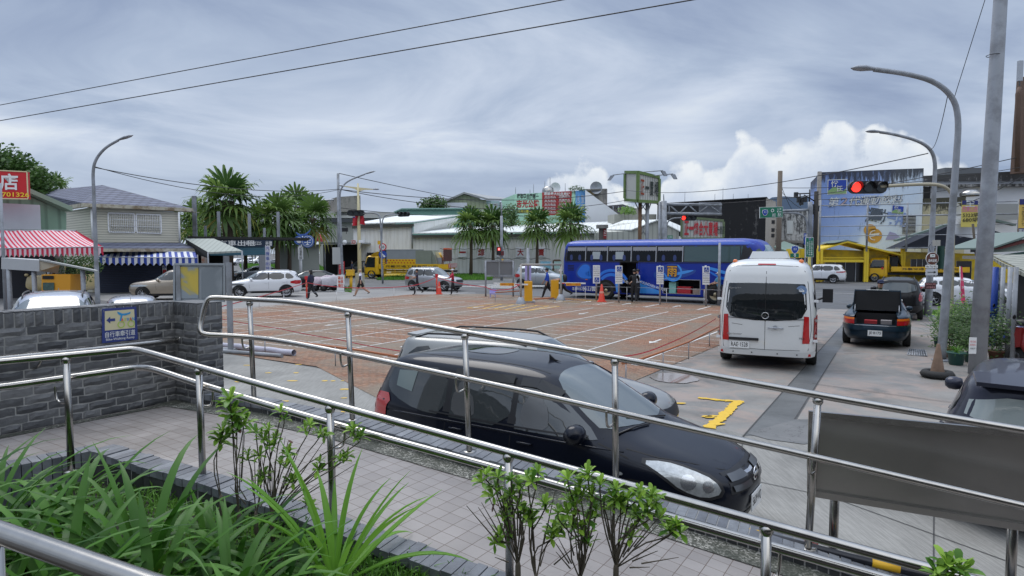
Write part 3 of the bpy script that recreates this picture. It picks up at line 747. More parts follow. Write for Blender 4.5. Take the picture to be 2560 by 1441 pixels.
def make_van():
 L,w,Ht=5.6,.99,2.45
 S=dict(L=L,r=.35,fo=.95,wb=3.4,nf=3.5,nr=9,n=112,levels=56,smooth=2,paint=paint('white',(.66,.67,.66),0,.3),rim='steel',ww=.22,front=[(.30,.2),(.45,.05),(.8,0),(1.0,.1),(1.2,.5),(1.35,.85),(1.9,1.25),(2.2,1.5),(2.36,1.9),(2.43,2.6),(2.45,3.0)],rear=[(.30,L-.02),(.5,L),(1.2,L-.01),(1.6,L-.04),(2.1,L-.13),(2.28,L-.20),(2.37,L-.32),(2.42,L-.6),(2.45,L-1.0)],width=[(.30,w-.02),(.45,w),(1.1,w),(1.3,w-.01),(1.8,w-.06),(2.15,w-.11),(2.28,w-.17),(2.36,w-.27),(2.41,w-.42),(2.44,w-.65),(2.45,.2)],win=[[(1.2,1.25),(2.0,1.25),(2.0,1.85),(1.5,1.85)],[(2.2,1.25),(3.7,1.25),(3.7,1.85),(2.2,1.85)],[(3.85,1.25),(5.3,1.25),(5.25,1.85),(3.85,1.85)]],ws=[(.95,-.7),(.95,.7),(1.4,.72),(1.4,-.72)],rw=[(-.80,1.19),(-.40,1.08),(.40,1.08),(.80,1.19),(.76,1.86),(.72,1.90),(-.72,1.90),(-.76,1.86)],mirror=None,mm=m_black,head=[(.6,.75),(.9,.8),(.85,1.05),(.65,1.0)],seams=[[(2.1,2.0),(2.1,.45)],[(3.7,2.0),(3.7,.45)]],rearseams=[[(-.83,.46),(-.88,.9),(-.86,1.3),(-.80,1.9),(-.74,2.16),(-.60,2.27),(0,2.29),(.60,2.27),(.74,2.16),(.80,1.9),(.86,1.3),(.88,.9),(.83,.46),(0,.44),(-.83,.46)],[(0,2.29),(0,.44)],[(-.86,1.02),(-.45,.97)],[(.86,1.02),(.45,.97)]])
 root,B=build_car('white_van','white high-roof van seen from behind with tinted rear windows and roof air unit','van',S)
 n=(-1,0,0)
 def hp(y,z,off=.01):return B.hit('rear',y,z,off)
 b=MB();B.line(b,'rear',[(0,1.92),(0,1.06)],.014,m_seam,.012);b.build('door_gap',root)
 p=hp(0,1.19,.025);b=MB();b.lathe([(.062,0),(.070,.006),(.076,0),(.070,-.006),(.062,0)],m_chrome,p,'X',28)
 for a in(90,210,330):
  d=V((0,cos(R(a)),sin(R(a))));e=V((0,-sin(R(a)),cos(R(a))))
  b.slab([p+d*.068,p+e*.010,p-d*.004,p-e*.010],(.006,0,0),m_chrome)
 b.build('rear_emblem',root)
 p=hp(-.68,1.76,.012);b=MB();b.disc(p,.10,n,mat('sticker_blue',(.16,.25,.42),.5),26)
 q=p+V((-.004,0,0));b.text('⛟' if False else 'へ',q+V((0,0,.01)),(0,-1,0),(0,0,1),.05,m_plate,.11);b.box(q+V((0,0,-.02)),(.003,.10,.03),m_plate);b.build('window_sticker',root)
 b=MB();b.text('Xpricar',hp(.62,1.78,.011),(0,-1,0),(0,0,1),.05,mat('grey_vinyl',(.35,.36,.36),.5),.26);b.build('window_lettering',root)
 for k in(1,-1):
  b=MB();B.patch(b,'rear',[(k*.915,.60),(k*.985,.60),(k*.98,1.20),(k*.925,1.16)],m_tail,.014,.08)
  B.patch(b,'left' if k>0 else 'right',[(L-.09,.61),(L-.02,.61),(L-.035,1.2),(L-.08,1.19)],m_tail,.014,.08)
  tl=b.build('tail_light',root)
  for z in(.76,1.10):
   b=MB();b.disc(hp(k*.94,z,.02),.034,n,m_chrome,20,.006);b.disc(hp(k*.94,z,.03),.022,n,m_lamp,16,.004);b.build('lamp_lens',tl)
  b=MB();b.box(hp(k*.80,.36,.006),(.012,.16,.055),m_tail);b.build('reflector',root)
  b=MB()
  for z in(1.52,.66):b.box(hp(k*.915,z,.012)+V((0,k*.03,0)),(.03,.09,.055),m_white)
  b.build('door_hinge',root)
  b=MB();b.lathe([(.05,0),(.045,.05),(.02,.065),(.001,.066)],m_amber,B.hit('top',L-.45,k*.66,-.005),'Z',16);b.build('roof_lamp',root)
 b=MB();B.patch(b,'rear',[(-.93,.31),(.93,.31),(.95,.42),(-.95,.42)],mat('bumper_white',(.55,.56,.55),.45),.03,.1)
 for y in(-.62,-.25,.25,.62):b.disc(hp(y,.37,.037),.014,n,m_black,10,.003)
 b.build('rear_bumper',root)
 b=MB();b.box(hp(.42,.66,.025),(.04,.60,.055),m_black);b.build('plate_lamp_bar',root)
 b=MB();p=hp(-.20,.92,.02);b.tube([p+V((0,.14,0)),p+V((-.03,.10,.01)),p+V((-.03,-.12,.01)),p+V((0,-.15,0))],.014,m_galv,8);b.disc(p+V((0,.0,.02)),.045,n,m_galv,16,.006);b.build('door_handle',root)
 b=MB();b.text('Sprinter',hp(.60,.76,.012),(0,-1,0),(0,0,1),.05,m_chrome,.30,bold=.01);b.text('TDI',hp(-.70,.72,.012),(0,-1,0),(0,0,1),.035,m_ink,.10,bold=.01);b.build('badge',root)
 plate(root,hp(.50,.53,.014),(-1,0,0),'RAE·1528',.40,.16)
 b=MB();B.patch(b,'rear',[(-.18,2.295),(.18,2.295),(.17,2.32),(-.17,2.32)],m_tail,.012,.1);b.build('high_brake_light',root)
 b=MB();m_ac=mat('air_unit_white',(.62,.63,.62),.5)
 b.slab([(-2.0,-.40,2.44),(-2.0,.40,2.44),(-1.93,.34,2.60),(-1.93,-.34,2.60)],(1.1,0,0),m_ac);b.build('roof_air_unit',root)
 b=MB();B.line(b,'rear',[(.74,1.13),(.20,1.11)],.016,m_black,.02);b.build('rear_wiper',root);b=MB();B.line(b,'rear',[(-.74,1.13),(-.20,1.11)],.016,m_black,.02);b.build('rear_wiper',root)
 for k in(1,-1):
  b=MB();b.box((L/2-1.35,k*1.24,1.42),(.12,.24,.36),m_black);b.tube([(L/2-1.35,k*1.0,1.3),(L/2-1.35,k*1.2,1.38)],.03,m_black,6);b.build('side_mirror',root)
 b=MB();b.box((0,0,.30),(L-.6,1.5,.12),m_black);b.build('underbody',root)
 return root
vn=make_van();h=R(64.8);rc=G(1910,924);put(vn,(rc.x+cos(h)*2.8,rc.y+sin(h)*2.8),h,scale=(1.0,1.10,1.05))
def make_sedan():
 L,w,Ht=4.3,.84,1.38
 pt=paint('dark_teal',(.012,.028,.045),.2)
 def cut(c):x=L/2-c.x;return 3.42<x<4.5 and abs(c.y)<.50 and c.z>.70
 S=dict(L=L,r=.30,fo=.8,wb=2.45,nf=3.2,nr=4.5,n=96,levels=56,paint=pt,ww=.19,spokes=7,front=[(.22,.2),(.35,.03),(.5,0),(.66,.05),(.72,.3),(.84,.8),(.88,1.15),(.92,1.2),(1.26,1.75),(1.33,2.0),(1.38,2.3)],rear=[(.22,L-.15),(.32,L-.02),(.5,L),(.66,L-.03),(.90,L-.07),(.94,L-.14),(.965,L-.45),(.975,L-.82),(1.0,L-.92),(1.2,L-1.28),(1.30,L-1.48),(1.36,L-1.75),(1.38,L-1.95)],width=[(.22,.76),(.35,.82),(.55,.84),(.75,.84),(.88,.81),(.96,.74),(1.2,.62),(1.28,.565),(1.33,.50),(1.36,.38),(1.38,.15)],win=[[(1.5,.93),(2.2,.94),(2.2,1.25),(1.85,1.24)],[(2.28,.94),(3.05,.95),(2.98,1.1),(2.8,1.24),(2.28,1.25)]],ws=[(1.25,-.6),(1.2,0),(1.25,.6),(1.72,.5),(1.78,0),(1.72,-.5)],rwv='top',rw=[(3.36,-.56),(3.42,0),(3.36,.56),(3.05,.53),(2.86,.46),(2.82,0),(2.86,-.46),(3.05,-.53)],rglass=mat('old_rear_glass',(.10,.12,.13),.1,spec=1.),seams=[[(2.24,.94),(2.24,.3)],[(3.0,.9),(2.85,.4)]],handles=[(2.1,.78),(2.9,.8)],mirror=(1.62,.93,.9),mm=pt,chromeline=[(1.5,.925),(3.0,.94)],cut=cut,sw=.008)
 root,B=build_car('dark_saloon','dark teal saloon with its boot lid open, parked behind a black off-roader','car',S)
 m_in=mat('boot_lining',(.012,.012,.013),.9);b=MB()
 x0,x1,y,zb=L/2-3.40,L/2-4.23,.49,.45
 A=[(x0,-y),(x1,-y),(x1,y),(x0,y)]
 b.add([(p[0],p[1],zb)for p in A]+[(p[0],p[1],.93 if i in(0,3)else .69)for i,p in enumerate(A)],[(0,1,2,3),(0,1,5,4),(1,2,6,5),(2,3,7,6),(3,0,4,7)],m_in);b.build('boot_tub',root)
 b=MB();hx,hz=L/2-3.42,.99
 lid=lambda s_,t,o=0.:V((hx+.02+t*.10-o,s_*(.60-.03*t),hz+.02+t*.56))
 b.grid(lambda a,c:lid(a*2-1,c),8,6,m_in);b.grid(lambda a,c:lid(a*2-1,c,-.04),8,6,pt)
 b.slab([lid(-1,1),lid(1,1),lid(1,1.06),lid(-1,1.06)],(.05,0,0),pt)
 b.slab([lid(-1,0),lid(-1,1),lid(-1,1,.06),lid(-1,0,.03)],(0,.02,0),pt);b.slab([lid(1,0),lid(1,1),lid(1,1,.06),lid(1,0,.03)],(0,-.02,0),pt)
 b.box((hx+.11,0,hz+.615),(.03,.55,.012),m_plate)
 ld=b.build('boot_lid',root)
 for k in(1,-1):
  b=MB();b.tube([(hx-.1,k*.54,hz-.06),(hx+.03,k*.54,hz+.18)],.012,m_galv,6);b.build('boot_hinge',ld)
 b=MB();b.box((L/2-3.95,.12,.72),(.25,.30,.10),mat('red_bag',(.30,.015,.02),.6));b.build('red_bag',root)
 b=MB();b.box((L/2-3.9,-.25,.72),(.28,.26,.12),mat('grey_bag',(.22,.20,.2),.8));b.build('cardboard_box',root)
 for k in(1,-1):
  b=MB();B.patch(b,'rear',[(k*.50,.67),(k*.80,.67),(k*.79,.79),(k*.50,.79)],m_tail,.013,.08)
  B.patch(b,'rear',[(k*.50,.792),(k*.79,.792),(k*.77,.85),(k*.50,.85)],m_amber,.013,.08);b.build('tail_light',root)
 b=MB();B.patch(b,'rear',[(-.80,.50),(.80,.50),(.80,.64),(-.80,.64)],pt,.03,.12);B.line(b,'rear',[(-.8,.648),(.8,.648)],.012,m_chrome,.034);b.build('rear_bumper',root)
 plate(root,B.hit('rear',0,.44,.04),(-1,0,0),'JE·8175',.34,.16)
 return root
sd=make_sedan();h=R(58.5);rc=G(2186,872);put(sd,(rc.x+cos(h)*2.15,rc.y+sin(h)*2.15),h,scale=(1,1.04,1.0))
S=shape(4.45,1.80,1.74,hood=.98,nose=.75,cowl=(1.25,1.13),wst=1.85,rtop=.22,belt=1.10,gc=.30,wb=2.62,r=.36,boxy=1.,paint=paint('charcoal',(.014,.014,.015),.1,.35),rails=(2.0,4.1,.56,0),mirror=(1.62,1.12,1.3),rglass=mat('reflecting_rear_glass',(.10,.12,.13),.08,spec=1.),wiper=[(0,1.16),(.4,1.2)],plates=[('rear',0,.80,'0372-UB',.32,.15,0)])
S['tail']=[('rear',m_tail,[(.70,.80),(.87,.80),(.86,1.16),(.74,1.16)])]
c,B=build_car('black_off_roader','black off-road car with roof rails standing in front of the open-boot saloon','car',S)
b=MB();B.patch(b,'rear',[(-.85,.45),(.85,.45),(.86,.62),(-.86,.62)],m_black,.05,.15);b.build('rear_bumper',c)
h=R(58.5);rc=G(2243,802);put(c,(rc.x+cos(h)*2.2,rc.y+sin(h)*2.2),h,scale=.97)
S=shape(4.0,1.72,1.52,hood=.86,cowl=(1.1,1.0),wst=1.75,rtop=.16,belt=1.0,wb=2.5,r=.31,paint=paint('dark_grey_blue',(.035,.037,.055),.3,.3),boxy=.3,rglass=mat('pale_rear_glass',(.30,.34,.33),.06,spec=1.,coat=.8),wiper=[(.1,1.06),(-.3,1.12)],mirror=(1.6,1.0,1.0),plates=[('rear',0,.7,'AJN-0361',.36,.15,0)])
c,B=build_car('grey_hatchback','dark grey hatchback seen from behind at the lower right edge, partly behind the steel panel','car',S)
b=MB();q=B.hit('top',3.74,0,.0)
b.slab([q+V((.22,-.58,.015)),q+V((-.22,-.52,-.02)),q+V((-.22,.52,-.02)),q+V((.22,.58,.015))],(0,0,.04),S['paint']);b.build('rear_spoiler',c)
h=R(47);rc=G(2560,1270);h=R(50);put(c,(6.08,7.2),h)
def street(name,label,S,px,py,deg,scale=None,group=None):
 c,B=build_car(name,label,'car',S,group);p=G(px,py);put(c,p,R(deg),scale);return c,B
white=paint('pearl_white',(.68,.69,.71),0,.3)
S=shape(4.46,1.83,1.64,hood=.95,nose=.72,cowl=(1.15,1.08),wst=1.9,rtop=.38,belt=1.06,gc=.26,wb=2.64,r=.345,paint=white,flare=True,clad=.40,rails=(2.1,3.9,.6,0),railm=m_galv,spokes=10)
S['head']=[(.42,.78),(.86,.74),(.88,.88),(.6,.84)];S['headm']=mat('dark_headlamp',(.08,.085,.09),.1,coat=1.)
S['trim']=[('front',[(-.6,.50),(.6,.50),(.5,.76),(-.5,.76)],m_black,.007),('front',[(-.75,.27),(.75,.27),(.7,.46),(-.7,.46)],m_black,.008)]
street('white_suv','white SUV with black wheel arches parked left of the brick lot, nose to the left',S,660,742,199,scale=1.0)
S=shape(4.5,1.80,1.46,hood=.84,cowl=(1.2,.98),wst=2.0,rtop=.95,belt=.96,wb=2.7,r=.32,paint=paint('black2',(.012,.013,.015),.1),glass=m_glasst,rglass=m_glasst)
street('black_saloon','black saloon car behind the white SUV, next to the covered scooters',S,768,725,200)
S=shape(4.6,1.88,1.68,hood=.96,nose=.70,cowl=(1.3,1.08),wst=2.05,rtop=.45,belt=1.06,gc=.24,wb=2.7,r=.36,paint=paint('bronze',(.34,.285,.22),.5,.3),flare=False,clad=.36,spokes=10)
S['head']=[(.45,.76),(.88,.72),(.90,.86),(.6,.84)]
street('bronze_suv','beige bronze SUV in front of the dark blue shutter, behind the brick wall',S,440,748,190,scale=1.05)
S=shape(4.75,1.85,1.86,hood=1.08,nose=.85,cowl=(1.5,1.22),wst=2.0,rtop=.16,belt=1.20,gc=.35,wb=2.75,r=.38,boxy=1.2,paint=paint('cream',(.62,.50,.25),0,.35),glass=m_glass)
c,B=street('cream_off_roader','cream and white off-road car with tinted windows behind the orange ticket machine',S,118,742,187,scale=1.1)
b=MB();B.patch(b,'top',[(2.1,-.6),(2.1,.6),(4.5,.6),(4.5,-.6)],white,.01,.15);b.build('white_roof',c)
S=shape(4.6,1.78,1.55,hood=.88,cowl=(1.25,1.0),wst=2.05,rtop=.35,belt=.98,wb=2.7,r=.32,paint=paint('pale_silver',(.33,.36,.43),.35,.4),rails=(2.2,4.0,.56,0),antenna=4.1,mirror=(1.6,1.0,1.))
c,B=build_car('pale_silver_wagon','pale silver estate car with roof rails directly behind the dark brick wall','car',S)
put(c,(-11.5,16.0),R(-58),scale=1.1)
S=shape(4.2,1.72,1.45,hood=.86,cowl=(1.15,.98),wst=1.85,rtop=.4,belt=.96,wb=2.55,r=.31,paint=paint('pale_silver2',(.32,.35,.42),.35,.4),antenna=1.9)
c,B=build_car('silver_small_car','small silver car behind the wall, just beyond the pale silver estate car','car',S)
put(c,(-12.3,20.6),R(-62),scale=(1,1,.88))
S=shape(4.5,1.84,1.66,hood=.95,nose=.70,cowl=(1.2,1.07),wst=1.9,rtop=.35,belt=1.05,gc=.24,wb=2.68,r=.35,paint=paint('silver_suv',(.36,.37,.38),.6,.3),rails=(2.1,4.0,.6,0),railm=m_galv)
street('silver_suv','silver SUV driving past behind the two pedestrians at the far edge of the lot',S,1086,726,-27)
S=shape(3.8,1.70,1.52,hood=.90,nose=.66,cowl=(.95,1.02),wst=1.75,rtop=.28,belt=1.0,wb=2.46,fo=.75,r=.31,paint=paint('silver_hatch',(.38,.41,.43),.6,.3))
street('silver_hatchback','silver hatchback on the road behind the yellow barrier gates',S,1357,720,-20,scale=1.12)
S=shape(4.3,1.72,1.48,hood=.88,cowl=(1.2,1.0),wst=1.9,rtop=.5,belt=.98,paint=white)
street('white_parked_car','white car parked by the blue map board in front of the warehouse',S,1345,686,-25)
S=shape(4.6,1.82,1.78,hood=1.0,nose=.78,cowl=(1.3,1.15),wst=1.9,rtop=.2,belt=1.12,gc=.3,wb=2.7,r=.37,boxy=.8,paint=paint('slate',(.07,.075,.08),.4,.35))
street('grey_off_roader','dark grey off-road car behind the yellow works truck',S,900,692,184)
S=shape(4.6,1.86,1.70,hood=.98,nose=.74,cowl=(1.25,1.1),wst=1.95,rtop=.40,belt=1.08,gc=.26,wb=2.69,r=.36,paint=white,flare=True,clad=.42,rails=(2.1,4.0,.6,0),plates=[('rear',0,.85,'BKD-0772',.36,.15,0)])
S['tail']=[('rear',m_tail,[(.45,1.0),(.88,.92),(.88,1.05),(.5,1.08)])]
street('white_rear_suv','white SUV with red tail lights driving away beside the yellow building',S,2044,707,150)
S=shape(4.35,1.82,1.47,hood=.90,nose=.66,cowl=(1.1,1.0),wst=1.95,rtop=.42,belt=.99,wb=2.65,r=.335,paint=white,spokes=5)
street('white_hatchback','white hatchback at the kerb behind the street lamps and the pink banner',S,2408,764,-27,scale=1.0)
for i,(px,py,lab)in enumerate(((588,664,'leftmost white car in the distant row beyond the grass'),(618,664,'middle white car in the distant row beyond the grass'),(646,664,'white van-like car, rightmost in the distant row beyond the grass'))):
 if i==0:
  S=shape(4.3,1.75,1.5+.0,hood=.88,cowl=(1.1,1.0),wst=1.8,rtop=.4,belt=.98,paint=white,n=40,levels=24)
  far,B=build_car('distant_car',lab,'car',S,'white cars parked beyond the grass');put(far,G(px,py),R(-100))
 else:
  c=copy_tree(far);place(c,tuple(G(px,py)),R(-100-8*i),lab,scale=(1,1,1.0+.15*i))
S=shape(4.4,1.75,1.46,hood=.86,cowl=(1.15,.98),wst=1.9,rtop=.9,belt=.96,paint=paint('grey_blue',(.25,.28,.33),.4))
street('grey_blue_saloon','grey blue saloon standing in front of the rental shop, behind the white SUV',S,640,702,195)
S=shape(4.4,1.75,1.46,hood=.86,cowl=(1.15,.98),wst=1.9,rtop=.9,belt=.96,paint=paint('grey3',(.12,.13,.15),.3))
street('dark_distant_car','dark car parked far behind the banner column of the rental shop',S,688,666,185)
def make_bus():
 L,w,Ht=12.0,1.25,3.45
 pb=mat('coach_blue',(.004,.028,.30),.35,coat=.35,spec=.3);pl=mat('coach_light_blue',(.02,.08,.42),.35,coat=.3);m_sw=mat('swoosh_blue',(.01,.17,.70),.35,coat=.6)
 root=thing('coach','blue tour coach with cloud artwork and open luggage bay beyond the brick lot','coach')
 def cut(c):
  x=L/2-c.x;return c.y<-1.0 and((3.55<x<5.55 and .48<c.z<1.24)or(7.05<x<8.05 and .42<c.z<2.18))
 zs=[.32,.38,.42,.48]+[.48+.0475*i for i in range(1,37)]+[2.28,2.5,2.7,2.9,3.05,3.15,3.25,3.32,3.38,3.42,3.44,3.45]
 B=Body(L,[(.32,.25),(.5,.08),(1.0,0),(1.6,.03),(2.4,.22),(3.0,.5),(3.25,.72),(3.38,1.0),(3.45,1.6)],[(.32,L-.3),(.6,L-.05),(1.0,L),(2.4,L-.05),(3.0,L-.12),(3.3,L-.25),(3.4,L-.5),(3.45,L-1)],[(.32,w-.04),(.45,w),(2.2,w),(3.05,w-.06),(3.2,w-.10),(3.33,w-.22),(3.41,w-.45),(3.45,w-.8)],nf=7,nr=9,n=320,zs=zs,smooth=0,cut=cut)
 b=MB();b.add(B.vs,B.fs,pb,True);body=b.build('body',root)
 side='right'
 b=MB()
 for v in('left',side):B.patch(b,v,[(.55,3.12),(L-.15,3.12),(L-.3,3.27),(.9,3.27)],pl,.004,.3)
 b.build('roof_band',root)
 wins=[(1.55,4.42),(4.5,5.9),(5.98,7.35),(7.43,8.8),(8.88,10.2),(10.28,11.55)]
 m_cur=mat('grey_curtain',(.30,.31,.33),.9);m_int=mat('coach_interior',(.006,.007,.010),.12,spec=.25)
 b=MB();B.patch(b,side,[(1.35,2.16),(11.7,2.16),(11.78,2.3),(11.66,3.09),(1.2,3.09),(.95,2.75)],m_black,.004,.3);b.build('window_band',root)
 m_bg=mat('coach_glass_green',(.035,.075,.075),.03,spec=1.)
 for i,(a,c)in enumerate(wins):
  b=MB();g_=m_bg if i==0 else m_int
  B.patch(b,side,[(a+.0,2.22),(c,2.22),(c,3.03),(a-.1 if i==0 else a,3.03)],g_ if i else m_bg,.009,.25);g=b.build('side_window',root)
  if i:
   b=MB();n=9;pts=[(a+.02,3.01)]+[(c-.02,3.01)]
   low=[]
   for k in range(n*4+1):
    t=k/(n*4);low.append((c-.02-(c-a-.04)*t,2.78+.035*abs(sin(t*n*pi))))
   B.patch(b,side,pts+low,m_cur,.014,.25);b.build('curtain',g)
   for q in(.3,.75):
    b=MB();xx=a+(c-a)*q;B.patch(b,side,chaikin([(xx-.09,2.24),(xx+.09,2.24),(xx+.10,2.52),(xx,2.60),(xx-.09,2.5)],1),mat('seat_cover',(.03,.05,.16),.7),.013,.3);b.build('seat_back',g)
   if i in(3,4):
    b=MB();B.patch(b,side,[(a+.45,2.32),(a+.95,2.32),(a+.95,2.75),(a+.45,2.75)],mat('seen_through',(.35,.40,.42),.5),.0125,.3);b.build('far_window',g)
  b=MB();B.line(b,side,[(a,2.2),(a,3.05)],.05,m_galv if i else m_black,.012)
  b.build('window_frame',g)
 b=MB();B.patch(b,side,[(.15,1.75),(.9,1.55),(1.2,1.8),(1.0,2.1),(.95,2.6),(.75,2.95),(.58,2.8),(.35,2.3)],m_bg,.008,.2,sm=1);b.build('driver_window',root)
 b=MB();B.patch(b,'front',[(-1.1,1.35),(1.1,1.35),(1.0,3.1),(-1.0,3.1)],mat('coach_windscreen',(.20,.30,.32),.04,spec=1.),.01,.25,sm=1);b.build('windscreen',root)
 for x in(2.75,8.95):
  b=MB();B.patch(b,side,[(x+.62*cos(R(a)),.52+.62*sin(R(a)))for a in range(-14,195,11)],m_seam,.006,.2);b.build('wheel_arch',root)
  for k in(-1,1):
   wheel(root,L/2-x,k*(w-.13),.50,k,'steel',.30,8)
   b=MB();b.lathe([(.001,k*.165),(.09,k*.16),(.11,k*.12),(.2,k*.115),(.3,k*.13)],mat('hub_brass',(.40,.34,.22),.4,.7),(L/2-x,k*(w-.13),.5),'Y',16);b.build('hub',root)
 m_bay=mat('bay_dark',(.012,.013,.02),.8)
 for x0,x1,z0,z1,nm in((3.5,5.6,.44,1.26,'luggage_bay'),(7.0,8.1,.38,2.2,'door_opening')):
  b=MB();X0,X1=L/2-x0,L/2-x1;y0,y1=-w+.03,-.35
  vs=[(X0,y0,z0),(X1,y0,z0),(X1,y0,z1),(X0,y0,z1),(X0,y1,z0),(X1,y1,z0),(X1,y1,z1),(X0,y1,z1)]
  b.add(vs,[(4,5,6,7),(0,1,5,4),(2,3,7,6),(0,4,7,3),(1,2,6,5)],m_bay);b.build(nm,root)
  b=MB();B.line(b,side,[(x0+.04,z0+.03),(x1-.04,z0+.03),(x1-.04,z1-.02),(x0+.04,z1-.02),(x0+.04,z0+.03)],.03,m_galv if nm=='luggage_bay' else m_seam,.008);b.build('opening_frame',root)
 b=MB()
 for x,z0,z1 in((8.12,.45,2.2),(9.9,.5,2.1),(6.9,.45,2.1),(5.65,.45,2.1),(3.4,.45,2.1),(9.55,1.2,2.1)):B.line(b,side,[(x,z0),(x,z1)],.012,m_seam,.006)
 B.line(b,side,[(.9,2.12),(11.9,2.12)],.02,m_seam,.006)
 b.build('panel_seam',body)
 b=MB()
 def arc(cx,cz,r0,r1,a0,a1,n=14):return[(cx-r1*cos(R(a0+(a1-a0)*i/n)),cz+r1*sin(R(a0+(a1-a0)*i/n)))for i in range(n+1)]+[(cx-r0*cos(R(a1+(a0-a1)*i/n)),cz+r0*sin(R(a1+(a0-a1)*i/n)))for i in range(n+1)]
 m_sw2=mat('swoosh_dark',(.008,.06,.32),.35,coat=.6);m_sw3=mat('swoosh_pale',(.05,.30,.80),.35,coat=.6)
 sh=[([(10.7,1.9),(10.45,2.08),(10.1,2.06),(9.9,1.9),(9.9,1.7),(10.0,1.5),(10.0,1.35),(9.7,1.1),(9.2,1.1),(8.95,1.35),(9.3,1.25),(9.75,1.35),(10.0,1.05),(10.55,1.1),(10.95,1.35),(10.9,1.65)],m_sw2,.007,2),([(10.6,1.85),(10.4,2.0),(10.1,1.98),(9.98,1.85),(10.02,1.62),(10.25,1.55),(10.3,1.42),(10.1,1.3),(9.8,1.2),(10.2,1.15),(10.6,1.2),(10.85,1.45),(10.75,1.65)],m_sw,.010,2)]
 for pts,m_,off,sm in sh:B.patch(b,side,pts,m_,off,.15,sm=sm)
 B.patch(b,side,arc(8.6,.62,.98,1.14,30,150),m_sw,.008,.2);B.patch(b,side,arc(8.6,.62,.72,.90,25,140),m_sw,.008,.2)
 B.patch(b,side,[(8.4,1.25),(8.1,1.1),(8.12,.42),(6.9,.42)if False else(8.3,.42)],m_sw3,.009,.2)
 B.patch(b,side,[(7.0,1.05),(6.4,.8),(5.75,.6),(5.75,.42),(6.98,.42)],m_sw3,.009,.2)
 B.patch(b,side,[(7.0,1.25),(6.5,1.0),(5.75,.78),(5.75,.66),(6.5,.86),(7.0,1.1)],m_sw,.011,.2)
 B.patch(b,side,[(5.95,1.2),(5.3,1.14),(4.6,1.3),(3.9,1.55),(3.7,1.8),(4.1,1.75),(4.5,1.85),(4.75,2.1),(5.35,2.1),(5.85,1.75),(6.15,1.5)],m_sw2,.007,.2,sm=2)
 B.patch(b,side,arc(5.0,1.62,.40,.50,200,420),m_sw3,.010,.2)
 B.patch(b,side,[(4.9,1.45),(4.2,1.6),(3.8,1.78),(4.3,1.74),(4.9,1.6)],m_sw3,.011,.2,sm=1);B.patch(b,side,[(5.9,1.35),(5.2,1.22),(4.5,1.35),(5.2,1.30)],m_sw3,.011,.2,sm=1)
 B.patch(b,side,arc(5.55,1.42,.10,.16,0,300),m_sw3,.012,.2);B.patch(b,side,arc(5.15,1.38,.06,.11,0,300),m_sw3,.012,.2)
 B.patch(b,side,[(3.5,1.95),(2.9,1.75),(2.2,1.55),(1.6,1.6),(1.35,1.8),(1.5,1.95),(1.8,1.9),(1.9,1.78),(1.75,1.75),(1.68,1.85),(1.55,1.8),(1.7,1.68),(2.1,1.68),(2.8,1.9),(3.4,2.0)],m_sw3,.009,.15,sm=1)
 B.patch(b,side,[(3.3,1.85),(2.6,1.5),(2.1,1.35),(1.5,1.3),(1.2,1.1),(1.5,1.15),(2.2,1.22),(2.8,1.45)],m_sw,.009,.2,sm=1)
 b.build('cloud_artwork',root)
 b=MB();p=B.hit(side,5.05,1.68,.03);yx=(1,0,0)
 b.text('雨',p,yx,(0,0,1),.62,m_ink,.60,bold=.03);b.text('雨',p+V((0,-.004,0)),yx,(0,0,1),.56,mat('gold',(.75,.38,.04),.4),.54,bold=.01)
 b.text('水山雲',B.hit(side,10.05,.56,.02),yx,(0,0,1),.26,m_plate,.95,bold=.01);b.text('蓮通際國',B.hit(side,10.85,.53,.02),yx,(0,0,1),.18,m_plate,.60)
 b.text('CLOUD',B.hit(side,7.95,1.12,.02)+V((.1,0,0)),V((1,0,-.5)),V((.5,0,1)),.14,m_plate,.62,bold=.01);b.text('MOUNTAIN WATER',B.hit(side,6.15,.86,.02),V((1,0,-.30)),V((.3,0,1)),.15,m_plate,1.6,bold=.01)
 b.build('lettering',root)
 b=MB()
 for z in(1.65,1.74,1.83,1.92):B.line(b,side,[(11.5,z),(11.05,z)],.045,m_seam,.008)
 b.build('air_grille',root)
 for x,z in((7.0,.95),(5.8,1.05),(3.3,.72),(2.9,.75),(10.2,1.1)):
  b=MB();p=B.hit(side,x,z,.01);b.box(p,(.12,.02,.04),m_amber);b.build('side_marker',root)
 b=MB();b.box((0,0,.34),(L-1,2.1,.12),m_black);b.build('underbody',root)
 return root,B
bus,BB=make_bus();bh=R(-35.5)
bc=P(1655,700,36.2);pw=G(1525,748);
def bus_pt(x,y,z=0):
 return V((6.0-x,y,z))
wr=bus_pt(8.95,-1.22);cc,ss=cos(bh),sin(bh)
bl=(pw.x-(cc*wr.x-ss*wr.y),pw.y-(ss*wr.x+cc*wr.y),0)
place(bus,(bl[0]-.15,bl[1],0),bh,scale=(1.03,1,1))
for col,dx,w_,hh,lab in(((.25,.55,.50),5.2,.38,.62,'pale green suitcase in the open luggage bay of the coach'),((.45,.02,.03),4.55,.75,.40,'red suitcase lying in the open luggage bay'),((.32,.24,.2),3.85,.40,.30,'small brown case at the right end of the luggage bay')):
 b=MB();p=bus_pt(dx,-.95,.46);
 Mx=Matrix.Translation(V(bl))@Matrix.Rotation(bh,4,'Z')
 b.box(V((0,0,hh/2)),(w_,.4,hh),mat('case%d'%int(dx*10),col,.45));b.box(V((0,0,hh)),(w_*.3,.03,.05),m_black)
 o=b.build('suitcase',base=(0,0,0));o.location=Mx@p;o.rotation_euler=(0,0,bh);tag(o,lab,'suitcase')
m_ty=mat('truck_yellow',(.72,.42,.01),.35,coat=.4,var=.05,vs=1.5)
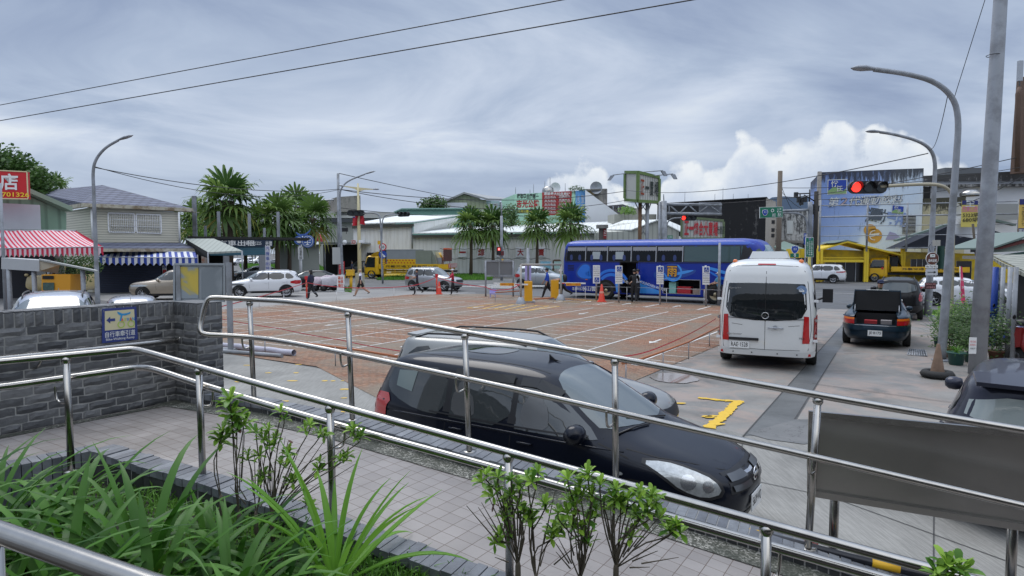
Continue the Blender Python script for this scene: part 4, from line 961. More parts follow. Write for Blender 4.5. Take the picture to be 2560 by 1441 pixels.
def cab(root,x0,w,zt,wl=1.0,z0=.45,fw=1.75):
 """x0 = rear of cab, cab extends fw forward"""
 xf=x0+fw;B=Body(fw,[(z0,.06),(z0+.3,.0),(1.3,.02),(1.45,.06),(zt-.15,.32),(zt-.05,.45),(zt,.7)],[(z0,fw-.02),(z0+.2,fw),(zt-.2,fw-.02),(zt-.06,fw-.1),(zt,fw-.4)],[(z0,w-.05),(z0+.2,w),(1.4,w),(zt-.2,w-.08),(zt-.07,w-.2),(zt,w-.5)],nf=6,nr=10,n=64,levels=30)
 off=V((x0+fw/2,0,0))
 def mv_(mb):mb.v=[tuple(V(v)+off)for v in mb.v];return mb
 b=MB();b.add(B.vs,B.fs,m_ty,True);c=mv_(b).build('cab',root)
 for v in('left','right'):
  b=MB();B.patch(b,v,[(.26,1.24),(1.42,1.22),(1.42,zt-.22),(.52,zt-.20)],m_glass,.01,.2,sm=0);mv_(b).build('side_window',c)
  b=MB();B.line(b,v,[(.25,z0+.15),(.3,1.3),(.55,zt-.18),(1.45,zt-.18),(1.45,z0+.15)],.015,m_seam,.006);mv_(b).build('door_seam',c)
 b=MB();B.patch(b,'front',[(-w*.85,1.35),(w*.85,1.35),(w*.78,zt-.2),(-w*.78,zt-.2)],m_glassc,.01,.2,sm=1);mv_(b).build('windscreen',c)
 for k in(1,-1):
  b=MB();B.patch(b,'front',[(k*w*.55,.75),(k*w*.92,.75),(k*w*.92,.98),(k*w*.6,.95)],m_lamp,.012,.1);mv_(b).build('headlight',root)
  b=MB();b.box((xf-.35,k*(w+.14),1.55),(.06,.14,.34),m_black);b.tube([(xf-.35,k*(w-.06),1.75),(xf-.35,k*(w+.14),1.7)],.012,m_black,5);b.build('door_mirror',root)
 b=MB();b.box((xf-.05,0,z0+.02),(.16,w*2-.1,.22),m_black);b.build('bumper',root)
 return B
def twheels(root,xs,w,r,dual=()):
 for x in xs:
  for k in(1,-1):wheel(root,x,k*(w-.12),r,k,'steel',.24,6)
t1=thing('flatbed_truck','yellow flatbed works truck with a folded crane, parked beside the yellow building','truck')
cab(t1,2.3,.95,2.15)
twheels(t1,(3.35,-1.6),.95,.40)
b=MB();b.box((-.6,0,.72),(6.0,.8,.18),m_black);b.build('chassis',t1)
b=MB();b.box((-.9,0,.98),(5.9,2.0,.10),m_ty)
for k in(1,-1):b.box((-.9,k*1.0,1.18),(5.9,.05,.38),m_ty)
b.box((-3.82,0,1.18),(.05,1.95,.38),m_ty)
for i in range(9):
 for k in(1,-1):b.box((-3.75+i*.71,k*1.035,1.18),(.05,.03,.36),m_ty)
bed=b.build('load_bed',t1)
b=MB();b.text('兆藝交通工程有限公司',(-.9,1.055,1.18),(-1,0,0),(0,0,1),.20,m_ink,4.2,bold=.01);b.build('lettering',bed)
b=MB();b.box((1.75,0,1.6),(.5,.8,1.2),m_black);b.slab([(2.05,-.3,2.2),(1.55,-.3,1.1),(1.9,-.3,1.1),(2.3,-.3,2.2)],(0,.6,0),m_black);b.tube([(1.2,0,1.3),(1.6,0,2.35),(2.2,0,2.4)],.10,m_black,8);b.box((1.75,0,2.42),(.5,.3,.16),mat('lamp_orange',(.75,.22,.03),.4));b.build('crane',t1)
b=MB();b.tube([(2.25,-.9,.95),(2.25,-.9,2.2),(2.25,.9,2.2),(2.25,.9,.95)],.04,m_ty,6);b.build('head_board',t1)
b=MB();b.disc((2.75,.965,1.22),.10,(0,1,0),m_red,16);b.build('door_emblem',t1)
for k in(-1,1):b=MB();b.lathe([(.0,0),(.03,0)],m_amber,(3.2,k*.5,2.15));
place(t1,tuple(G(2290,706)),R(180-27))
t1.scale=(1.0,1.0,1.04)
t2=thing('covered_truck','yellow works truck with grey canvas cover and traffic arrow board, left of the palms','truck')
cab(t2,3.4,1.1,2.55,fw=1.9)
b=MB();b.slab([(3.5,-.9,2.5),(4.5,-.9,2.5),(3.9,-.7,2.85),(3.55,-.7,2.95)],(0,1.8,0),m_ty);b.build('wind_deflector',t2)
twheels(t2,(4.3,-1.6,-2.7),1.1,.48)
b=MB();b.box((-.6,0,.85),(9.0,.9,.2),m_black);b.build('chassis',t2)
b=MB();b.box((-.6,0,1.1),(8.0,2.2,.12),m_ty)
for k in(1,-1):
 b.box((-.6,k*1.1,1.36),(8.0,.06,.5),m_ty);
 b.box((.2,k*1.1,.62),(5.5,.05,.12),m_ty);b.box((.2,k*1.1,.84),(5.5,.05,.07),m_ty)
 for i in range(5):b.box((-2.4+i*1.3,k*1.1,.8),(.05,.05,.45),m_ty)
bed=b.build('load_bed',t2)
b=MB();b.text('兆藝交通工程有限公司',(-.4,1.145,1.36),(-1,0,0),(0,0,1),.26,m_ink,6.0,bold=.01);b.build('lettering',bed)
m_canv=mat('grey_canvas',(.26,.28,.29),.8,var=.15,vs=2);m_canv2=mat('olive_canvas',(.22,.24,.19),.85,var=.2,vs=2)
b=MB();b.box((.8,0,2.35),(3.4,2.16,1.5),m_canv,M=None);b.slab([(2.5,-1.09,1.62),(3.3,-1.09,1.62),(3.3,-1.09,3.1),(2.5,-1.09,3.1)],(0,2.18,0),m_dark);b.box((1.2,0,3.14),(4.3,2.2,.08),m_canv);b.box((-1.8,0,2.30),(1.8,2.2,1.56),m_canv2);b.slab([(-2.7,-1.1,1.55),(-3.3,-1.0,1.62),(-3.0,-1.0,2.6),(-2.7,-1.1,3.05)],(0,2.1,0),m_canv2);b.build('canvas_cover',t2)
b=MB();m_ds=mat('marker_red',(.45,.03,.02),.6)
for i in range(10):
 for j in range(2):b.disc((-.7+i*.36+j*.18,1.11,1.75+j*.26),.07,(0,1,0),m_ds,10,.01)
b.slab([(-1.0,1.09,1.62),(2.4,1.09,1.62),(2.4,1.09,2.14),(-1.0,1.09,2.14)],(0,.006,0),m_ty);b.build('marker_panel',t2)
b=MB();b.box((-4.15,0,2.55),(.25,2.0,1.25),mat('arrow_board',(.10,.045,.04),.7,var=.4,vs=12));b.box((-4.15,0,3.25),(.3,1.9,.12),m_orange)
for i in range(6):
 for j in range(5):b.disc((-3.98+0.0,-.85+i*.34,2.1+j*.22),.07,(1,0,0),m_orange,8,.02)
for k in(1,-1):b.tube([(-4.1,k*.8,1.1),(-4.1,k*.8,2.0)],.06,m_galv,6)
b.build('arrow_board',t2)
b=MB();b.box((-4.7,0,1.45),(.25,2.2,.45),mat('chevron_panel',(.5,.1,.08),.5));
for i in range(7):b.box((-4.0+i*.0,0,0),(.0,.0,.0),m_white)
for i in range(6):b.slab([(-4.84,-1.05+i*.36,1.25),(-4.84,-.9+i*.36,1.25),(-4.84,-.72+i*.36,1.66),(-4.84,-.87+i*.36,1.66)],(-.004,0,0),m_white);b.slab([(-4.58-.25*0,-1.112,1.25)]*0+[(-4.80,1.112,1.26),(-4.74,1.112,1.26),(-4.66,1.112,1.64),(-4.72,1.112,1.64)],(0,.004,0),m_white)
b.build('chevron_board',t2)
b=MB();b.box((-3.4,.2,1.95),(.5,.7,.7),m_galv);b.slab([(-3.7,-.6,2.1),(-2.9,-.6,2.3),(-2.9,-.6,2.9),(-3.2,-.6,2.9)],(0,1.0,0),m_cream);b.tube([(-3.6,.3,2.2),(-3.3,.3,2.8)],.12,m_ty,8);b.build('machinery',t2)
place(t2,tuple(G(1030,697)),R(180-14));t2.scale=(.95,.95,.95)
def corr(name,col,ang,period=.3,rough=.6,line=.62,var=.1,horiz=False,dirt=None):
 """ribbed sheet cladding; ang = direction along the wall, degrees"""
 m=bpy.data.materials.new(name);m.use_nodes=True;nt=m.node_tree;b=bsdf(m)
 g=nt.nodes.new('ShaderNodeNewGeometry').outputs['Position'];sp=nt.nodes.new('ShaderNodeSeparateXYZ');nt.links.new(g,sp.inputs[0])
 if horiz:d=sp.outputs[2]
 else:d=math_(nt,'ADD',math_(nt,'MULTIPLY',sp.outputs[0],cos(R(ang))),math_(nt,'MULTIPLY',sp.outputs[1],sin(R(ang))))
 fr=math_(nt,'FRACT',math_(nt,'DIVIDE',d,period))
 k=ramp(nt,fr,[(0.,line),(.12,line),(.22,1.),(.85,1.),(1.,line)])
 n=noise(nt,g,.8,6,.65)
 c=mixc(nt,n,tuple(q*(1-var)for q in col),tuple(q*(1+var)for q in col))
 if dirt:
  mp=nt.nodes.new('ShaderNodeMapping');mp.inputs['Scale'].default_value=(1.6,1.6,.16);nt.links.new(g,mp.inputs[0])
  c=mixc(nt,ramp(nt,noise(nt,mp.outputs[0],1.3,6,.7),[(.5,0.),(.72,.55)]),c,dirt)
 c=mixc(nt,1.,c,k,'MULTIPLY');nt.links.new(c,b.inputs['Base Color']);b.inputs['Roughness'].default_value=rough
 bp=nt.nodes.new('ShaderNodeBump');bp.inputs['Strength'].default_value=.5;bp.inputs['Distance'].default_value=.03
 nt.links.new(k,bp.inputs['Height']);nt.links.new(bp.outputs[0],b.inputs['Normal']);MATS[name]=m;return m
def stained(name,col,ztop,reach=2.5,dark=(.025,.024,.022),amt=.9,scale=1.5,second=None,base=.0):
 m=bpy.data.materials.new(name);m.use_nodes=True;nt=m.node_tree;b=bsdf(m)
 g=nt.nodes.new('ShaderNodeNewGeometry').outputs['Position'];sp=nt.nodes.new('ShaderNodeSeparateXYZ');nt.links.new(g,sp.inputs[0])
 mp=nt.nodes.new('ShaderNodeMapping');mp.inputs['Scale'].default_value=(scale*1.6,scale*1.6,scale*.28);nt.links.new(g,mp.inputs[0])
 n1=noise(nt,mp.outputs[0],1.2,8,.72);n2=noise(nt,g,1.7,8,.7)
 dz=math_(nt,'DIVIDE',math_(nt,'SUBTRACT',ztop,sp.outputs[2]),reach)
 th=math_(nt,'ADD',math_(nt,'MULTIPLY',n1,.65),math_(nt,'MULTIPLY',n2,.35))
 k=math_(nt,'SUBTRACT',math_(nt,'ADD',th,base),math_(nt,'MULTIPLY',math_(nt,'MINIMUM',math_(nt,'MAXIMUM',dz,0.),1.),.30))
 k=ramp(nt,k,[(.40,0.),(.50,amt)])
 c=mixc(nt,noise(nt,g,.6,5,.6),tuple(q*.85 for q in col),tuple(min(1,q*1.12)for q in col))
 c=mixc(nt,k,c,dark);nt.links.new(c,b.inputs['Base Color']);b.inputs['Roughness'].default_value=.85;MATS[name]=m;return m
def fp(px,D,py=HOR):p=P(px,py,D);return V((p.x,p.y,0))
def wallq(b,xl,Dl,xr,Dr,yt,yb,m,off=0.):
 """vertical quad; yt, yb = (left, right) pixel rows, or a height in metres when a str"""
 a,c=fp(xl,Dl),fp(xr,Dr);n=(c-a).cross(V((0,0,1))).normalized();a=a+n*off;c=c+n*off
 def z(v,D):return float(v)if isinstance(v,str)else HT(v,D)
 yt=yt if isinstance(yt,tuple)else(yt,yt);yb=yb if isinstance(yb,tuple)else(yb,yb)
 q=[V((a.x,a.y,z(yb[0],Dl))),V((c.x,c.y,z(yb[1],Dr))),V((c.x,c.y,z(yt[1],Dr))),V((a.x,a.y,z(yt[0],Dl)))]
 b.poly(q,m);return q,n
def block(b,xl,Dl,xr,Dr,yt,yb,depth,m,top=None,off=0.):
 a,c=fp(xl,Dl),fp(xr,Dr);n=(c-a).cross(V((0,0,1))).normalized();bk=-n*depth;a+=n*off;c+=n*off
 def z(v,D):return float(v)if isinstance(v,str)else HT(v,D)
 yt=yt if isinstance(yt,tuple)else(yt,yt);yb=yb if isinstance(yb,tuple)else(yb,yb)
 q=[V((a.x,a.y,z(yb[0],Dl))),V((c.x,c.y,z(yb[1],Dr))),V((c.x,c.y,z(yt[1],Dr))),V((a.x,a.y,z(yt[0],Dl)))]
 b.slab(q,bk,m);return q,n
def bthing(name,label,cat,px,D,group=None):return thing(name,label,cat,tuple(fp(px,D)),0,group)
def on(q,u,v,off=0.02):
 """point on quad q (bl, br, tr, tl) at fractions u, v"""
 p=q[0].lerp(q[1],u).lerp(q[3].lerp(q[2],u),v);n=(q[1]-q[0]).cross(V((0,0,1))).normalized();return p+n*off
def sub(q,u0,u1,v0,v1,off=.02):return[on(q,u0,v0,off),on(q,u1,v0,off),on(q,u1,v1,off),on(q,u0,v1,off)]
def qtext(b,st,q,u,v,h,m,w=None,off=.04,bold=0.,vertical=False,gap=1.08):
 xd=(q[1]-q[0]).normalized();b.text(st,on(q,u,v,off),xd,(0,0,1),h,m,w,bold,vertical,gap)
def frame(b,q,t,m,n,th=.06):
 a,c,d,e=q;x=(c-a).normalized();z=V((0,0,1))
 for p,r in((a,c),(e,d)):b.slab([p-z*t/2,r-z*t/2,r+z*t/2,p+z*t/2],n*th,m)
 for p,r in((a,e),(c,d)):b.slab([p+z*t/2-x*t/2,p+z*t/2+x*t/2,r-z*t/2+x*t/2,r-z*t/2-x*t/2],n*th,m)
B=lambda*a:bthing(*a)
m_roof_t=corr('grey_roof_tiles',(.13,.14,.17),0,.34,.5,.5,.15)
def tile_mat(name,col):
 m=bpy.data.materials.new(name);m.use_nodes=True;nt=m.node_tree;b=bsdf(m);g=nt.nodes.new('ShaderNodeNewGeometry').outputs['Position']
 mp=nt.nodes.new('ShaderNodeMapping');nt.links.new(g,mp.inputs[0]);mp.inputs['Rotation'].default_value=(R(90),0,0)
 br=nt.nodes.new('ShaderNodeTexBrick');nt.links.new(mp.outputs[0],br.inputs[0]);br.inputs['Scale'].default_value=1
 br.inputs['Brick Width'].default_value=.42;br.inputs['Row Height'].default_value=.20;br.inputs['Mortar Size'].default_value=.035;br.inputs['Mortar Smooth'].default_value=.8
 br.inputs['Color1'].default_value=(*col,1);br.inputs['Color2'].default_value=(*[c*1.25 for c in col],1);br.inputs['Mortar'].default_value=(*[c*.35 for c in col],1)
 nt.links.new(br.outputs[0],b.inputs['Base Color']);b.inputs['Roughness'].default_value=.75;b.inputs['Specular IOR Level'].default_value=.25;MATS[name]=m;return m
m_tiles=tile_mat('slate_tiles',(.12,.13,.175))
m_gcorr=corr('green_cladding',(.22,.34,.25),0,.55,.6,.7)
t=B('shop_building','green clad shop with a gable roof and red and white awning at the left edge','building',60,38)
b=MB();a,c=fp(-60,38),fp(166,40)
pl=[P(-60,735,38),P(166,732,40),P(166,532,40),P(75,492,39),P(-60,432,38)]
pl[0].z=0;pl[1].z=0
b.slab(pl,(-2.0,.8,0),m_gcorr);b.build('wall',t,True)
b=MB();r0,r1=P(-60,425,37.6),P(182,529,39.6);b.slab([r0,r1,r1+V((0,0,.28)),r0+V((0,0,.28))],(-2.2,1.0,0),mat('green_roof_edge',(.25,.34,.26),.6));b.build('roof',t,True)
b=MB();wallq(b,-60,37.4,105,38.6,(505,513),(575,574),mat('blank_sign_white',(.50,.52,.56),.6,var=.12,vs=1.5));b.build('blank_sign_panel',t,True)
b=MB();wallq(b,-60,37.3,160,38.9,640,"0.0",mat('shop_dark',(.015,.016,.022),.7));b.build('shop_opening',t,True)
b=MB();block(b,136,38.0,158,38.2,632,"0.0",.3,m_concrete);b.build('pillar',t,True)
def awning(name,label,xl,xr,yt,yv,yb,Dt,Db,xl2,xr2,n,ma,mb_,drop=.42):
 o=thing(name,label,'awning',tuple(fp((xl+xr)/2,Dt)));A,C=P(xl,yt,Dt),P(xr,yt,Dt);E,F_=P(xl2,yv[0],Db),P(xr2,yv[1],Db)
 b=MB()
 for i in range(n*2):
  u0,u1=i/(n*2),(i+1)/(n*2);m_=ma if i%2 else mb_
  for s_ in range(4):
   p=lambda u,t:A.lerp(C,u).lerp(E.lerp(F_,u),t)-V((0,0,.16*4*t*(1-t)*.5+.03*sin(u*40)))
   b.poly([p(u0,(s_+1)/4),p(u1,(s_+1)/4),p(u1,s_/4),p(u0,s_/4)],m_)
 b.build('canopy',o,True)
 b=MB()
 for i in range(n*2):
  m_=ma if i%2 else mb_;k=4
  for j in range(k):
   u0,u1=(i+j/k)/(n*2),(i+(j+1)/k)/(n*2)
   z=lambda u:drop+.08*cos(u*n*2*pi)
   p0,p1=E.lerp(F_,u0),E.lerp(F_,u1);b.poly([p0-V((0,0,z(u0))),p1-V((0,0,z(u1))),p1,p0],m_)
 b.poly([C,F_,F_-V((0,0,drop)),C-V((0,0,.3))],ma)
 b.build('valance',o,True)
 b=MB();b.tube([A,C],.04,m_galv,6);b.tube([E,F_],.03,m_galv,6);b.build('awning_bar',o,True);return o
m_ar,m_aw=mat('awning_red',(.52,.018,.055),.7,var=.12,vs=2),mat('awning_pinkish_white',(.62,.50,.53),.7,var=.08,vs=2)
awning('red_awning','red and white striped shop awning with scalloped edge',-60,190,577,(623,617),0,37.2,34.8,-40,258,24,m_ar,m_aw)
t=B('red_shop_sign','red signboard with a white Chinese character and yellow phone number','sign',30,36.5)
b=MB();q,n=block(b,-150,36.2,76,37.0,(419,430),(494,498),.25,mat('sign_red',(.55,.012,.018),.45));bd=b.build('board',t,True)
b=MB();qtext(b,'店',q,.797,.60,.95,m_plate,.95,bold=.02);qtext(b,'商',q,.50,.60,.95,m_plate,.95,bold=.02);qtext(b,'038-8701326',q,.745,.15,.26,mat('sign_yellow',(.80,.55,.03),.5),2.5,bold=.02);b.build('lettering',bd,True)
b=MB();frame(b,q,.06,m_cream,n,.03);b.build('board_frame',bd,True)
m_side=corr('beige_siding',(.56,.54,.45),0,.17,.65,.55,.06,horiz=True)
t=B('beige_house','beige house with grey tiled hip roof and barred upstairs windows','building',330,43)
b=MB();block(b,228,43,453,46.5,(519,531),"0.0",8,m_side)
a=fp(228,43);l=fp(160,47.5)
b.slab([V((a.x,a.y,0)),V((a.x,a.y,HT(519,43))),V((l.x,l.y,HT(531,47.5))),V((l.x,l.y,0))],(.3,2,0),m_side);b.build('wall',t,True)
b=MB();el,er=P(206,508,42.2),P(479,521,46.8);ap=P(256,463,47.5);bl=P(130,520,50);rb=P(80,480,56);br_=P(470,528,56)
b.poly([el,er,ap],m_tiles);b.poly([el,ap,rb,bl],m_tiles);b.poly([er,br_,rb,ap],m_tiles);rf=b.build('roof',t,True)
b=MB();g_=V((0,0,-.26));m_gut=mat('gutter_cream',(.45,.42,.33),.5,var=.15,vs=2,dirt=(.2,.15,.09),ds=2)
b.slab([el+g_,er+g_,er,el],(0,.25,0),m_gut);b.slab([bl+g_,el+g_,el,bl],(.2,.2,0),m_gut)
b.slab([el+g_,er+g_,er+g_+V((0,1.2,0)),el+g_+V((0,1.2,0))],(0,0,.03),m_gut);b.build('gutter',rf,True)
for x,yy,D in((447,531,46.2),(228,519,42.8)):
 b=MB();p=P(x,yy,D);b.tube([p,V((p.x,p.y,HT(606,D)))],.06,m_white,8);b.build('downpipe',t,True)
for x0,x1,y0,y1 in((273,338,533,580),(343,404,536,582)):
 Dl=43+(x0-228)/225*3.5;Dr=43+(x1-228)/225*3.5
 b=MB();q,n=wallq(b,x0,Dl,x1,Dr,(y0,y0+2),(y1,y1+2),mat('dim_window',(.07,.08,.09),.15),.03);w_=b.build('window',t,True)
 b=MB();frame(b,q,.09,m_white,n,.10)
 b.build('window_frame',w_,True);b=MB()
 for i in range(1,14):p,r_=on(q,i/14,0,.12),on(q,i/14,1,.12);b.tube([p,r_],.018,m_white,4)
 for v_ in(.33,.66):b.tube([on(q,0,v_,.12),on(q,1,v_,.12)],.018,m_white,4)
 b.build('window_bars',w_,True)
b=MB();a1,a2,a3,a4=P(243,607,42.9),P(452,607,46.3),P(497,622,44.8),P(255,622,41.2)
b.poly([a4,a3,a2,a1],m_tiles);b.slab([a4-V((0,0,.2)),a3-V((0,0,.2)),a3,a4],(0,.2,0),m_gut);b.build('lower_roof',t,True)
b=MB();q,n=wallq(b,245,42.7,402,45.2,662,"0.0",corr('dark_blue_shutter',(.012,.022,.055),0,.12,.5,.4,.1,horiz=True),.05);b.build('shutter',t,True)
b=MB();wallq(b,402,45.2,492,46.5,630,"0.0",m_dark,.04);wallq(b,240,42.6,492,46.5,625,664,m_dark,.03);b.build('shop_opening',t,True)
b=MB();q,n=wallq(b,405,45.2,416,45.3,660,685,m_plate,.08);b.add(sub(q,.1,.9,.05,.4,.02),[(0,1,2,3)],m_red);qtext(b,'冰',q,.5,.7,.3,m_blue);b.build('small_sign',t,True)
awning('blue_awning','blue and white striped awning with scalloped edge on the beige house',248,488,630,(643,645),0,43.6,41.6,240,494,16,mat('awning_blue',(.02,.05,.28),.7),mat('awning_white',(.60,.61,.63),.7),.45)
t=B('rental_shop','low rental shop with dark blue fascia sign, blue shutter and grey pillars','building',600,49)
b=MB();q,n=block(b,500,48,682,49.5,(598,601),(617,617),.5,mat('fascia_navy',(.010,.025,.05),.4));fs=b.build('fascia',t,True)
b=MB();qtext(b,'汽車出租',q,.50,.5,.42,m_plate,2.6,bold=.01);qtext(b,'0933-995225',q,.72,.5,.24,m_plate,1.25);qtext(b,'光復',q,.945,.5,.36,m_plate,.50,bold=.01);b.build('lettering',fs,True)
b=MB();block(b,470,47.5,775,50.5,(591,595),(598,600),5,mat('black_roof',(.02,.022,.02),.8,var=.4,vs=2));b.build('roof',t,True)
b=MB();block(b,525,48.4,664,49.4,617,639,.15,corr('teal_shutter',(.035,.12,.17),0,.16,.5,.5,.1,horiz=True));b.build('shutter',t,True)
for x0,x1,yt in((558,573,640),(648,663,638)):
 b=MB();block(b,x0,48.6,x1,48.8,yt,"0.0",.4,mat('grey_pillar',(.22,.23,.25),.7,var=.15));b.build('pillar',t,True)
b=MB();block(b,503,48.2,516,48.3,620,"0.0",.3,mat('peeling_pillar',(.36,.33,.30),.8,var=.3,vs=5,dirt=(.35,.12,.06),ds=3));b.build('pillar',t,True)
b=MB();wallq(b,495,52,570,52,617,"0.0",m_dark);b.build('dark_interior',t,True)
for x,yt in((484,490),(512,565),(545,529),(622,534),(660,570),(694,530)):
 b=MB();p=P(x,yt,51);r_=.16 if x==484 else .10 if yt<560 else .08;b.slab([V((p.x-r_,p.y,HT(593,51))),V((p.x+r_,p.y,HT(593,51))),V((p.x+r_,p.y,p.z)),V((p.x-r_,p.y,p.z))],(0,.15,0),m_galvp);b.build('roof_post',t,True)
t=B('canvas_stall_roof','pale green grey canvas canopy between the beige house and rental shop','canopy',540,45)
b=MB();c1,c2,c3,c4=P(462,597,46),P(535,597,46),P(605,627,42),P(520,631,42)
m_cn=corr('pale_canvas',(.30,.33,.30),10,.35,.7,.75,.1);b.poly([c4,c3,c2,c1],m_cn);b.slab([c4-V((0,0,.12)),c3-V((0,0,.12)),c3,c4],(0,.1,0),m_cn);b.poly([c1,c4,c4-V((0,0,.4)),P(478,632,46)],mat('dark_cloth',(.03,.032,.03),.9));b.build('canopy',t,True)
for c in(c4,c3):b=MB();b.tube([c,V((c.x,c.y,0))],.05,m_galvp,8);b.build('post',t,True)
t=B('rental_banner','tall white banner with blue vertical Chinese writing beside the rental shop pillar','banner',669,48)
b=MB();q,n=block(b,663,48,675,48,615,681,.08,mat('banner_white',(.55,.55,.60),.6));b.build('cloth',t,True)
b=MB();qtext(b,'汽機車出租',q,.5,.52,.29,m_blue,.27,bold=.02,vertical=True,gap=1.28);b.build('lettering',t,True)
t=B('grey_hut','small pale grey panel hut among the grass behind the station sign','hut',760,64)
b=MB();block(b,724,64,798,66,(617,615),"0.0",4,mat('grey_panel',(.30,.32,.29),.7,var=.05));b.build('wall',t,True)
b=MB();block(b,718,63.6,803,65.6,(613,611),(618,616),5,mat('hut_roof',(.16,.17,.15),.8));b.build('roof',t,True)
t=B('dark_shed','open dark shed with thin corrugated roof left of the warehouse','shed',850,72)
b=MB();block(b,808,74,900,74,612,"0.0",.3,m_dark);b.build('back_wall',t,True)
b=MB();block(b,800,70,905,70,606,610,6,m_galv);b.build('roof',t,True)
for x in(812,898):b=MB();p=fp(x,70.5);b.tube([p,V((p.x,p.y,HT(608,70.5)))],.08,m_galvp,6);b.build('post',t,True)
b=MB();q,n=block(b,878,69.5,890,69.5,600,611,.08,m_plate);b.add(sub(q,.08,.92,.1,.9),[(0,1,2,3)],m_red);qtext(b,'OK',q,.5,.5,.3,m_plate,.42,bold=.02,off=.05);b.build('small_sign',t,True)
t=B('red_tent','red pointed market tent behind the palm trees','tent',790,72)
b=MB();pk=P(783,572,72);m_tent=mat('tent_red',(.50,.05,.06),.7)
for i in range(6):
 q0,q1=2*pi*i/6,2*pi*(i+1)/6;r_=1.3;z1=pk.z-1.1
 b.poly([V((pk.x+r_*cos(q0),pk.y+r_*sin(q0),z1)),V((pk.x+r_*cos(q1),pk.y+r_*sin(q1),z1)),pk],m_tent)
 b.poly([V((pk.x+r_*cos(q0),pk.y+r_*sin(q0),z1-.35)),V((pk.x+r_*cos(q1),pk.y+r_*sin(q1),z1-.35)),V((pk.x+r_*cos(q1),pk.y+r_*sin(q1),z1)),V((pk.x+r_*cos(q0),pk.y+r_*sin(q0),z1))],m_tent)
b.build('cover',t,True)
for i in range(0,6,2):b=MB();q0=2*pi*i/6;b.tube([V((pk.x+1.25*cos(q0),pk.y+1.25*sin(q0),0)),V((pk.x+1.25*cos(q0),pk.y+1.25*sin(q0),pk.z-1.2))],.05,m_white,6);b.build('pole',t,True)
m_oldc=stained('old_concrete',(.30,.28,.25),13,6,(.10,.10,.09),.7,.8)
t=B('concrete_tower_building','grey concrete building with a stained square roof tower, behind the flag pole','building',870,110)
b=MB();block(b,845,108,903,110,(493,489),(530,530),8,m_oldc);b.build('roof_tower',t,True)
b=MB();block(b,770,112,846,112,(503,505),(535,535),8,mat('tan_concrete',(.30,.26,.22),.8,var=.15));b.build('parapet',t,True)
b=MB();p=[P(x,502-i*.8,110)for i,x in enumerate((778,800,822,845))];b.tube(p,.18,m_galv,6)
for x in(805,815,825,838):a=P(x,500,110);b.tube([a,a-V((0,0,.9))],.08,m_galv,5)
b.build('pipe_rail',t,True)
b=MB();block(b,800,109,990,112,(528,531),"0.0",14,mat('pale_grey_wall',(.36,.36,.34),.7,var=.08));b.build('wall',t,True)
b=MB();block(b,830,108.5,985,111,(546,549),(556,557),1,mat('window_strip',(.06,.065,.07),.3));b.build('window',t,True)
b=MB();block(b,800,108,992,111,(538,540),(545,546),2,mat('pale_ledge',(.45,.45,.43),.7));b.build('ledge',t,True)
m_wh=corr('warehouse_cladding',(.76,.76,.74),-14,.42,.6,.92,.06,dirt=(.42,.40,.32))
m_wr=corr('warehouse_roof',(.70,.72,.70),-14,.6,.55,.80,.06)
t=B('white_warehouse','long white corrugated warehouse with red Chinese characters on white boards','building',1250,78)
b=MB();q1,n=block(b,884,74,1030,75.5,(564,560),"0.0",12,m_wh);q2,n=block(b,1030,75.6,1705,83,(588,591),"0.0",12,m_wh,off=-.02);b.build('wall',t,True)
b=MB()
r=[P(880,562,73.4),P(1034,557,75),P(1150,540,92),P(1000,541,90)];b.slab(r,(0,0,.12),m_wr)
r=[P(1030,585,75),P(1530,580,80.5),P(1530,556,95),P(1120,572,93)];b.slab(r,(0,0,.12),m_wr);rf=b.build('roof',t,True)
b=MB();b.poly([P(1034,585,75.8),P(1130,571,93),P(1148,543,92),P(1034,559,75.8)],m_wh);b.build('upper_wall',t,True)
b=MB();a,c=P(880,565,73.5),P(1034,560,75.1);b.slab([a-V((0,0,.3)),c-V((0,0,.3)),c,a],(0,.3,0),mat('dark_eave',(.07,.07,.06),.8));a,c=P(1030,588,75.1),P(1530,583,80.6);b.slab([a-V((0,0,.3)),c-V((0,0,.3)),c,a],(0,.3,0),mat('dark_eave'));b.build('eave',rf,True)
b=MB();p=P(1030,560,75.3);b.tube([p,V((p.x,p.y,HT(622,75.3)))],.09,m_galvp,6);b.build('downpipe',t,True)
b=MB();wallq(b,917,74.2,942,74.5,632,648,m_dark,.1);b.build('window',t,True)
for i,(x,ch)in enumerate(((1156,'一'),(1203,'綜'),(1252,'合'),(1301,'大'),(1353,'賣'))):
 D=75.6+(x-1030)/675*7.4;b=MB();q,n=block(b,x-10.5,D-.35,x+10.5,D-.12,618,643,.08,mat('board_white',(.82,.83,.86),.6));bd=b.build('character_board',t,True)
 b=MB();qtext(b,ch,q,.5,.48,.85 if ch!='一' else .18,mat('char_red',(.42,.02,.02),.6),.80,bold=.02);b.build('lettering',bd,True)
m_cream_p=corr('cream_cladding',(.50,.50,.38),-14,.42,.6,.72,.05)
b=MB();wallq(b,1375,79.3,1390,79.5,(592,592),"0.0",m_cream_p,.05);wallq(b,1412,79.7,1480,80.5,(592,592),"0.0",m_cream_p,.05);b.build('cream_wall_panel',t,True)
b=MB();a=[P(1100+i*12,622+2.5*(i%2),76.0+i*.13)for i in range(24)];b.tube(a,.025,m_wire,4);a=[P(1100+i*12,646+2.5*(i%2),76.0+i*.13)for i in range(24)];b.tube(a,.025,m_wire,4);b.build('light_string',t,True)
t=B('white_gable_hall','white corrugated hall with low gable, behind the coach','building',1640,76)
m_wg=corr('gable_cladding',(.50,.51,.46),0,.5,.6,.7,.06)
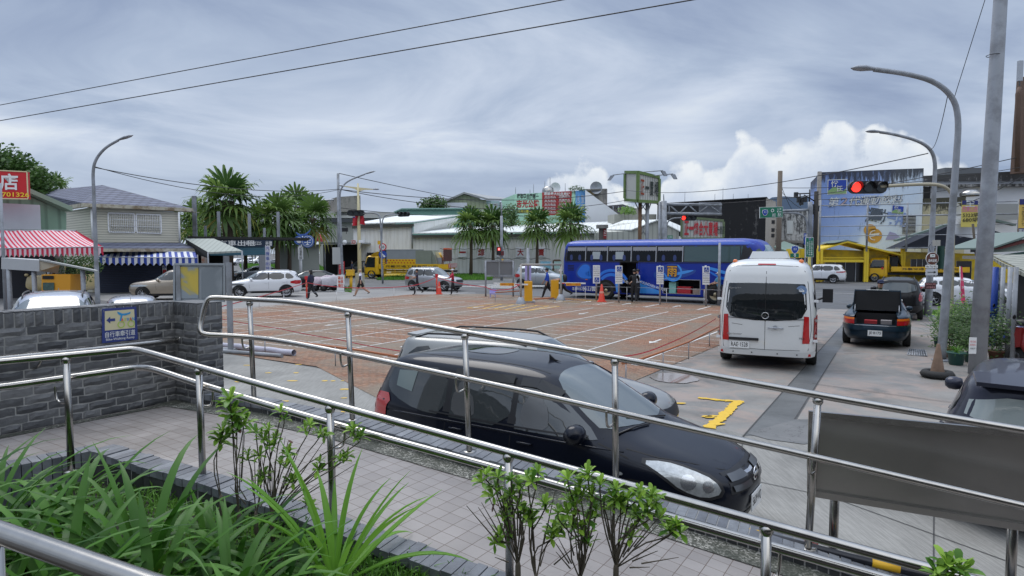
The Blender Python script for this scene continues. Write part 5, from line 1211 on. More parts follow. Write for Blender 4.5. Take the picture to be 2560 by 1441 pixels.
b=MB();g_=[P(1578,600,74),P(1697,600,72),P(1697,580,72),P(1645,553,73),P(1578,578,74)];g_[0].z=0;g_[1].z=0;b.slab(g_,(-3.5,6,0),m_wg);b.build('wall',t,True)
b=MB();b.slab([P(1500,576,80),P(1578,577,73.8),P(1645,552,72.8),P(1560,553,84)],(0,0,.12),m_wr);b.slab([P(1645,552,72.8),P(1699,580,71.8),P(1720,575,80),P(1660,550,80)],(0,0,.12),m_wr);b.build('roof',t,True)
t=B('stone_gate_pillar','old concrete pillar with red lettering and flat cap beside the warehouse','pillar',1507,70)
b=MB();block(b,1499,70,1516,70,571,"0.0",.8,mat('mossy_stone',(.12,.11,.10),.9,var=.4,vs=5));b.build('shaft',t,True)
b=MB();block(b,1494,69.6,1520,69.6,562,571,1.4,m_concrete);b.build('cap',t,True)
b=MB();q,n=wallq(b,1508,69.9,1516,69.9,572,597,mat('pillar_red',(.25,.03,.03),.7),.05);qtext(b,'正一',q,.5,.5,.34,m_plate,.26,vertical=True);b.build('lettering',t,True)
t=B('teal_building','long teal flat-roofed building above the warehouse roof','building',1100,100)
b=MB();block(b,1008,100,1200,104,(524,523),"0.0",8,mat('teal_wall',(.16,.32,.27),.7,var=.06));block(b,1196,103.5,1270,105,(525,522),"0.0",8,mat('cream_teal',(.42,.44,.38),.7));b.build('wall',t,True)
b=MB();block(b,1005,99.5,1200,103.5,(521,520),(524,523),8.5,mat('teal_edge',(.24,.40,.35),.7));b.build('roof_edge',t,True)
t=B('green_gable_building','pale green building with a wide gable roof and blank white board','building',1170,125)
b=MB();g_=[P(1098,530,125),P(1216,530,125),P(1216,502,125),P(1160,487,125),P(1098,512,125)];b.slab(g_,(0,10,0),corr('pale_green_cladding',(.34,.38,.25),0,.8,.6,.75));block(b,1216,125,1249,127,(502,503),(530,530),8,mat('pale_blue_wall',(.33,.45,.45),.7));block(b,1249,127,1288,130,(506,505),530,8,mat('dark_grey_wall',(.16,.17,.18),.8));b.build('wall',t,True)  # rightmost block is an even dark grey
b=MB()
e=V((0,0,.35));a,c,d=P(1092,514,124),P(1160,485,124),P(1220,501,124);a2,c2,d2=P(1150,512,145),P(1215,492,145),P(1290,503,138)
m_gr2=mat('grey_metal_roof',(.30,.31,.31),.5,var=.1);b.slab([a,c,c2,a2],e,m_gr2);b.slab([c,d,d2,c2],e,m_gr2);b.build('roof',t,True)
b=MB();q,n=wallq(b,1112,124.5,1168,124.5,507,521,mat('white_board',(.62,.64,.70),.5));b.build('blank_board',t,True)
for x in(1226,1240):b=MB();q,n=wallq(b,x-5,124.9,x+4,125.1,509,521,m_plate,.1);w_=b.build('window',t,True);b=MB();[b.add(sub(q,.05,.95,k/5+.03,k/5+.12,.03),[(0,1,2,3)],m_dark)for k in range(5)];b.build('louvre',w_,True)
t=B('green_billboard_building','building whose mint green side wall is painted with a red and black advert','building',1370,95)
m_mint=stained('mint_wall',(.36,.60,.45),HT(478,95),1.2,(.04,.05,.04),.8,1.5)
b=MB();q,n=block(b,1287,95,1438,97,(486,478),"0.0",10,m_mint);b.build('wall',t,True)
b=MB();qb,n2=block(b,1438,97.02,1463,97.4,(477.5,475),(560,560),.5,mat('sky_blue_sign',(.12,.32,.62),.6));b.build('blue_wall_strip',t,True)
b=MB();u=lambda x:(x-1287)/151;w=lambda y:(690-y)/(690-482);hq=q[3].z
def vv(y):return(HT(y,96))/hq
m_dkred=mat('painted_red',(.33,.03,.03),.7);m_bk=mat('painted_black',(.03,.04,.035),.7);m_pw=mat('painted_white',(.60,.62,.60),.7)
qtext(b,'錄取率全國第一',q,u(1319),vv(494),.78,m_bk,3.3,bold=.03);qtext(b,'志光公職',q,u(1319),vv(513),1.2,m_dkred,3.5,bold=.035)
b.add(sub(q,u(1291),u(1352),vv(535.5),vv(527),.03),[(0,1,2,3)],m_bk);qtext(b,'志光公職一步平穩',q,u(1321),vv(531.5),.38,mat('painted_yellow',(.6,.55,.05),.7),3.3,bold=.01)
qtext(b,'www.public.com.tw',q,u(1320),vv(543),.36,m_bk,3.4,bold=.01)
b.add(sub(q,u(1354),u(1428),vv(543),vv(487),.03),[(0,1,2,3)],m_dkred)
qtext(b,'連鎖最大給您最好',q,u(1391),vv(492),.48,m_pw,4.1,bold=.02,off=.06)
for k,yy in enumerate((500,509,518,527,536)):
 for x,s1,s2 in((1374,'台北志光','(02)23120607'),(1410,'花蓮南光','(038)359231')):
  b.add(sub(q,u(x-17),u(x+17),vv(yy+3.6),vv(yy-3.6),.045),[(0,1,2,3)],mat('painted_maroon',(.22,.02,.02),.7));qtext(b,s1,q,u(x),vv(yy-1.7),.22,m_pw,1.7,off=.07,bold=.01);qtext(b,s2,q,u(x),vv(yy+1.9),.2,m_pw,1.8,off=.07,bold=.01)
qtext(b,'志心',qb,.25,.62,1.1,m_pw,.55,vertical=True,bold=.01);qtext(b,'聖年',qb,.73,.62,1.1,m_pw,.55,vertical=True,bold=.01)
b.build('painted_advert',t,True)
for x,y0,y1 in((1289,469,485),(1334,461,483),(1362,453,480),(1375,443,480),(1413,459,478),(1325,474,483)):
 b=MB();p=P(x,y1,96);b.tube([p,V((p.x,p.y,HT(y0,96)))],.04,m_galvp,4);b.build('roof_rod',t,True)
b=MB();p=P(1370,476,99);b.lathe([(.9,-1.0),(.95,-.2),(.8,.35),(.3,.6),(.01,.62)],m_steel,p,'Z',16);b.build('water_tank',t,True)
b=MB();p=P(1388,470,99);b.lathe([(.01,0),(.5,-.1),(.8,-.3)],m_white,p,'Y',16);b.build('satellite_dish',t,True)
t=B('white_slanted_wall','white building side with a steep diagonal top edge right of the green advert','building',1530,98)
b=MB();pts=[P(1463,600,96.8),P(1625,600,98),P(1625,548,98),P(1562,548,97.6),P(1463,475,96.8)];pts[0].z=pts[1].z=0;b.slab(pts,(1,8,0),mat('whitewash',(.66,.68,.70),.7,var=.06,vs=.4));b.build('wall',t,True)
b=MB();block(b,1535,90,1640,91,(536,536),(572,572),3,mat('dirty_white',(.34,.34,.30),.8,var=.25,vs=1));b.build('annex',t,True)
t=B('tan_rooftop_building','tan rooftop block with a dish behind the white diagonal wall','building',1490,115)
b=MB();block(b,1463,115,1512,116,(476,476),(520,520),8,mat('tan_wall',(.42,.33,.20),.8,var=.08));block(b,1506,114.5,1517,116,(477,473),520,6,m_oldc);b.build('wall',t,True)
b=MB();block(b,1462,114,1516,115,(473,472),(476,476),8,m_oldc);b.build('roof',t,True)
b=MB();p=P(1490,470,115);b.lathe([(.01,0),(.7,-.1),(1.1,-.3)],m_galv,p,'Y',16);b.build('satellite_dish',t,True)
t=B('steel_roof_frame','low roof terrace with a dark steel frame and canopy beyond the sign tower','building',1570,104)
b=MB();block(b,1515,104,1595,106,(519,521),(550,550),8,m_oldc);b.build('wall',t,True)
b=MB();b.slab([P(1515,515,103),P(1557,511,103),P(1590,522,103),P(1590,524,103),P(1515,518,103)],(0,6,0),mat('dark_sheet',(.05,.05,.055),.6));b.build('roof',t,True)
for x in(1520,1533,1546,1560,1575):b=MB();a=P(x,516,103);b.tube([a,V((a.x,a.y,HT(530,103)))],.08,m_galvp,4);b.build('post',t,True)
m_moss=stained('black_mould_wall',(.12,.115,.11),30,60,(.010,.010,.011),.97,.5,base=.16)
t=B('blackened_building','large block with black mould covered wall and flat roof behind the coach','building',1780,84)
b=MB();q,n=block(b,1642,88,1912,82,(512,495),"0.0",.6,m_moss);b.build('front_wall',t,True)
b=MB();block(b,1912,82.1,1938,88,(495,505),"0.0",.6,stained('pale_side_wall',(.42,.38,.32),11,5,(.08,.07,.06),.8,1.5));b.build('side_wall',t,True)
b=MB();block(b,1640,87.8,1914,81.8,(509,492.5),(512,495),12,m_moss);b.build('roof',t,True)
b=MB();q3=sub(q,.74,.86,.0,.62*.55,.05);b.poly([q3[0]+V((0,0,3.6)),q3[1]+V((0,0,3.6)),q3[2]+V((-.3,0,.6)),q3[3]+V((.2,0,.2))],mat('bare_plaster',(.33,.31,.27),.8,var=.2,vs=1.5));b.build('bare_patch',t,True)
for x,y0 in((1712,482),(1807,470),(1787,485),(1833,485),(1870,486)):b=MB();p=P(x,506,86);b.tube([p,V((p.x,p.y,HT(y0,86)))],.03,m_galvp,4);b.build('roof_rod',t,True)
for y in(556,576,590):b=MB();wallq(b,1920,84.5,1934,87,y-5,y+4,m_dark,.08);b.build('window',t,True)
t=B('red_letter_sign_hall','white ribbed signboard with large red Chinese characters behind the coach','sign',1757,70)
b=MB();q,n=block(b,1703,70.5,1808,69.5,(543,552),(597,597),.5,corr('ribbed_board',(.48,.49,.46),-5,.35,.6,.55,.05));b.build('board',t,True)
b=MB();frame(b,q,.25,mat('green_frame',(.13,.17,.09),.7,var=.2),n,.1);b.build('board_frame',t,True)
b=MB()
for i,ch in enumerate('正一綜合大賣場'):qtext(b,ch,q,.12+i*.115,.50,1.55 if ch!='一' else .35,mat('big_red',(.45,.03,.04),.6),.48,off=.12,bold=.03)
qtext(b,'光復店',q,.93,.48,.9,m_bk,.8,off=.12,bold=.01)
b.build('lettering',t,True)
for x in(1708,1803):b=MB();p=fp(x,71);b.tube([p,V((p.x,p.y,HT(597,71)))],.12,m_galvp,6);b.build('post',t,True)
t=B('sign_tower','tall box sign with green frame on two rusty legs, lamps on long arms','sign',1605,68)
m_ogr=mat('old_green_frame',(.13,.20,.06),.7,var=.3,vs=2);b=MB()
A,Bc,C=P(1563,431,69.5),P(1595,431,67.5),P(1648,444,69)
for p0,p1,zb0,zb1 in((A,Bc,HT(500,69.5),HT(503,67.5)),(Bc,C,HT(503,67.5),HT(506,69))):
 q=[V((p0.x,p0.y,zb0)),V((p1.x,p1.y,zb1)),p1,p0];n_=(p1-p0).cross(V((0,0,1))).normalized()
 b.poly(q,corr('sign_ribs',(.50,.50,.46),20,.32,.6,.5,.05)if 'sign_ribs' not in MATS else MATS['sign_ribs']);frame(b,q,.3,m_ogr,n_,.12)
 if p0 is Bc:qr,nr_=q,n_
b.poly([A,Bc,C,A+(C-Bc)],m_ogr);b.poly([V((A.x,A.y,HT(500,69.5))),V((Bc.x,Bc.y,HT(503,67.5))),V((C.x,C.y,HT(506,69))),V((A.x+C.x-Bc.x,A.y+C.y-Bc.y,HT(503,69)))][::-1],m_ogr);b.build('box_sign',t,True)
b=MB()
for i,(ch,m_)in enumerate((('正',mat('rust_red',(.25,.05,.02),.7)),('一',m_bk),('賣',m_bk),('場',m_bk))):b.text(ch,on(qr,.18+i*.22,.5,.14),(C-Bc).normalized(),(0,0,1),1.6 if ch!='一' else .3,m_,.5,bold=.02)
b.build('lettering',t,True)
for x,m_ in((1599,mat('rusty_leg',(.16,.09,.05),.8,var=.3)),(1617,m_galvp)):b=MB();p=fp(x,69);b.tube([V((p.x,p.y,0)),V((p.x,p.y,HT(503,69)))],.20,m_,10);b.build('leg',t,True)
b=MB()
for y0,y1 in((505,530),(530,505),(530,560),(560,530),(560,595),(595,560)):b.tube([P(1599,y0,69),P(1617,y1,69)],.05,m_galvp,5)
b.tube([P(1586,503,69),P(1599,530,69)],.06,m_galvp,5);b.tube([P(1628,505,69),P(1617,540,69)],.06,m_galvp,5);b.build('bracing',t,True)
for x0,y0,x1,y1 in((1564,434,1532,438),(1600,431,1658,427),(1632,440,1683,435)):
 b=MB();b.tube([P(x0,y0,68.5),P(x1,y1,67.5)],.05,m_galvp,5);s_=-1 if x1<x0 else 1
 b.slab([P(x1-5,y1+1,67.5),P(x1+5,y1+1,67.5),P(x1+8*s_+3,y1+13,67.5),P(x1+8*s_-5,y1+13,67.5)],(0,.3,0),m_galvp);b.build('lamp_arm',t,True)
t=B('stained_town_house','pale house wall blotched with black mould behind the green road sign','building',1990,88)
b=MB();block(b,1938,90,2050,86,(530,524),"0.0",8,stained('blotched_wall',(.55,.55,.53),20,40,(.04,.04,.04),.9,1.6,base=.04));b.build('wall',t,True)
b=MB();wallq(b,1966,88.8,1981,88.4,552,585,m_pw,.08);b.build('shutter',t,True)
b=MB();block(b,1940,88,2050,84,(600,604),(606,610),3,m_oldc);b.build('ledge',t,True)
t=B('low_green_roof_house','low house with mossy green roof between the coach and the yellow building','building',1985,78)
b=MB();b.slab([P(1935,620,78),P(2030,650,74),P(2030,632,80),P(1960,606,82)],(0,0,.15),mat('green_sheet',(.20,.28,.22),.6,var=.2));b.build('roof',t,True)
b=MB();block(b,1940,80,2035,79,640,"0.0",3,m_dark);b.build('wall',t,True)
t=B('blue_mural_building','tall block painted with a faded blue drinks advert and streaked black at the top','building',2170,64)
zt=HT(428,65)
m_mur=bpy.data.materials.new('mural_blue');m_mur.use_nodes=True
def mural():
 nt=m_mur.node_tree;b=bsdf(m_mur);g=nt.nodes.new('ShaderNodeNewGeometry').outputs['Position'];sp=nt.nodes.new('ShaderNodeSeparateXYZ');nt.links.new(g,sp.inputs[0])
 xl=fp(2045,65).x;xr=fp(2303,62).x
 d=math_(nt,'ADD',math_(nt,'DIVIDE',math_(nt,'SUBTRACT',sp.outputs[0],xl),xr-xl),math_(nt,'MULTIPLY',math_(nt,'SUBTRACT',sp.outputs[2],5.),-.045))
 n=noise(nt,g,.5,5,.6)
 c=ramp(nt,math_(nt,'ADD',d,math_(nt,'MULTIPLY',math_(nt,'SUBTRACT',n,.5),.12)),[(.0,(.20,.30,.60)),(.32,(.30,.42,.74)),(.44,(.36,.48,.76)),(.50,(.60,.70,.82)),(.75,(.56,.66,.78)),(1.,(.62,.66,.66))])
 mp=nt.nodes.new('ShaderNodeMapping');mp.inputs['Scale'].default_value=(3.4,3.4,.35);nt.links.new(g,mp.inputs[0])
 n1=noise(nt,mp.outputs[0],1.3,8,.75)
 dz=math_(nt,'DIVIDE',math_(nt,'SUBTRACT',zt+.2,sp.outputs[2]),2.6)
 k=ramp(nt,math_(nt,'SUBTRACT',math_(nt,'ADD',n1,.15),math_(nt,'MULTIPLY',math_(nt,'MINIMUM',dz,1.),.32)),[(.42,0.),(.53,.92)])
 c=mixc(nt,k,c,(.03,.03,.035));nt.links.new(c,b.inputs['Base Color']);b.inputs['Roughness'].default_value=.8
mural()
b=MB();q,n=block(b,2047,65,2302,62,(431,421),"0.0",10,m_mur);b.build('wall',t,True)
zq=q[3].z;mu=lambda x:(x-2047)/255;mv2=lambda y:HT(y,63.5)/((q[3].z+q[2].z)/2)
b=MB()
def logo(x0,x1,y0,y1,sl=0.):
 qq=[on(q,mu(x0),mv2(y1),.03),on(q,mu(x1),mv2(y1+sl),.03),on(q,mu(x1+sl*.3),mv2(y0+sl),.03),on(q,mu(x0+sl*.3),mv2(y0),.03)]
 b.poly(qq,m_pw);b.poly(sub(qq,.04,.96,.05,.95,.02),mat('logo_blue',(.02,.06,.36),.7))
 f=lambda u_,v_:qq[0].lerp(qq[1],u_).lerp(qq[3].lerp(qq[2],u_),v_)+n*.04
 b.poly([f(.04,.05),f(.96,.05),f(.96,.38),f(.80,.22),f(.5,.46),f(.3,.5),f(.04,.25)],mat('logo_green',(.22,.36,.16),.7))
 b.text('悅',f(.36,.70)+n*.02,(q[1]-q[0]).normalized(),(0,0,1),(x1-x0)*.013,m_pw,bold=.01);b.text('氏',f(.64,.36)+n*.02,(q[1]-q[0]).normalized(),(0,0,1),(x1-x0)*.012,m_pw,bold=.01)
logo(2065,2115,446,484);logo(2228,2257,514,534,4)
xd=(q[1]-q[0]).normalized()
ital=V((.25,0,1))
for i,(ch,m_)in enumerate(zip('第2代運動飲料',(m_pw,mat('painted_pinkish',(.42,.33,.36),.7),m_pw,m_pw,m_pw,m_pw,m_pw))):
 x=2082+i*26.5;s_=1. if ch!='2' else 1.0
 b.text(ch,on(q,mu(x),mv2(503-i*.5),.03),xd,ital,1.05 if ch!='2' else .85,mat('outline_grey',(.08,.10,.16),.7),1.02 if ch!='2' else .66,bold=.05)
 b.text(ch,on(q,mu(x),mv2(503-i*.5),.05),xd,ital,.98 if ch!='2' else .8,m_,.94 if ch!='2' else .6,bold=.0)
tilt=V((1,0,-.12));
for i,ch in enumerate('運動'):b.text(ch,on(q,mu(2180+i*23),mv2(539+i*3),.05),xd+V((0,0,-.18)),V((.18,0,1)),1.5,mat('mural_dark',(.07,.09,.12),.7),1.05,bold=.03)
for i,ch in enumerate('專用'):b.text(ch,on(q,mu(2228+i*24),mv2(547+i*4),.045),xd+V((0,0,-.18)),V((.18,0,1)),1.4,mat('mural_blue_letter',(.20,.28,.50),.7),.95,bold=.03)
m_or=mat('mural_orange',(.50,.28,.05),.7)
for x,y,r_ in((2176,575,.55),(2186,590,.72)):b.disc(on(q,mu(x),mv2(y),.05),r_,n,m_or,20)
b.lathe([(.42,.0),(.50,.0)],m_pw,on(q,mu(2187),mv2(589),.08),'Y',20);b.poly([on(q,mu(2174),mv2(586),.09),on(q,mu(2200),mv2(583),.09),on(q,mu(2198),mv2(589),.09),on(q,mu(2178),mv2(593),.09)],m_pw)
b.poly([on(q,mu(2215),mv2(600),.03),on(q,mu(2225),mv2(580),.03),on(q,mu(2240),mv2(585),.03),on(q,mu(2260),mv2(602),.03)],mat('mural_mauve',(.30,.30,.48),.7))
b.build('painted_advert',t,True)
b=MB();lq=sub(q,mu(2256),mu(2287),mv2(586),mv2(543),.06);b.poly(lq,m_dark)
for k in range(13):b.poly(sub(lq,0,1,k/13,k/13+.022,.05),m_pw)
b.build('louvre_vent',t,True)
b=MB();block(b,2040,65,2049,64.9,(429,429),"0.0",.5,mat('brick_edge',(.38,.35,.32),.8,var=.5,vs=8));b.build('corner_strip',t,True)
t=B('white_stained_building','white building with mould streaked parapet right of the blue mural wall','building',2430,68)
m_ws=stained('mouldy_white',(.50,.50,.50),HT(438,66),2.6,(.035,.035,.035),.95,2.2,base=.10)
b=MB();block(b,2303,66,2600,64,(441,432),"0.0",8,mat('white_render',(.64,.65,.67),.75,var=.08,vs=.6));b.build('wall',t,True)
b=MB();q,n=block(b,2301,65.7,2600,63.7,(440,425),(453,452),8,m_ws);b.build('parapet',t,True)
b=MB();block(b,2301,65.4,2600,63.4,(462,459),(468,466),1,stained('mouldy_band',(.36,.36,.36),30,50,(.02,.02,.02),.95,2.5,base=.09));b.build('ledge',t,True)
b=MB();block(b,2303,65.4,2410,64.4,(497,492),"0.0",1,stained('cream_annex_wall',(.50,.47,.33),HT(496,65),2.0,(.04,.04,.03),.95,2.2,base=.12));b.build('cream_wall',t,True)
b=MB();wallq(b,2303,65.5,2320,65.4,466,498,m_dark,.05);wallq(b,2300,65.5,2330,65.4,460,466,m_dark,.05);b.build('dark_recess',t,True)
b=MB();wallq(b,2440,64.5,2540,63.6,510,550,mat('grey_side_wall',(.30,.31,.31),.8),.05);b.build('side_panel',t,True)  # flat panel in an even mid grey
b=MB();b.box(P(2395,432,70),(4.2,2,.8),mat('roof_shed',(.14,.15,.16),.7));b.build('roof_shed',t,True)
b=MB();p=P(2427,484,62.5);b.lathe([(.9,-.25),(.95,0),(.5,.3),(.01,.38)],m_steel,p,'Z',18);b.build('roof_ventilator',t,True)
m_yb=mat('yellow_wall',(.72,.50,.02),.7,var=.1,vs=.8,dirt=(.35,.26,.05),ds=.6)
t=B('yellow_building','low bright yellow building with dark gabled roofs behind the flatbed truck','building',2280,59)
b=MB();q,n=block(b,2000,61,2600,57,(622,640),"0.0",6,m_yb);b.build('wall',t,True)
for g_ in([(2052,620),(2055,618),(2130,605),(2180,622),(2250,636)],):
 pass
b=MB();m_dg=mat('dark_gable',(.025,.03,.045),.8);m_gre=mat('grey_green_roof',(.14,.19,.17),.6,var=.1)
b.slab([P(2245,622,58.6),P(2375,622,57.8),P(2560,625,57),P(2560,600,57),P(2470,572,57.4),P(2400,595,57.7),P(2372,565,57.8)],(0,2,0),m_dg);b.build('gable_wall',t,True)
b=MB();e=V((0,0,.35));b.slab([P(2242,604,57.6),P(2372,564,57),P(2372,559,57),P(2242,599,57.6)],(0,.5,0),m_gre);b.slab([P(2445,560,57),P(2476,545,57),P(2540,560,56.6),P(2540,565,56.6),P(2476,551,57),P(2445,565,57)],(0,.5,0),m_gre)
b.slab([P(2246,622,57.6),P(2560,618,56),P(2560,614,56),P(2246,619,57.6)],(0,.5,0),m_galvp);b.build('roof',t,True)
b=MB();b.slab([P(2050,628,59.3),P(2118,607,59),P(2255,640,58.2),P(2255,636,58.2),P(2118,603,59),P(2050,624,59.3)],(0,3,0),mat('yellow_trim',(.75,.54,.03),.6));b.slab([P(2085,608,59),P(2118,600,59),P(2150,608,59),P(2118,604,59)],(0,3,0),m_gre);b.slab([P(2052,646,59.2),P(2160,646,58.7),P(2160,644,58.7),P(2052,644,59.2)],(0,.2,0),MATS['yellow_trim']);b.slab([P(2052,656,59.1),P(2160,656,58.6),P(2160,650,58.6),P(2052,650,59.1)],(0,.3,0),MATS['yellow_trim']);b.build('gable_trim',t,True)
for x in(2046,2055,2164,2170,2256,2262):b=MB();p=fp(x,58.9);b.slab([V((p.x-.1,p.y,0)),V((p.x+.1,p.y,0)),V((p.x+.1,p.y,HT(622,58.9))),V((p.x-.1,p.y,HT(622,58.9)))],(0,.15,0),MATS['yellow_trim']);b.build('post',t,True)
for x0,x1,y0,y1 in((2058,2160,656,704),(2272,2330,648,675),(2322,2340,608,628),(2407,2426,608,624),(2387,2425,653,704),(1960,2040,645,706)):
 D=60.2-(x0-2050)/550*3.6;b=MB();q,n=wallq(b,x0,D+.05,x1,D-.3,y0,y1,mat('dim_shopfront',(.022,.022,.024),.25),.45);w_=b.build('shopfront' if y1>700 else 'window',t,True)
 b=MB();k=4 if x1-x0>50 else 1
 for i in range(k+1):b.slab([on(q,max(0,i/k-.01),0,.02),on(q,min(1,i/k+.01),0,.02),on(q,min(1,i/k+.01),1,.02),on(q,max(0,i/k-.01),1,.02)],n*.04,m_galvp)
 b.build('frame',w_,True)
t=B('torn_white_sheet','torn white cloth sheet hanging over the dark gable of the yellow building','sheet',2420,56)
def shf(a,c):
 x=2392+a*75+c*(0);top=505+a*85;yb=588+a*14;y=top+(yb-top)*c;return P(x-(1-a)*6*c,y,56.2+.25*sin(a*9+c*5))
b=MB();b.grid(shf,16,10,mat('torn_sheet',(.55,.57,.60),.8));b.build('sheet',t,True)
t=B('steel_lattice_fence','grey steel post and rail frame standing in front of the blue mural','fence',2290,57)
for x in(2048,2166,2265,2543):b=MB();p=fp(x,57.2 if x<2500 else 55.2);b.tube([V((p.x,p.y,2.8)),V((p.x,p.y,HT(507 if x>2100 else 500,p.y)))],.08,m_galvp,6);b.build('post',t,True)
for y0,y1,r_ in((515,504,.05),(543,535,.07),(567,560,.035),(591,585,.035)):b=MB();b.tube([P(2048,y0,57.2),P(2543,y1,55.3)],r_,m_galvp,5);b.build('rail',t,True)
for nm,lab,xs,ys,D,parts in(('yellow_banner','yellow banner with pink and black writing hanging beside the torn sheet',(2400,2440),(502,568),55.5,[('至',.5,.92,.7,m_pw),('西東山西',.5,.68,.5,mat('pink_letters',(.60,.15,.35),.6)),('5323坪',.55,.45,.4,m_ink),('680坪',.55,.27,.4,m_ink)]),('orange_banner','orange banner with blue ends and vertical black writing at the right edge',(2543,2566),(498,586),54.5,[('二三四五六七',.5,.55,.28,m_ink),('電話',.5,.10,.3,m_pw)])):
 t=B(nm,lab,'banner',(xs[0]+xs[1])/2,D);b=MB();q,n=block(b,xs[0],D,xs[1],D-.2,ys[0],ys[1],.05,mat('banner_'+nm,(.62,.42,.10)if nm[0]=='o' else(.60,.50,.12),.7));b.add(sub(q,0,1,.84,1,.02),[(0,1,2,3)],mat('banner_navy',(.02,.025,.14),.6))
 if nm[0]=='o':b.add(sub(q,0,1,0,.17,.02),[(0,1,2,3)],mat('banner_navy'))
 b.build('cloth',t,True);b=MB()
 for st,u_,v_,h_,m_ in parts:
  qtext(b,st,q,u_,v_,h_,m_,None if len(st)<2 else(1.2 if nm[0]=='y' else .25 if len(st)>3 else .6),off=.05,bold=.01,vertical=(len(st)==6))
 b.build('lettering',t,True)
t=B('brown_chimney','rusty brown chimney shaft with antennas rising at the right edge','chimney',2556,62)
b=MB();p=fp(2556,62);m_rb=mat('rust_brown',(.12,.075,.055),.8,var=.3,vs=2)
b.slab([V((p.x-.6,p.y,HT(432,62))),V((p.x+1.2,p.y,HT(432,62))),V((p.x+1.2,p.y,HT(190,62))),V((p.x-.35,p.y,HT(190,62)))],(0,1.2,0),m_rb);b.tube([P(2543,430,61.8),P(2545,235,61.8),P(2550,220,61.8)],.22,m_rb,8);b.build('shaft',t,True)
b=MB();b.box(P(2550,178,62),(.4,.3,1.9),m_galv);b.tube([P(2549,215,62),P(2549,160,62)],.06,m_galvp,6);b.build('antenna',t,True)
b=MB();random.seed(3)
pts=[];
for i in range(41):
 x=1750+i*30;h_=497+10*sin(i*.7)+6*sin(i*1.9);p=P(x,560-(560-h_)*min(1,i/7),1200);pts.append(p)
for i in range(40):b.poly([V((pts[i].x,pts[i].y-80,0)),V((pts[i+1].x,pts[i+1].y-80,0)),pts[i+1],pts[i]],mat('far_hills',(.055,.085,.13),.9))
o=b.build('hills',base=(0,0,0));tag(o,kind='structure')
def LO(px):return 4.94/(1+.46*(px-1280)/1600)
def LI(px):return 3.42/(1+.46*(px-1280)/1600)
def xof(px,D):return(px-1280)/1600*D
OUT=[(V((xof(p,LO(p)),LO(p),0)),z)for p,z in((536,1.30),(628,1.30),(876,1.23),(1172,1.10),(1545,.97),(2038,.79),(2560,.60),(3300,.42))]
def zo(x):
 t=[(o[0].x,o[1])for o in OUT];return interp(t,x)
def oz(x,off=0.):return V((x,4.94-.46*x,0))
nrm=V((.46,1,0)).normalized()
drn=V((1,-.46,0)).normalized()
def kp(x,o,z=0):p=oz(x)+nrm*o;return V((p.x,p.y,zo(x)+z))
def tile_mat2():
 m=bpy.data.materials.new('ramp_tiles');m.use_nodes=True;nt=m.node_tree;b=bsdf(m);g=nt.nodes.new('ShaderNodeNewGeometry').outputs['Position']
 mp=nt.nodes.new('ShaderNodeMapping');mp.inputs['Rotation'].default_value=(0,0,AX);nt.links.new(g,mp.inputs[0])
 br=nt.nodes.new('ShaderNodeTexBrick');nt.links.new(mp.outputs[0],br.inputs[0]);br.offset=0;br.inputs['Scale'].default_value=1
 br.inputs['Brick Width'].default_value=.118;br.inputs['Row Height'].default_value=.118;br.inputs['Mortar Size'].default_value=.0022;br.inputs['Mortar Smooth'].default_value=.2
 br.inputs['Color1'].default_value=(.275,.252,.238,1);br.inputs['Color2'].default_value=(.325,.30,.285,1);br.inputs['Mortar'].default_value=(.10,.065,.045,1)
 n=noise(nt,g,1.1,6,.65);c=mixc(nt,ramp(nt,n,[(.40,.55),(.60,0.)]),br.outputs[0],mixc(nt,1.,br.outputs[0],(.72,.70,.68),'MULTIPLY'))
 n2=noise(nt,g,60,3,.6);c=mixc(nt,math_(nt,'MULTIPLY',n2,.25),c,mixc(nt,1.,c,(.6,.6,.6),'MULTIPLY'))
 nt.links.new(c,b.inputs['Base Color']);nt.links.new(ramp(nt,n,[(.4,.35),(.6,.6)]),b.inputs['Roughness'])
 bp=nt.nodes.new('ShaderNodeBump');bp.inputs['Strength'].default_value=.4;bp.inputs['Distance'].default_value=.004;bp.invert=True
 nt.links.new(br.outputs[1],bp.inputs['Height']);nt.links.new(bp.outputs[0],b.inputs['Normal']);return m
m_tile=tile_mat2()
m_peb=bpy.data.materials.new('pebble_wash');m_peb.use_nodes=True
def peb():
 nt=m_peb.node_tree;b=bsdf(m_peb);g=nt.nodes.new('ShaderNodeNewGeometry').outputs['Position']
 vo=nt.nodes.new('ShaderNodeTexVoronoi');vo.inputs['Scale'].default_value=95;nt.links.new(g,vo.inputs[0])
 c=ramp(nt,vo.outputs[1],[(.25,(.045,.047,.035)),(.6,(.12,.12,.10)),(.8,(.38,.37,.33))])
 n=noise(nt,g,2.5,6,.7);c=mixc(nt,ramp(nt,n,[(.42,.8),(.6,0.)]),c,(.03,.035,.025))
 nt.links.new(c,b.inputs['Base Color']);b.inputs['Roughness'].default_value=.8
peb()
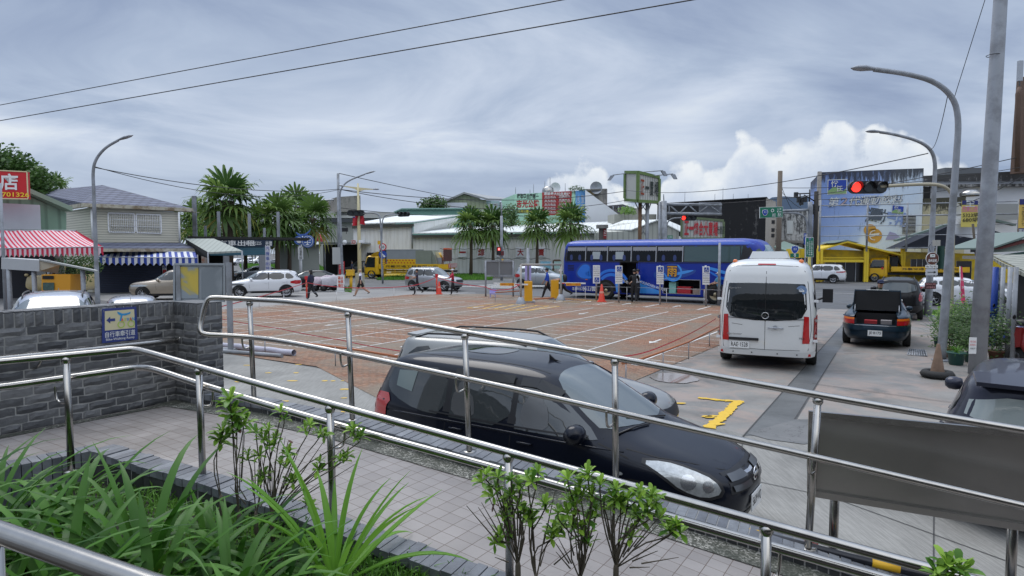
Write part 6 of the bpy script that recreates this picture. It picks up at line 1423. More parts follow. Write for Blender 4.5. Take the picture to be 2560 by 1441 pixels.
def slate_mat(name,a,c):
 m=bpy.data.materials.new(name);m.use_nodes=True;nt=m.node_tree;b=bsdf(m);g=nt.nodes.new('ShaderNodeNewGeometry')
 r=ramp(nt,g.outputs['Random Per Island'],[(0.,a),(.5,tuple((p+q)/2 for p,q in zip(a,c))),(1.,c)])
 n=noise(nt,g.outputs['Position'],9,7,.7);cc=mixc(nt,ramp(nt,n,[(.3,.7),(.65,0.)]),r,mixc(nt,1.,r,(.45,.45,.47),'MULTIPLY'))
 nt.links.new(cc,b.inputs['Base Color']);b.inputs['Roughness'].default_value=.5
 bp=nt.nodes.new('ShaderNodeBump');bp.inputs['Strength'].default_value=.5;bp.inputs['Distance'].default_value=.01
 nt.links.new(noise(nt,g.outputs['Position'],22,5,.6),bp.inputs['Height']);nt.links.new(bp.outputs[0],b.inputs['Normal']);return m
m_slate=slate_mat('slate_brick',(.06,.063,.068),(.20,.203,.205));m_slk=slate_mat('kerb_slate',(.12,.13,.15),(.22,.235,.255));m_sldk=slate_mat('dark_slate',(.03,.031,.033),(.065,.067,.07))
m_grout=mat('grout',(.34,.34,.33),.9,var=.3,vs=8)
b=MB();xs=[-3.4,-2.9,-2.3,-1.4,-.34,.76,1.9,2.9,4.2]
wl=[V((-3.39,6.41,1.2)),V((-4.25,5.15,1.2)),V((-5.2,3.7,1.2))]
for x0,x1 in zip(xs,xs[1:]):
 a0,a1=kp(x0,-.10,-.10),kp(x1,-.10,-.10);c0,c1=kp(x0,-1.34,-.10),kp(x1,-1.34,-.10)
 for p in(a0,a1,c0,c1):p.z=min(p.z,1.2)
 b.poly([c0,c1,a1,a0],m_tile)
c0=kp(-3.4,-1.34,0);a0=kp(-3.4,-.10,0);c0.z=a0.z=1.2
b.poly([V((-5.6,3.1,1.2)),V((-4.4,3.42,1.2)),V((c0.x,c0.y,1.2)),V((a0.x,a0.y,1.2)),wl[0],wl[1],wl[2]],m_tile)
k3=kp(-2.9,-1.34);k4=kp(-2.55,-1.34);b.poly([V((-4.4,3.42,1.2)),V((-3.22,4.84,1.195)),V((k3.x,k3.y,1.2)),V((c0.x,c0.y,1.2))],m_tile);b.poly([V((-3.22,4.84,1.195)),V((k4.x,k4.y,1.2)),V((k3.x,k3.y,1.2))],m_tile)
o=b.build('ramp_path',base=(0,0,0));tag(o,kind='structure')
b=MB()
for x0,x1 in zip(xs,xs[1:]):
 p=[kp(x0,-.30,-.094),kp(x1,-.30,-.094),kp(x1,-.07,-.094),kp(x0,-.07,-.094)]
 for q in p:q.z=min(q.z,1.206)
 b.poly(p,m_peb)
w0,w1=V((-3.36,6.38,1.205)),V((-5.2,3.68,1.205));wn=V((.84,-.54,0));b.poly([w1,w1+wn*.10,w0+wn*.10,w0],m_peb)
o=b.build('pebble_border',base=(0,0,0));tag(o,kind='structure')
b=MB()
for x0,x1 in zip(xs,xs[1:]):
 a0,a1=kp(x0,.10,-.08),kp(x1,.10,-.08);b.poly([V((a0.x,a0.y,0)),V((a1.x,a1.y,0)),a1,a0],m_sldk);c0,c1=kp(x0,-1.5,-.4),kp(x1,-1.5,-.4);b.poly([V((c0.x,c0.y,0)),V((c1.x,c1.y,0)),c1,c0],m_sldk)
b.poly([V((-5.6,3.1,0)),V((-5.6,3.1,1.1)),V((-5.2,3.7,1.1)),V((-5.2,3.7,0))],m_sldk)
o=b.build('ramp_base',base=(0,0,0));tag(o,kind='structure')
def kerb(name,label,x0,x1,o0,o1,depth,face,step=.062,dz=0.,path=None,side=-1):
 b=MB();x=x0;random.seed(5)
 while x<x1:
  w=step*random.uniform(.93,1.05)*.91;j=random.uniform(-.006,.006);jz=random.uniform(-.004,.004)
  a,c=kp(x,o0+j,dz+jz),kp(x,o1+j,dz+jz);d,e=kp(x+w,o0+j,dz+jz),kp(x+w,o1+j,dz+jz)
  b.slab([a,d,e,c],(0,0,-.055),m_slk)
  f0=a+nrm*.006;f1=d+nrm*.006
  if side<0:b.slab([f0-V((0,0,.058)),f1-V((0,0,.058)),f1-V((0,0,depth)),f0-V((0,0,depth))],nrm*(o1-o0-.012),face)
  x+=step
 for i in range(20):
  xa,xb=x0+(x1-x0)*i/20,x0+(x1-x0)*(i+1)/20
  b.slab([kp(xa,o0+.012,dz-.008),kp(xb,o0+.012,dz-.008),kp(xb,o1-.012,dz-.008),kp(xa,o1-.012,dz-.008)],(0,0,-depth+.01),m_grout)
 o=b.build(name);tag(o,label,'kerb');return o
kerb('ramp_kerb','dark slate brick kerb along the far side of the tiled ramp',-3.05,4.2,-.09,.10,.17,m_sldk)
kerb('planter_kerb','grey slate brick kerb between the tiled ramp and the planting bed',-2.55,3.4,-1.52,-1.33,.30,m_sldk,dz=-.09)
b=MB();random.seed(6)
pA,pB=kp(-2.6,-1.43,-.09),V((-4.4,3.5,1.215));pA.z=1.21
n_=30;dd=(pB-pA).normalized();nn2=V((-dd.y,dd.x,0))
for i in range(n_):p=pA.lerp(pB,i/n_);q=pA.lerp(pB,(i+.9)/n_);b.slab([p-nn2*.09,q-nn2*.09,q+nn2*.09,p+nn2*.09],(0,0,-.3),m_slk)
o=b.build('landing_kerb');tag(o,'short slate brick kerb turning left under the lily leaves','kerb')
def brickwall(b,p0,p1,z0,z1,zt,out,seed=1):
 random.seed(seed);L_=(p1-p0).length;d=(p1-p0).normalized();ch=.074;row=0;z=z0
 def brick(s0,s1,za,zb,m,vert=False):
  nu,nv=(5,2)if not vert else(2,4);pr=random.uniform(.006,.016)
  ph=random.uniform(0,6)
  vs=[];
  for i in range(nu+1):
   for k in range(nv+1):
    u_,v_=i/nu,k/nv;ed=(i in(0,nu))or(k in(0,nv))
    wv=.5+.5*sin(ph+(u_ if not vert else v_)*7)*(.6+.4*sin(ph*2+u_*3))
    h_=0.004 if ed else pr*(.6+.6*wv)
    zz=za+(zb-za)*v_+(.004*sin(ph+u_*9)if k in(0,nv)else 0)
    p=p0+d*(s0+(s1-s0)*u_)+out*h_;vs.append(V((p.x,p.y,zz)))
  b.add(vs,[(i*(nv+1)+k,(i+1)*(nv+1)+k,(i+1)*(nv+1)+k+1,i*(nv+1)+k+1)for i in range(nu)for k in range(nv)],m)
 while z<z1-.01:
  s=-random.uniform(0,.2)
  while s<L_:
   w=random.choice((.235,.235,.23,.15));a,c=max(0,s),min(L_,s+w-.011)
   if c-a>.02:brick(a,c,z+.006,z+ch-.006,m_slate)
   s+=w
  z+=ch;row+=1
 s=0
 while s<L_-.03:brick(s,min(L_,s+.062),z1+.003,zt-.002,m_slate,True);s+=.072
t=thing('brick_wall','low wall of dark grey split-face bricks behind the landing','wall',(-4.2,5.3,0))
b=MB();A=V((-3.41,6.43,0));W=V((-5.6,3.08,0));B_=V((-3.07,6.21,0));C_=V((-2.93,6.44,0))
brickwall(b,W,A,1.19,2.075,2.2,wn)
dvv=(B_-A).normalized();duu=(C_-B_).normalized();brickwall(b,A,B_,1.19,2.075,2.2,V((-.537,-.843,0)),2);brickwall(b,B_,C_,.0,2.075,2.2,V((.84,-.54,0)),3)
b.build('brick_facing',t,True)
b=MB();back=V((-.843,.537,0))*.25;b.slab([W,A,A+back,W+back],(0,0,2.195),m_grout);b.slab([A-back*0,B_,C_,C_+V((-.4,.25,0))],(0,0,2.193),m_grout);b.build('core',t,True)
b=MB();s=0;L_=(A-W).length;d=(A-W).normalized()
while s<L_:p,q=W+d*s,W+d*min(L_,s+.064);j=random.uniform(0,.006);b.slab([V((p.x,p.y,2.195+j)),V((q.x,q.y,2.195+j)),V((q.x+back.x,q.y+back.y,2.195+j)),V((p.x+back.x,p.y+back.y,2.195+j))],(0,0,.012),m_slate);s+=.072
b.slab([V((p_.x,p_.y,2.195))for p_ in(A,B_,C_,C_+V((-.4,.25,0)))],(0,0,.012),m_slate);b.build('coping',t,True)
def wallpt(px,py,off=.03):
 """point on the wall face plane"""
 r=ray(px,py);n=wn;t_=(W-V((0,0,H))).dot(n)/r.dot(n);return V((0,0,H))+r*t_+n*off
t=thing('ramp_sign','blue enamel wall sign with bicycle picture, left arrow and Bike-Walking Ramp text','sign',tuple(wallpt(295,850)))
q=[wallpt(250,858),wallpt(339,848),wallpt(335,767),wallpt(250,772)];m_sb=mat('enamel_blue',(.035,.055,.22),.4)
q[3].z=q[2].z=(q[3].z+q[2].z)/2;q[0].z=q[1].z=(q[0].z+q[1].z)/2
b=MB();b.slab(q,wn*.012,m_sb);pl_=b.build('plate',t,True);q=[p+wn*.013 for p in q];f=lambda u_,v_,o_=0.:q[0].lerp(q[1],u_).lerp(q[3].lerp(q[2],u_),v_)+wn*o_
b=MB();b.poly([f(.07,.36),f(.93,.36),f(.93,.93),f(.07,.93)],mat('sign_cream',(.66,.60,.38),.5));b.build('picture_field',t,True)
b=MB();xd=(q[1]-q[0]).normalized();sx=(q[1]-q[0]).length;sy=(q[3]-q[0]).length
b.poly([f(.11,.66,.002),f(.22,.76,.002),f(.22,.70,.002),f(.36,.70,.002),f(.36,.62,.002),f(.22,.62,.002),f(.22,.56,.002)],m_sb);b.build('arrow',t,True)
b=MB();m_cy=mat('sign_cyan',(.03,.30,.62),.5);b.poly([f(.42,.90,.002),f(.46,.88,.002),f(.58,.82,.002),f(.72,.83,.002),f(.82,.86,.002),f(.80,.80,.002),f(.66,.76,.002),f(.58,.77,.002),f(.52,.58,.002),f(.48,.59,.002),f(.52,.77,.002),f(.44,.82,.002)],m_cy)
m_lg=mat('sign_lime',(.45,.60,.12),.5)
for cx in(.53,.82):
 pr=[(.068,.0),(.092,.0)];
 for i in range(22):
  a0,a1=2*pi*i/22,2*pi*(i+1)/22;g4=lambda r_,a_:f(cx,.50,.003)+xd*(r_*cos(a_)*sx)+V((0,0,1))*(r_*sin(a_)*sx)
  b.poly([g4(.075,a0),g4(.105,a0),g4(.105,a1),g4(.075,a1)],m_lg)
for i,(ch,m_)in enumerate((('A',m_orange),('I',m_lg),('W',m_cy),('A',m_red),('N',m_cy))):b.text(ch,f(.56+i*.082,.64,.005),xd,(0,0,1),sy*.10,m_,sx*(.07 if ch!='I' else .02),bold=.02)
b.build('bicycle_logo',t,True)
b=MB();b.text('自行車牽引道',f(.5,.235,.002),xd,(0,0,1),sy*.17,m_plate,sx*.84,bold=.01);b.text('Bike-Walking Ramp',f(.5,.08,.002),xd,(0,0,1),sy*.09,m_plate,sx*.80,bold=.01);b.build('lettering',t,True)
def rail_pts(pts,fn,off=0.):return[P(px,py,fn(px)+off)for px,py in pts]
def smoothp(pts,it=2):return[V(p)for p in chaikin([tuple(p)for p in pts],it,False)]
def fix(pts):
 """drop duplicates"""
 o=[pts[0]]
 for p in pts[1:]:
  if(p-o[-1]).length>.004:o.append(p)
 return o
RR=.0235
t=thing('outer_handrail','stainless steel handrail with two tubes along the far side of the ramp','handrail',tuple(kp(0,0)))
up=rail_pts([(731,754),(870,778),(1162,832),(1537,894),(2045,989),(2560,1077),(2900,1135)],LO)
lo=rail_pts([(702,852),(873,885),(1162,946),(1538,1030),(2023,1140),(2560,1266),(2900,1345)],LO,-.075)
D0=LO(520)
e=[P(627,749,LO(627)),P(570,746,6.05),P(530,744,5.98),P(516,750,5.97),P(503,800,5.93),P(499,824,5.90),P(507,837,5.89),P(560,839,5.92),P(627,843,LO(627)-.075)]
path=[up[k]for k in range(len(up)-1,-1,-1)]+e+lo
b=MB();b.tube(fix(smoothp(path,2)),RR,m_steel,14);b.build('rail_tube',t,True)
for px,zt_ in((628,2.22),(876,2.15),(1172,2.05),(1545,1.94),(2038,1.79)):
 D=LO(px);x=xof(px,D);tp={628:(624,753),876:(870,781),1172:(1162,835),1545:(1537,898),2038:(2045,994)}[px]
 top=P(tp[0],tp[1],D);base=kp(x,0,-.02)
 b=MB();b.tube([base,top],RR,m_steel,14);b.lathe([(.001,.024),(.052,.022),(.055,.02),(.055,.0)],m_steel,base+V((0,0,.0)),'Z',18);b.lathe([(RR*1.02,-.045),(RR*1.35,-.03),(RR*1.35,-.012),(RR*.9,0)],m_steel,top,'Z',14);pst=b.build('post',t,True)
 lp={628:(627,843),876:(873,885),1172:(1162,946),1545:(1538,1030),2038:(2043,1145)}[px]
 r_=P(lp[0]-22,lp[1]-2,D-.075);c=V((top.x,top.y,r_.z-.11));
 b=MB();b.tube(smoothp([r_,r_-V((0,0,.06)),r_-V((0,0,.11))+(c-r_)*.15,V((c.x,c.y,r_.z-.115)).lerp(r_-V((0,0,.12)),.3),c],2),.009,m_steel,8);b.build('bracket',pst,True)
t=thing('inner_handrail','stainless steel handrail with two tubes between the planting bed and the ramp','handrail',tuple(kp(0,-1.4,-.1)))
def LI2(px):
 return LI(px)if px>=333 else 4.70-(333-px)/333*.30
up=rail_pts([(-200,925),(0,905),(200,886),(300,876)],LI2)+rail_pts([(333,873),(365,880),(493,917),(817,1008),(1263,1129),(1910,1309),(2360,1432),(2800,1550)],LI2)
lo=rail_pts([(-200,990),(0,969),(200,940),(330,921)],LI2,.07)+rail_pts([(361,919),(395,926),(486,957),(817,1057),(1263,1177),(1940,1370),(2400,1500)],LI2,.07)
for pth in(up,lo):b=MB();b.tube(fix(smoothp(pth,2)),RR,m_steel,14);b.build('rail_tube',t,True)
for px,tpx,tpy in((172,165,893),(503,497,921),(828,825,1014),(1275,1271,1134),(1920,1916,1314)):
 D=LI2(px);top=P(tpx,tpy,LI2(tpx));x=xof(px,D);zb={172:1.2,503:1.19,828:1.12,1275:.95,1920:.72}[px]
 base=V((top.x+.008,top.y,zb-.12));b=MB();b.tube([base,top],RR,m_steel,14)
 if px==172:b.lathe([(.001,.012),(.055,.01),(.055,0)],m_steel,V((base.x,base.y,1.12)),'Z',18)
 b.lathe([(RR*1.02,-.045),(RR*1.35,-.03),(RR*1.35,-.012),(RR*.9,0)],m_steel,top,'Z',14);pst=b.build('post',t,True)
 sgn=-1 if px==172 else 1;tgt={172:(138,962),503:(532,970),828:(862,1068),1275:(1300,1185),1920:(1950,1380)}[px]
 r_=P(tgt[0],tgt[1]+4,D+.07);c=V((top.x,top.y,r_.z-.10));b=MB();b.tube(smoothp([r_,r_-V((0,0,.06)),r_-V((0,0,.10))+(c-r_)*.2,c-V((0,0,.005)),c],2),.009,m_steel,8);b.build('bracket',pst,True)
t=thing('wall_handrail','single stainless steel handrail fixed to the dark brick wall','handrail',tuple(wallpt(200,870)))
b=MB();b.tube(fix([wallpt(-200,915,.10),wallpt(0,893,.10),wallpt(200,873,.10),wallpt(420,849,.10),wallpt(434,847,.10)]),RR,m_steel,14);b.lathe([(.001,0),(.045,0),(.045,.012),(.02,.02)],m_steel,wallpt(438,846,.10),'X',16);b.build('rail_tube',t,True)
b=MB();p=wallpt(90,884,.10);b.tube(smoothp([p,p-V((0,0,.05)),wallpt(84,918,.08),wallpt(80,922,.0)],2),.010,m_steel,8);b.disc(wallpt(80,922,.005),.035,wn,m_steel,14,.01);b.build('bracket',t,True)
t=thing('near_handrail','thick stainless steel handrail crossing the bottom left corner in the foreground','handrail',(-.8,1.0,1.2))
b=MB();b.tube([P(-300,1225,1.36),P(0,1332,1.20),P(250,1420,1.09),P(420,1480,1.02),P(700,1590,.90)],.0205,m_steel,20);b.build('rail_tube',t,True)
b=MB();p=P(8,1345,1.195);b.tube([V((p.x-.03,p.y,1.2)),V((p.x-.03,p.y,p.z))],.025,m_steel,16);b.build('post',t,True)
t=thing('steel_board','dark brushed stainless steel board standing outside the handrail at the right','board',(2.4,4.1,0))
m_brd=mat('dark_brushed_steel',(.36,.35,.33),.30,.92,var=.25,vs=1.6,bump=.25,bs=1.2);TL,TR,BR_,BL_=P(2022,1030,4.35),P(2760,1100,3.66),P(2760,1345,3.66),P(2018,1226,4.35)
b=MB();b.slab([BL_,BR_,TR,TL],(.02,.05,0),m_brd);bd=b.build('panel',t,True)
b=MB();n=(TR-TL).cross(V((0,0,1))).normalized();
for a,c,th in((TL,TR,.028),(BL_,BR_,.03)):b.slab([a-V((0,0,th)),c-V((0,0,th)),c+V((0,0,th*.4)),a+V((0,0,th*.4))],n*.03,m_steel if a is TL else m_brd)
d=(TR-TL).normalized();b.slab([BL_,BL_+d*.05,TL+d*.05,TL],n*.03,m_steel);b.build('edge_frame',t,True)
for s_ in(.12,.75):b=MB();p=BL_.lerp(BR_,s_)+V((.02,.08,0));b.tube([V((p.x,p.y,0)),V((p.x,p.y,p.z+.4))],.03,m_steel,10);b.build('post',t,True)
t=thing('striped_pipe','black pipe with yellow bands lying along the far kerb of the ramp','pipe',tuple(kp(2,0)))
b=MB();pts=[(1742,1304),(1800,1316),(1905,1338),(2010,1364),(2130,1395),(2240,1421),(2420,1465)];pp=[P(x,y,LO(x)+.02)for x,y in pts];m_pb=mat('black_pipe',(.012,.013,.018),.35);b.tube(pp,.026,m_pb,12);b.build('pipe_body',t,True)
for x0,x1 in((1742,1762),(1846,1900),(2180,2250)):
 b=MB();f2=lambda x:P(x,interp(pts,x),LO(x)+.02);b.tube([f2(x0),f2((x0+x1)/2),f2(x1)],.0275,m_yellow,12);b.build('yellow_band',t,True)
b=MB();p=P(2028,1368,LO(2028)+.10);b.lathe([(.001,.075),(.025,.078),(.04,.072),(.043,.02),(.052,.0),(.001,0)],mat('terracotta_red',(.36,.05,.03),.5),p,'Z',18);o=b.build('lamp_base');tag(o,'small round orange red plastic lamp base on the kerb beside the handrail post','lamp')
b=MB();p=P(2170,1437,LO(2170)+.28);b.slab([P(2105,1421,4.15),P(2210,1440,4.0),P(2300,1470,3.7),P(2150,1475,3.75)],(0,0,-.01),m_dark)
for i in range(9):a=P(2105,1421,4.15).lerp(P(2150,1475,3.75),i/8);c=P(2210,1440,4.0).lerp(P(2300,1470,3.7),i/8);b.tube([a,c],.006,m_galv,4)
for i in range(11):a=P(2105,1421,4.15).lerp(P(2210,1440,4.0),i/10);c=P(2150,1475,3.75).lerp(P(2300,1470,3.7),i/10);b.tube([a,c],.006,m_galv,4)
o=b.build('kerb_grating');tag(o,'steel drain grating beside the ramp kerb at the bottom edge','grating')
t=thing('unseen_station_building','unseen grey station building added behind the camera as a dark reflection for cars and steel','building',(0,-7,0))  # out of view; added so paint and steel have something dark to reflect
b=MB();b.box((0,-11,4),(46,7,8),mat('unseen_station_wall',(.16,.155,.145),.8,var=.1));b.build('wall',t,True)
b=MB();b.box((0,-5.6,4.1),(46,4.2,.3),m_concrete);b.build('canopy',t,True)
for i in range(9):b=MB();b.box((-20+i*5,-7.45,2.3),(3.6,.1,2.6),m_glass);b.build('window',t,True)
def leafm(name,a,c,rough=.45,trans=.25):
 m=bpy.data.materials.new(name);m.use_nodes=True;nt=m.node_tree;b=bsdf(m);g=nt.nodes.new('ShaderNodeNewGeometry')
 nt.links.new(ramp(nt,g.outputs['Random Per Island'],[(0.,a),(1.,c)]),b.inputs['Base Color']);b.inputs['Roughness'].default_value=rough;b.inputs['Specular IOR Level'].default_value=.3
 tr=nt.nodes.new('ShaderNodeBsdfTranslucent');nt.links.new(ramp(nt,g.outputs['Random Per Island'],[(0.,tuple(min(1,x*1.6)for x in a)),(1.,tuple(min(1,x*1.6)for x in c))]),tr.inputs[0])
 mx=nt.nodes.new('ShaderNodeMixShader');mx.inputs[0].default_value=trans;out=nt.nodes['Material Output']
 nt.links.new(b.outputs[0],mx.inputs[1]);nt.links.new(tr.outputs[0],mx.inputs[2]);nt.links.new(mx.outputs[0],out.inputs[0]);MATS[name]=m;return m
m_palm=leafm('palm_green',(.03,.075,.018),(.17,.26,.06));m_palmy=leafm('palm_yellow',(.24,.26,.06),(.36,.31,.10));m_trunk=mat('palm_trunk',(.10,.075,.055),.9,var=.35,vs=6)
m_leafd=leafm('tree_dark',(.03,.07,.018),(.08,.15,.035));m_leafb=leafm('bush_bright',(.10,.22,.03),(.20,.34,.06));m_strap=leafm('strap_leaf',(.018,.070,.008),(.075,.20,.020),.5,.22)
m_pand=leafm('pandan_leaf',(.11,.26,.025),(.20,.40,.06),.45,.25);m_rhodo=leafm('rhodo_leaf',(.06,.16,.02),(.26,.42,.05),.4,.25);m_grass=leafm('weed_grass',(.045,.13,.018),(.14,.30,.045),.6,.3)
m_dead=mat('dead_leaf',(.10,.045,.03),.8);m_yell=mat('yellowing_leaf',(.50,.26,.02),.5);m_stem=mat('shrub_stem',(.09,.075,.055),.85,var=.3,vs=20)
m_soil=mat('dark_soil',(.03,.026,.02),.95,var=.5,vs=6,bump=.6,bs=20)
def fan_leaf(b,c,d,L,pet,m,n=18,droop=.5):
 """fan-shaped palm leaf: stalk of length pet along d, then n drooping blades"""
 d=d.normalized();side=d.cross(V((0,0,1)))
 if side.length<.05:side=V((1,0,0))
 side.normalize();up=side.cross(d).normalized();e=c+d*pet-V((0,0,pet*pet*.10));
 b.tube([c,c.lerp(e,.5)+V((0,0,.04)),e],[.022,.018,.014],m,3,caps=False)
 d2=(d-V((0,0,.25))).normalized()
 vs=[e];fs=[]
 for i in range(n):
  a=(i/(n-1)-.5)*R(265);l=L*(1-.30*abs(i/(n-1)-.5)*2)*random.uniform(.92,1.05)
  v_=(d2*cos(a)+side*sin(a)).normalized()+up*.05*(1 if i%2 else-1);w=(side*cos(a)-d2*sin(a)).normalized()*(L*.072)
  o=len(vs);vs+=[e+v_*l*.55-w,e+v_*l*.55+w,e+v_*l*.84-w*.55-V((0,0,droop*l*.14)),e+v_*l*.84+w*.55-V((0,0,droop*l*.14)),e+v_*l-V((0,0,droop*l*.55))]
  fs+=[(0,o,o+1),(o,o+2,o+3,o+1),(o+2,o+4,o+3)]
 b.add(vs,fs,m)
def fan_palm(name,label,px,pyb,D,py_c,R_,group,n=34,seed=1,trunk_r=.17,zb=None,lean=0.,yl=5):
 random.seed(seed);base=fp(px,D);t=thing(name,label,'palm tree',tuple(base),0,group);c=P(px+lean,py_c,D)
 b=MB();mid=V((base.x*.5+c.x*.5+.05,base.y,c.z*.5));b.tube([V((base.x,base.y,0)),mid,V((c.x,c.y,c.z-.35)),V((c.x,c.y,c.z+.1))],[trunk_r*1.25,trunk_r,trunk_r*1.15,trunk_r*1.7],m_trunk,10)
 b.build('trunk',t,True);b=MB();n=int(n*.66)
 for i in range(n):
  f_=i/(n-1);el=R(80-125*f_**1.1)+random.uniform(-.12,.12);az=i*2.399+random.uniform(-.2,.2);d=V((cos(el)*cos(az),cos(el)*sin(az),sin(el)))
  fan_leaf(b,c+V((0,0,.12*(1-f_))),d,R_*.64*random.uniform(.85,1.2),R_*.42,m_palmy if f_>.90-yl*.004 and random.random()<.35 else m_palm,15,.25+.8*f_)
 b.build('crown',t,True);return t
g1='fan palms on the verge in front of the warehouse'
for i,(px,D,yc,R_,lab)in enumerate(((1177,72,566,2.75,'fan palm nearest the truck, leftmost of the four in front of the warehouse'),(1232,73,566,2.7,'fan palm behind the street signal pole, second of the four by the warehouse'),(1342,74,566,2.6,'fan palm standing over the blue map board, third of the four'),(1428,74,560,3.0,'widest fan palm, rising right behind the tail of the coach'))):
 fan_palm('fan_palm',lab,px,690,D,yc,R_,g1,seed=20+i,zb=0)
g2='fan palms behind the rental shop'
for i,(px,D,yc,R_,lab,tr)in enumerate(((568,58,506,3.6,'tallest fan palm with a thick dark trunk behind the rental shop',.42),(692,60,545,3.0,'fan palm whose trunk comes down beside the rental banner',.2),(742,70,520,2.9,'fan palm reaching high in front of the concrete tower building',.2),(783,66,548,3.1,'fan palm with a bare straight trunk left of the dark shed',.2),(655,64,560,2.6,'low fan palm between the tall palm and the banner',.2),(500,62,560,2.8,'low fan palm half hidden behind the tallest palm, on its left',.2),(722,62,575,2.4,'small fan palm directly above the grey hut',.18),(612,66,585,2.4,'lowest fan palm, its leaves just above the shop roof',.18))):
 fan_palm('fan_palm',lab,px,690,D,yc,R_,g2,n=38 if i==0 else 30,seed=40+i,trunk_r=tr,yl=18)
def crown_tree(name,label,cat,px,D,blobs,m,dens=900,leaf=.16,trunk=True,seed=1,group=None,base_z=0.,tr=.18):
 random.seed(seed);base=fp(px,D);t=thing(name,label,cat,tuple(base),0,group);b=MB()
 for(bx,by,br,bz)in blobs:
  c=P(bx,by,D+bz)
  for _ in range(int(dens*br*br/6)):
   th,ph=random.uniform(0,2*pi),math.acos(random.uniform(-.75,1));r_=br*(random.random()**.35)*(1+.22*sin(th*3+ph*4))
   p=c+V((sin(ph)*cos(th),sin(ph)*sin(th),cos(ph)*.85))*r_;a=V((random.gauss(0,1),random.gauss(0,1),random.gauss(0,.5))).normalized();e=a.orthogonal().normalized()*leaf*.45;l=a*leaf*random.uniform(.7,1.3)
   b.add([p-l*.5,p+e,p+l*.5,p-e],[(0,1,2,3)],m)
 b.build('crown',t,True)
 if trunk:
  b=MB();c=P(blobs[0][0],blobs[0][1],D);b.tube([V((base.x,base.y,0)),V((base.x+.1,base.y,c.z*.5)),c],[tr,tr*.8,tr*.4],m_stem,8)
  for bl in blobs[1:4]:q=P(bl[0],bl[1],D+bl[3]);b.tube([V((base.x+.1,base.y,c.z*.5)),q],[tr*.5,tr*.2],m_stem,6)
  b.build('trunk',t,True)
 return t
crown_tree('leafy_tree','dark leafy tree behind the red shop sign at the left edge','tree',10,52,[(10,430,2.4,0),(45,445,2.2,1),(80,460,1.8,0),(-30,425,2.2,0),(60,470,1.8,0)],m_leafd,1500,.3,seed=2)
fan_palm('fan_palm','fan palm top peeping over the roof ridge beside the leafy tree',140,600,60,478,2.0,None,n=22,seed=77)
crown_tree('dark_bush','large dark bush between the shop awnings, right of the pillar','bush',200,38,[(180,655,.9,0),(205,668,.9,0),(225,660,.7,-.4),(190,690,.9,0)],m_leafd,3200,.10,False,4)
crown_tree('bright_bush','bright green bush growing above the stall canopy behind the shop roof','bush',500,54,[(490,580,.8,0),(480,590,.7,0),(505,586,.7,0),(490,555,.35,0)],m_leafb,3000,.12,True,5,tr=.06)
crown_tree('shady_tree','dark mass of a tree behind the tall palm and the grey posts','tree',560,68,[(470,575,2.2,0),(520,575,2.4,0),(590,585,2.2,0),(650,590,2.0,0),(700,600,1.8,0)],m_leafd,900,.3,seed=6)
crown_tree('dark_tree','small dark tree between the warehouse palms and the green advert wall','tree',1278,88,[(1278,530,1.2,0),(1272,545,1.2,0),(1282,558,1.1,0)],m_leafd,1300,.28,seed=8)
crown_tree('distant_tree','distant bushy trees above the teal roof, left of the gable building','tree',1085,118,[(1065,516,1.6,0),(1080,514,1.9,0),(1097,512,1.8,0)],m_leafd,900,.4,seed=9)
crown_tree('roof_shrub','green shrubs growing on the white building terrace','shrub',1568,89,[(1560,528,.8,0),(1572,527,.9,0),(1582,531,.6,0)],m_leafb,2000,.18,True,10,tr=.05)
crown_tree('rooftop_weeds','dark green weeds on top of the blue and green advert wall','shrub',1445,97,[(1430,473,.5,0),(1442,471,.6,0),(1455,474,.5,0)],m_leafd,2500,.16,True,11,tr=.04)
def grass_patch(name,poly,n,h,m,seed=1,z=0.):
 random.seed(seed);b=MB();xs=[p.x for p in poly];ys=[p.y for p in poly];k=0
 def inside(x,y):
  c=False
  for i in range(len(poly)):
   a,d=poly[i],poly[i-1]
   if(a.y>y)!=(d.y>y)and x<(d.x-a.x)*(y-a.y)/(d.y-a.y)+a.x:c=not c
  return c
 while k<n:
  x,y=random.uniform(min(xs),max(xs)),random.uniform(min(ys),max(ys))
  if not inside(x,y):continue
  hh=h*random.uniform(.5,1.2);a=random.uniform(0,2*pi);w=hh*.09+.01;lx,ly=random.gauss(0,hh*.3),random.gauss(0,hh*.3)
  b.add([(x-w*cos(a),y-w*sin(a),z),(x+w*cos(a),y+w*sin(a),z),(x+lx*.4+w*.5*cos(a),y+ly*.4+w*.5*sin(a),z+hh*.65),(x+lx,y+ly,z+hh*.95)],[(0,1,2),(0,2,3)],m);k+=1
 o=b.build(name,base=(0,0,0));tag(o,kind='stuff');return o
pv=[G(940,701),G(1230,701),G(1235,688),G(1020,688)];grass_patch('verge_grass',pv,9000,.30,m_grass,1)
sheet('verge',pv,.02,mat('grass_soil',(.05,.09,.025),.9,var=.3,vs=2))
pv2=[G(610,692),G(850,688),G(830,668),G(600,664)];grass_patch('tall_grass',pv2,14000,.55,m_grass,2);sheet('grass_bank',pv2,.03,MATS['grass_soil'])
pv3=[G(1400,700),G(1580,704),G(1560,690),G(1380,688)];grass_patch('verge_grass',pv3,5000,.35,m_grass,3)
for x,y,lab in((720,735,'tuft'),):pass
grass_patch('weeds',[G(838,726),G(878,732),G(880,722),G(850,720)],500,.22,m_grass,5);grass_patch('weeds',[G(1155,692),G(2300,780),G(2350,778)][1:]+[G(2360,790),G(2300,792)],300,.15,m_grass,6)
SOILZ=lambda x:zo(x)-.09-.16
b=MB();xs_=[-5.5,-3.4,-2.6,-1.6,-.6,.4,1.4,2.4,3.6]
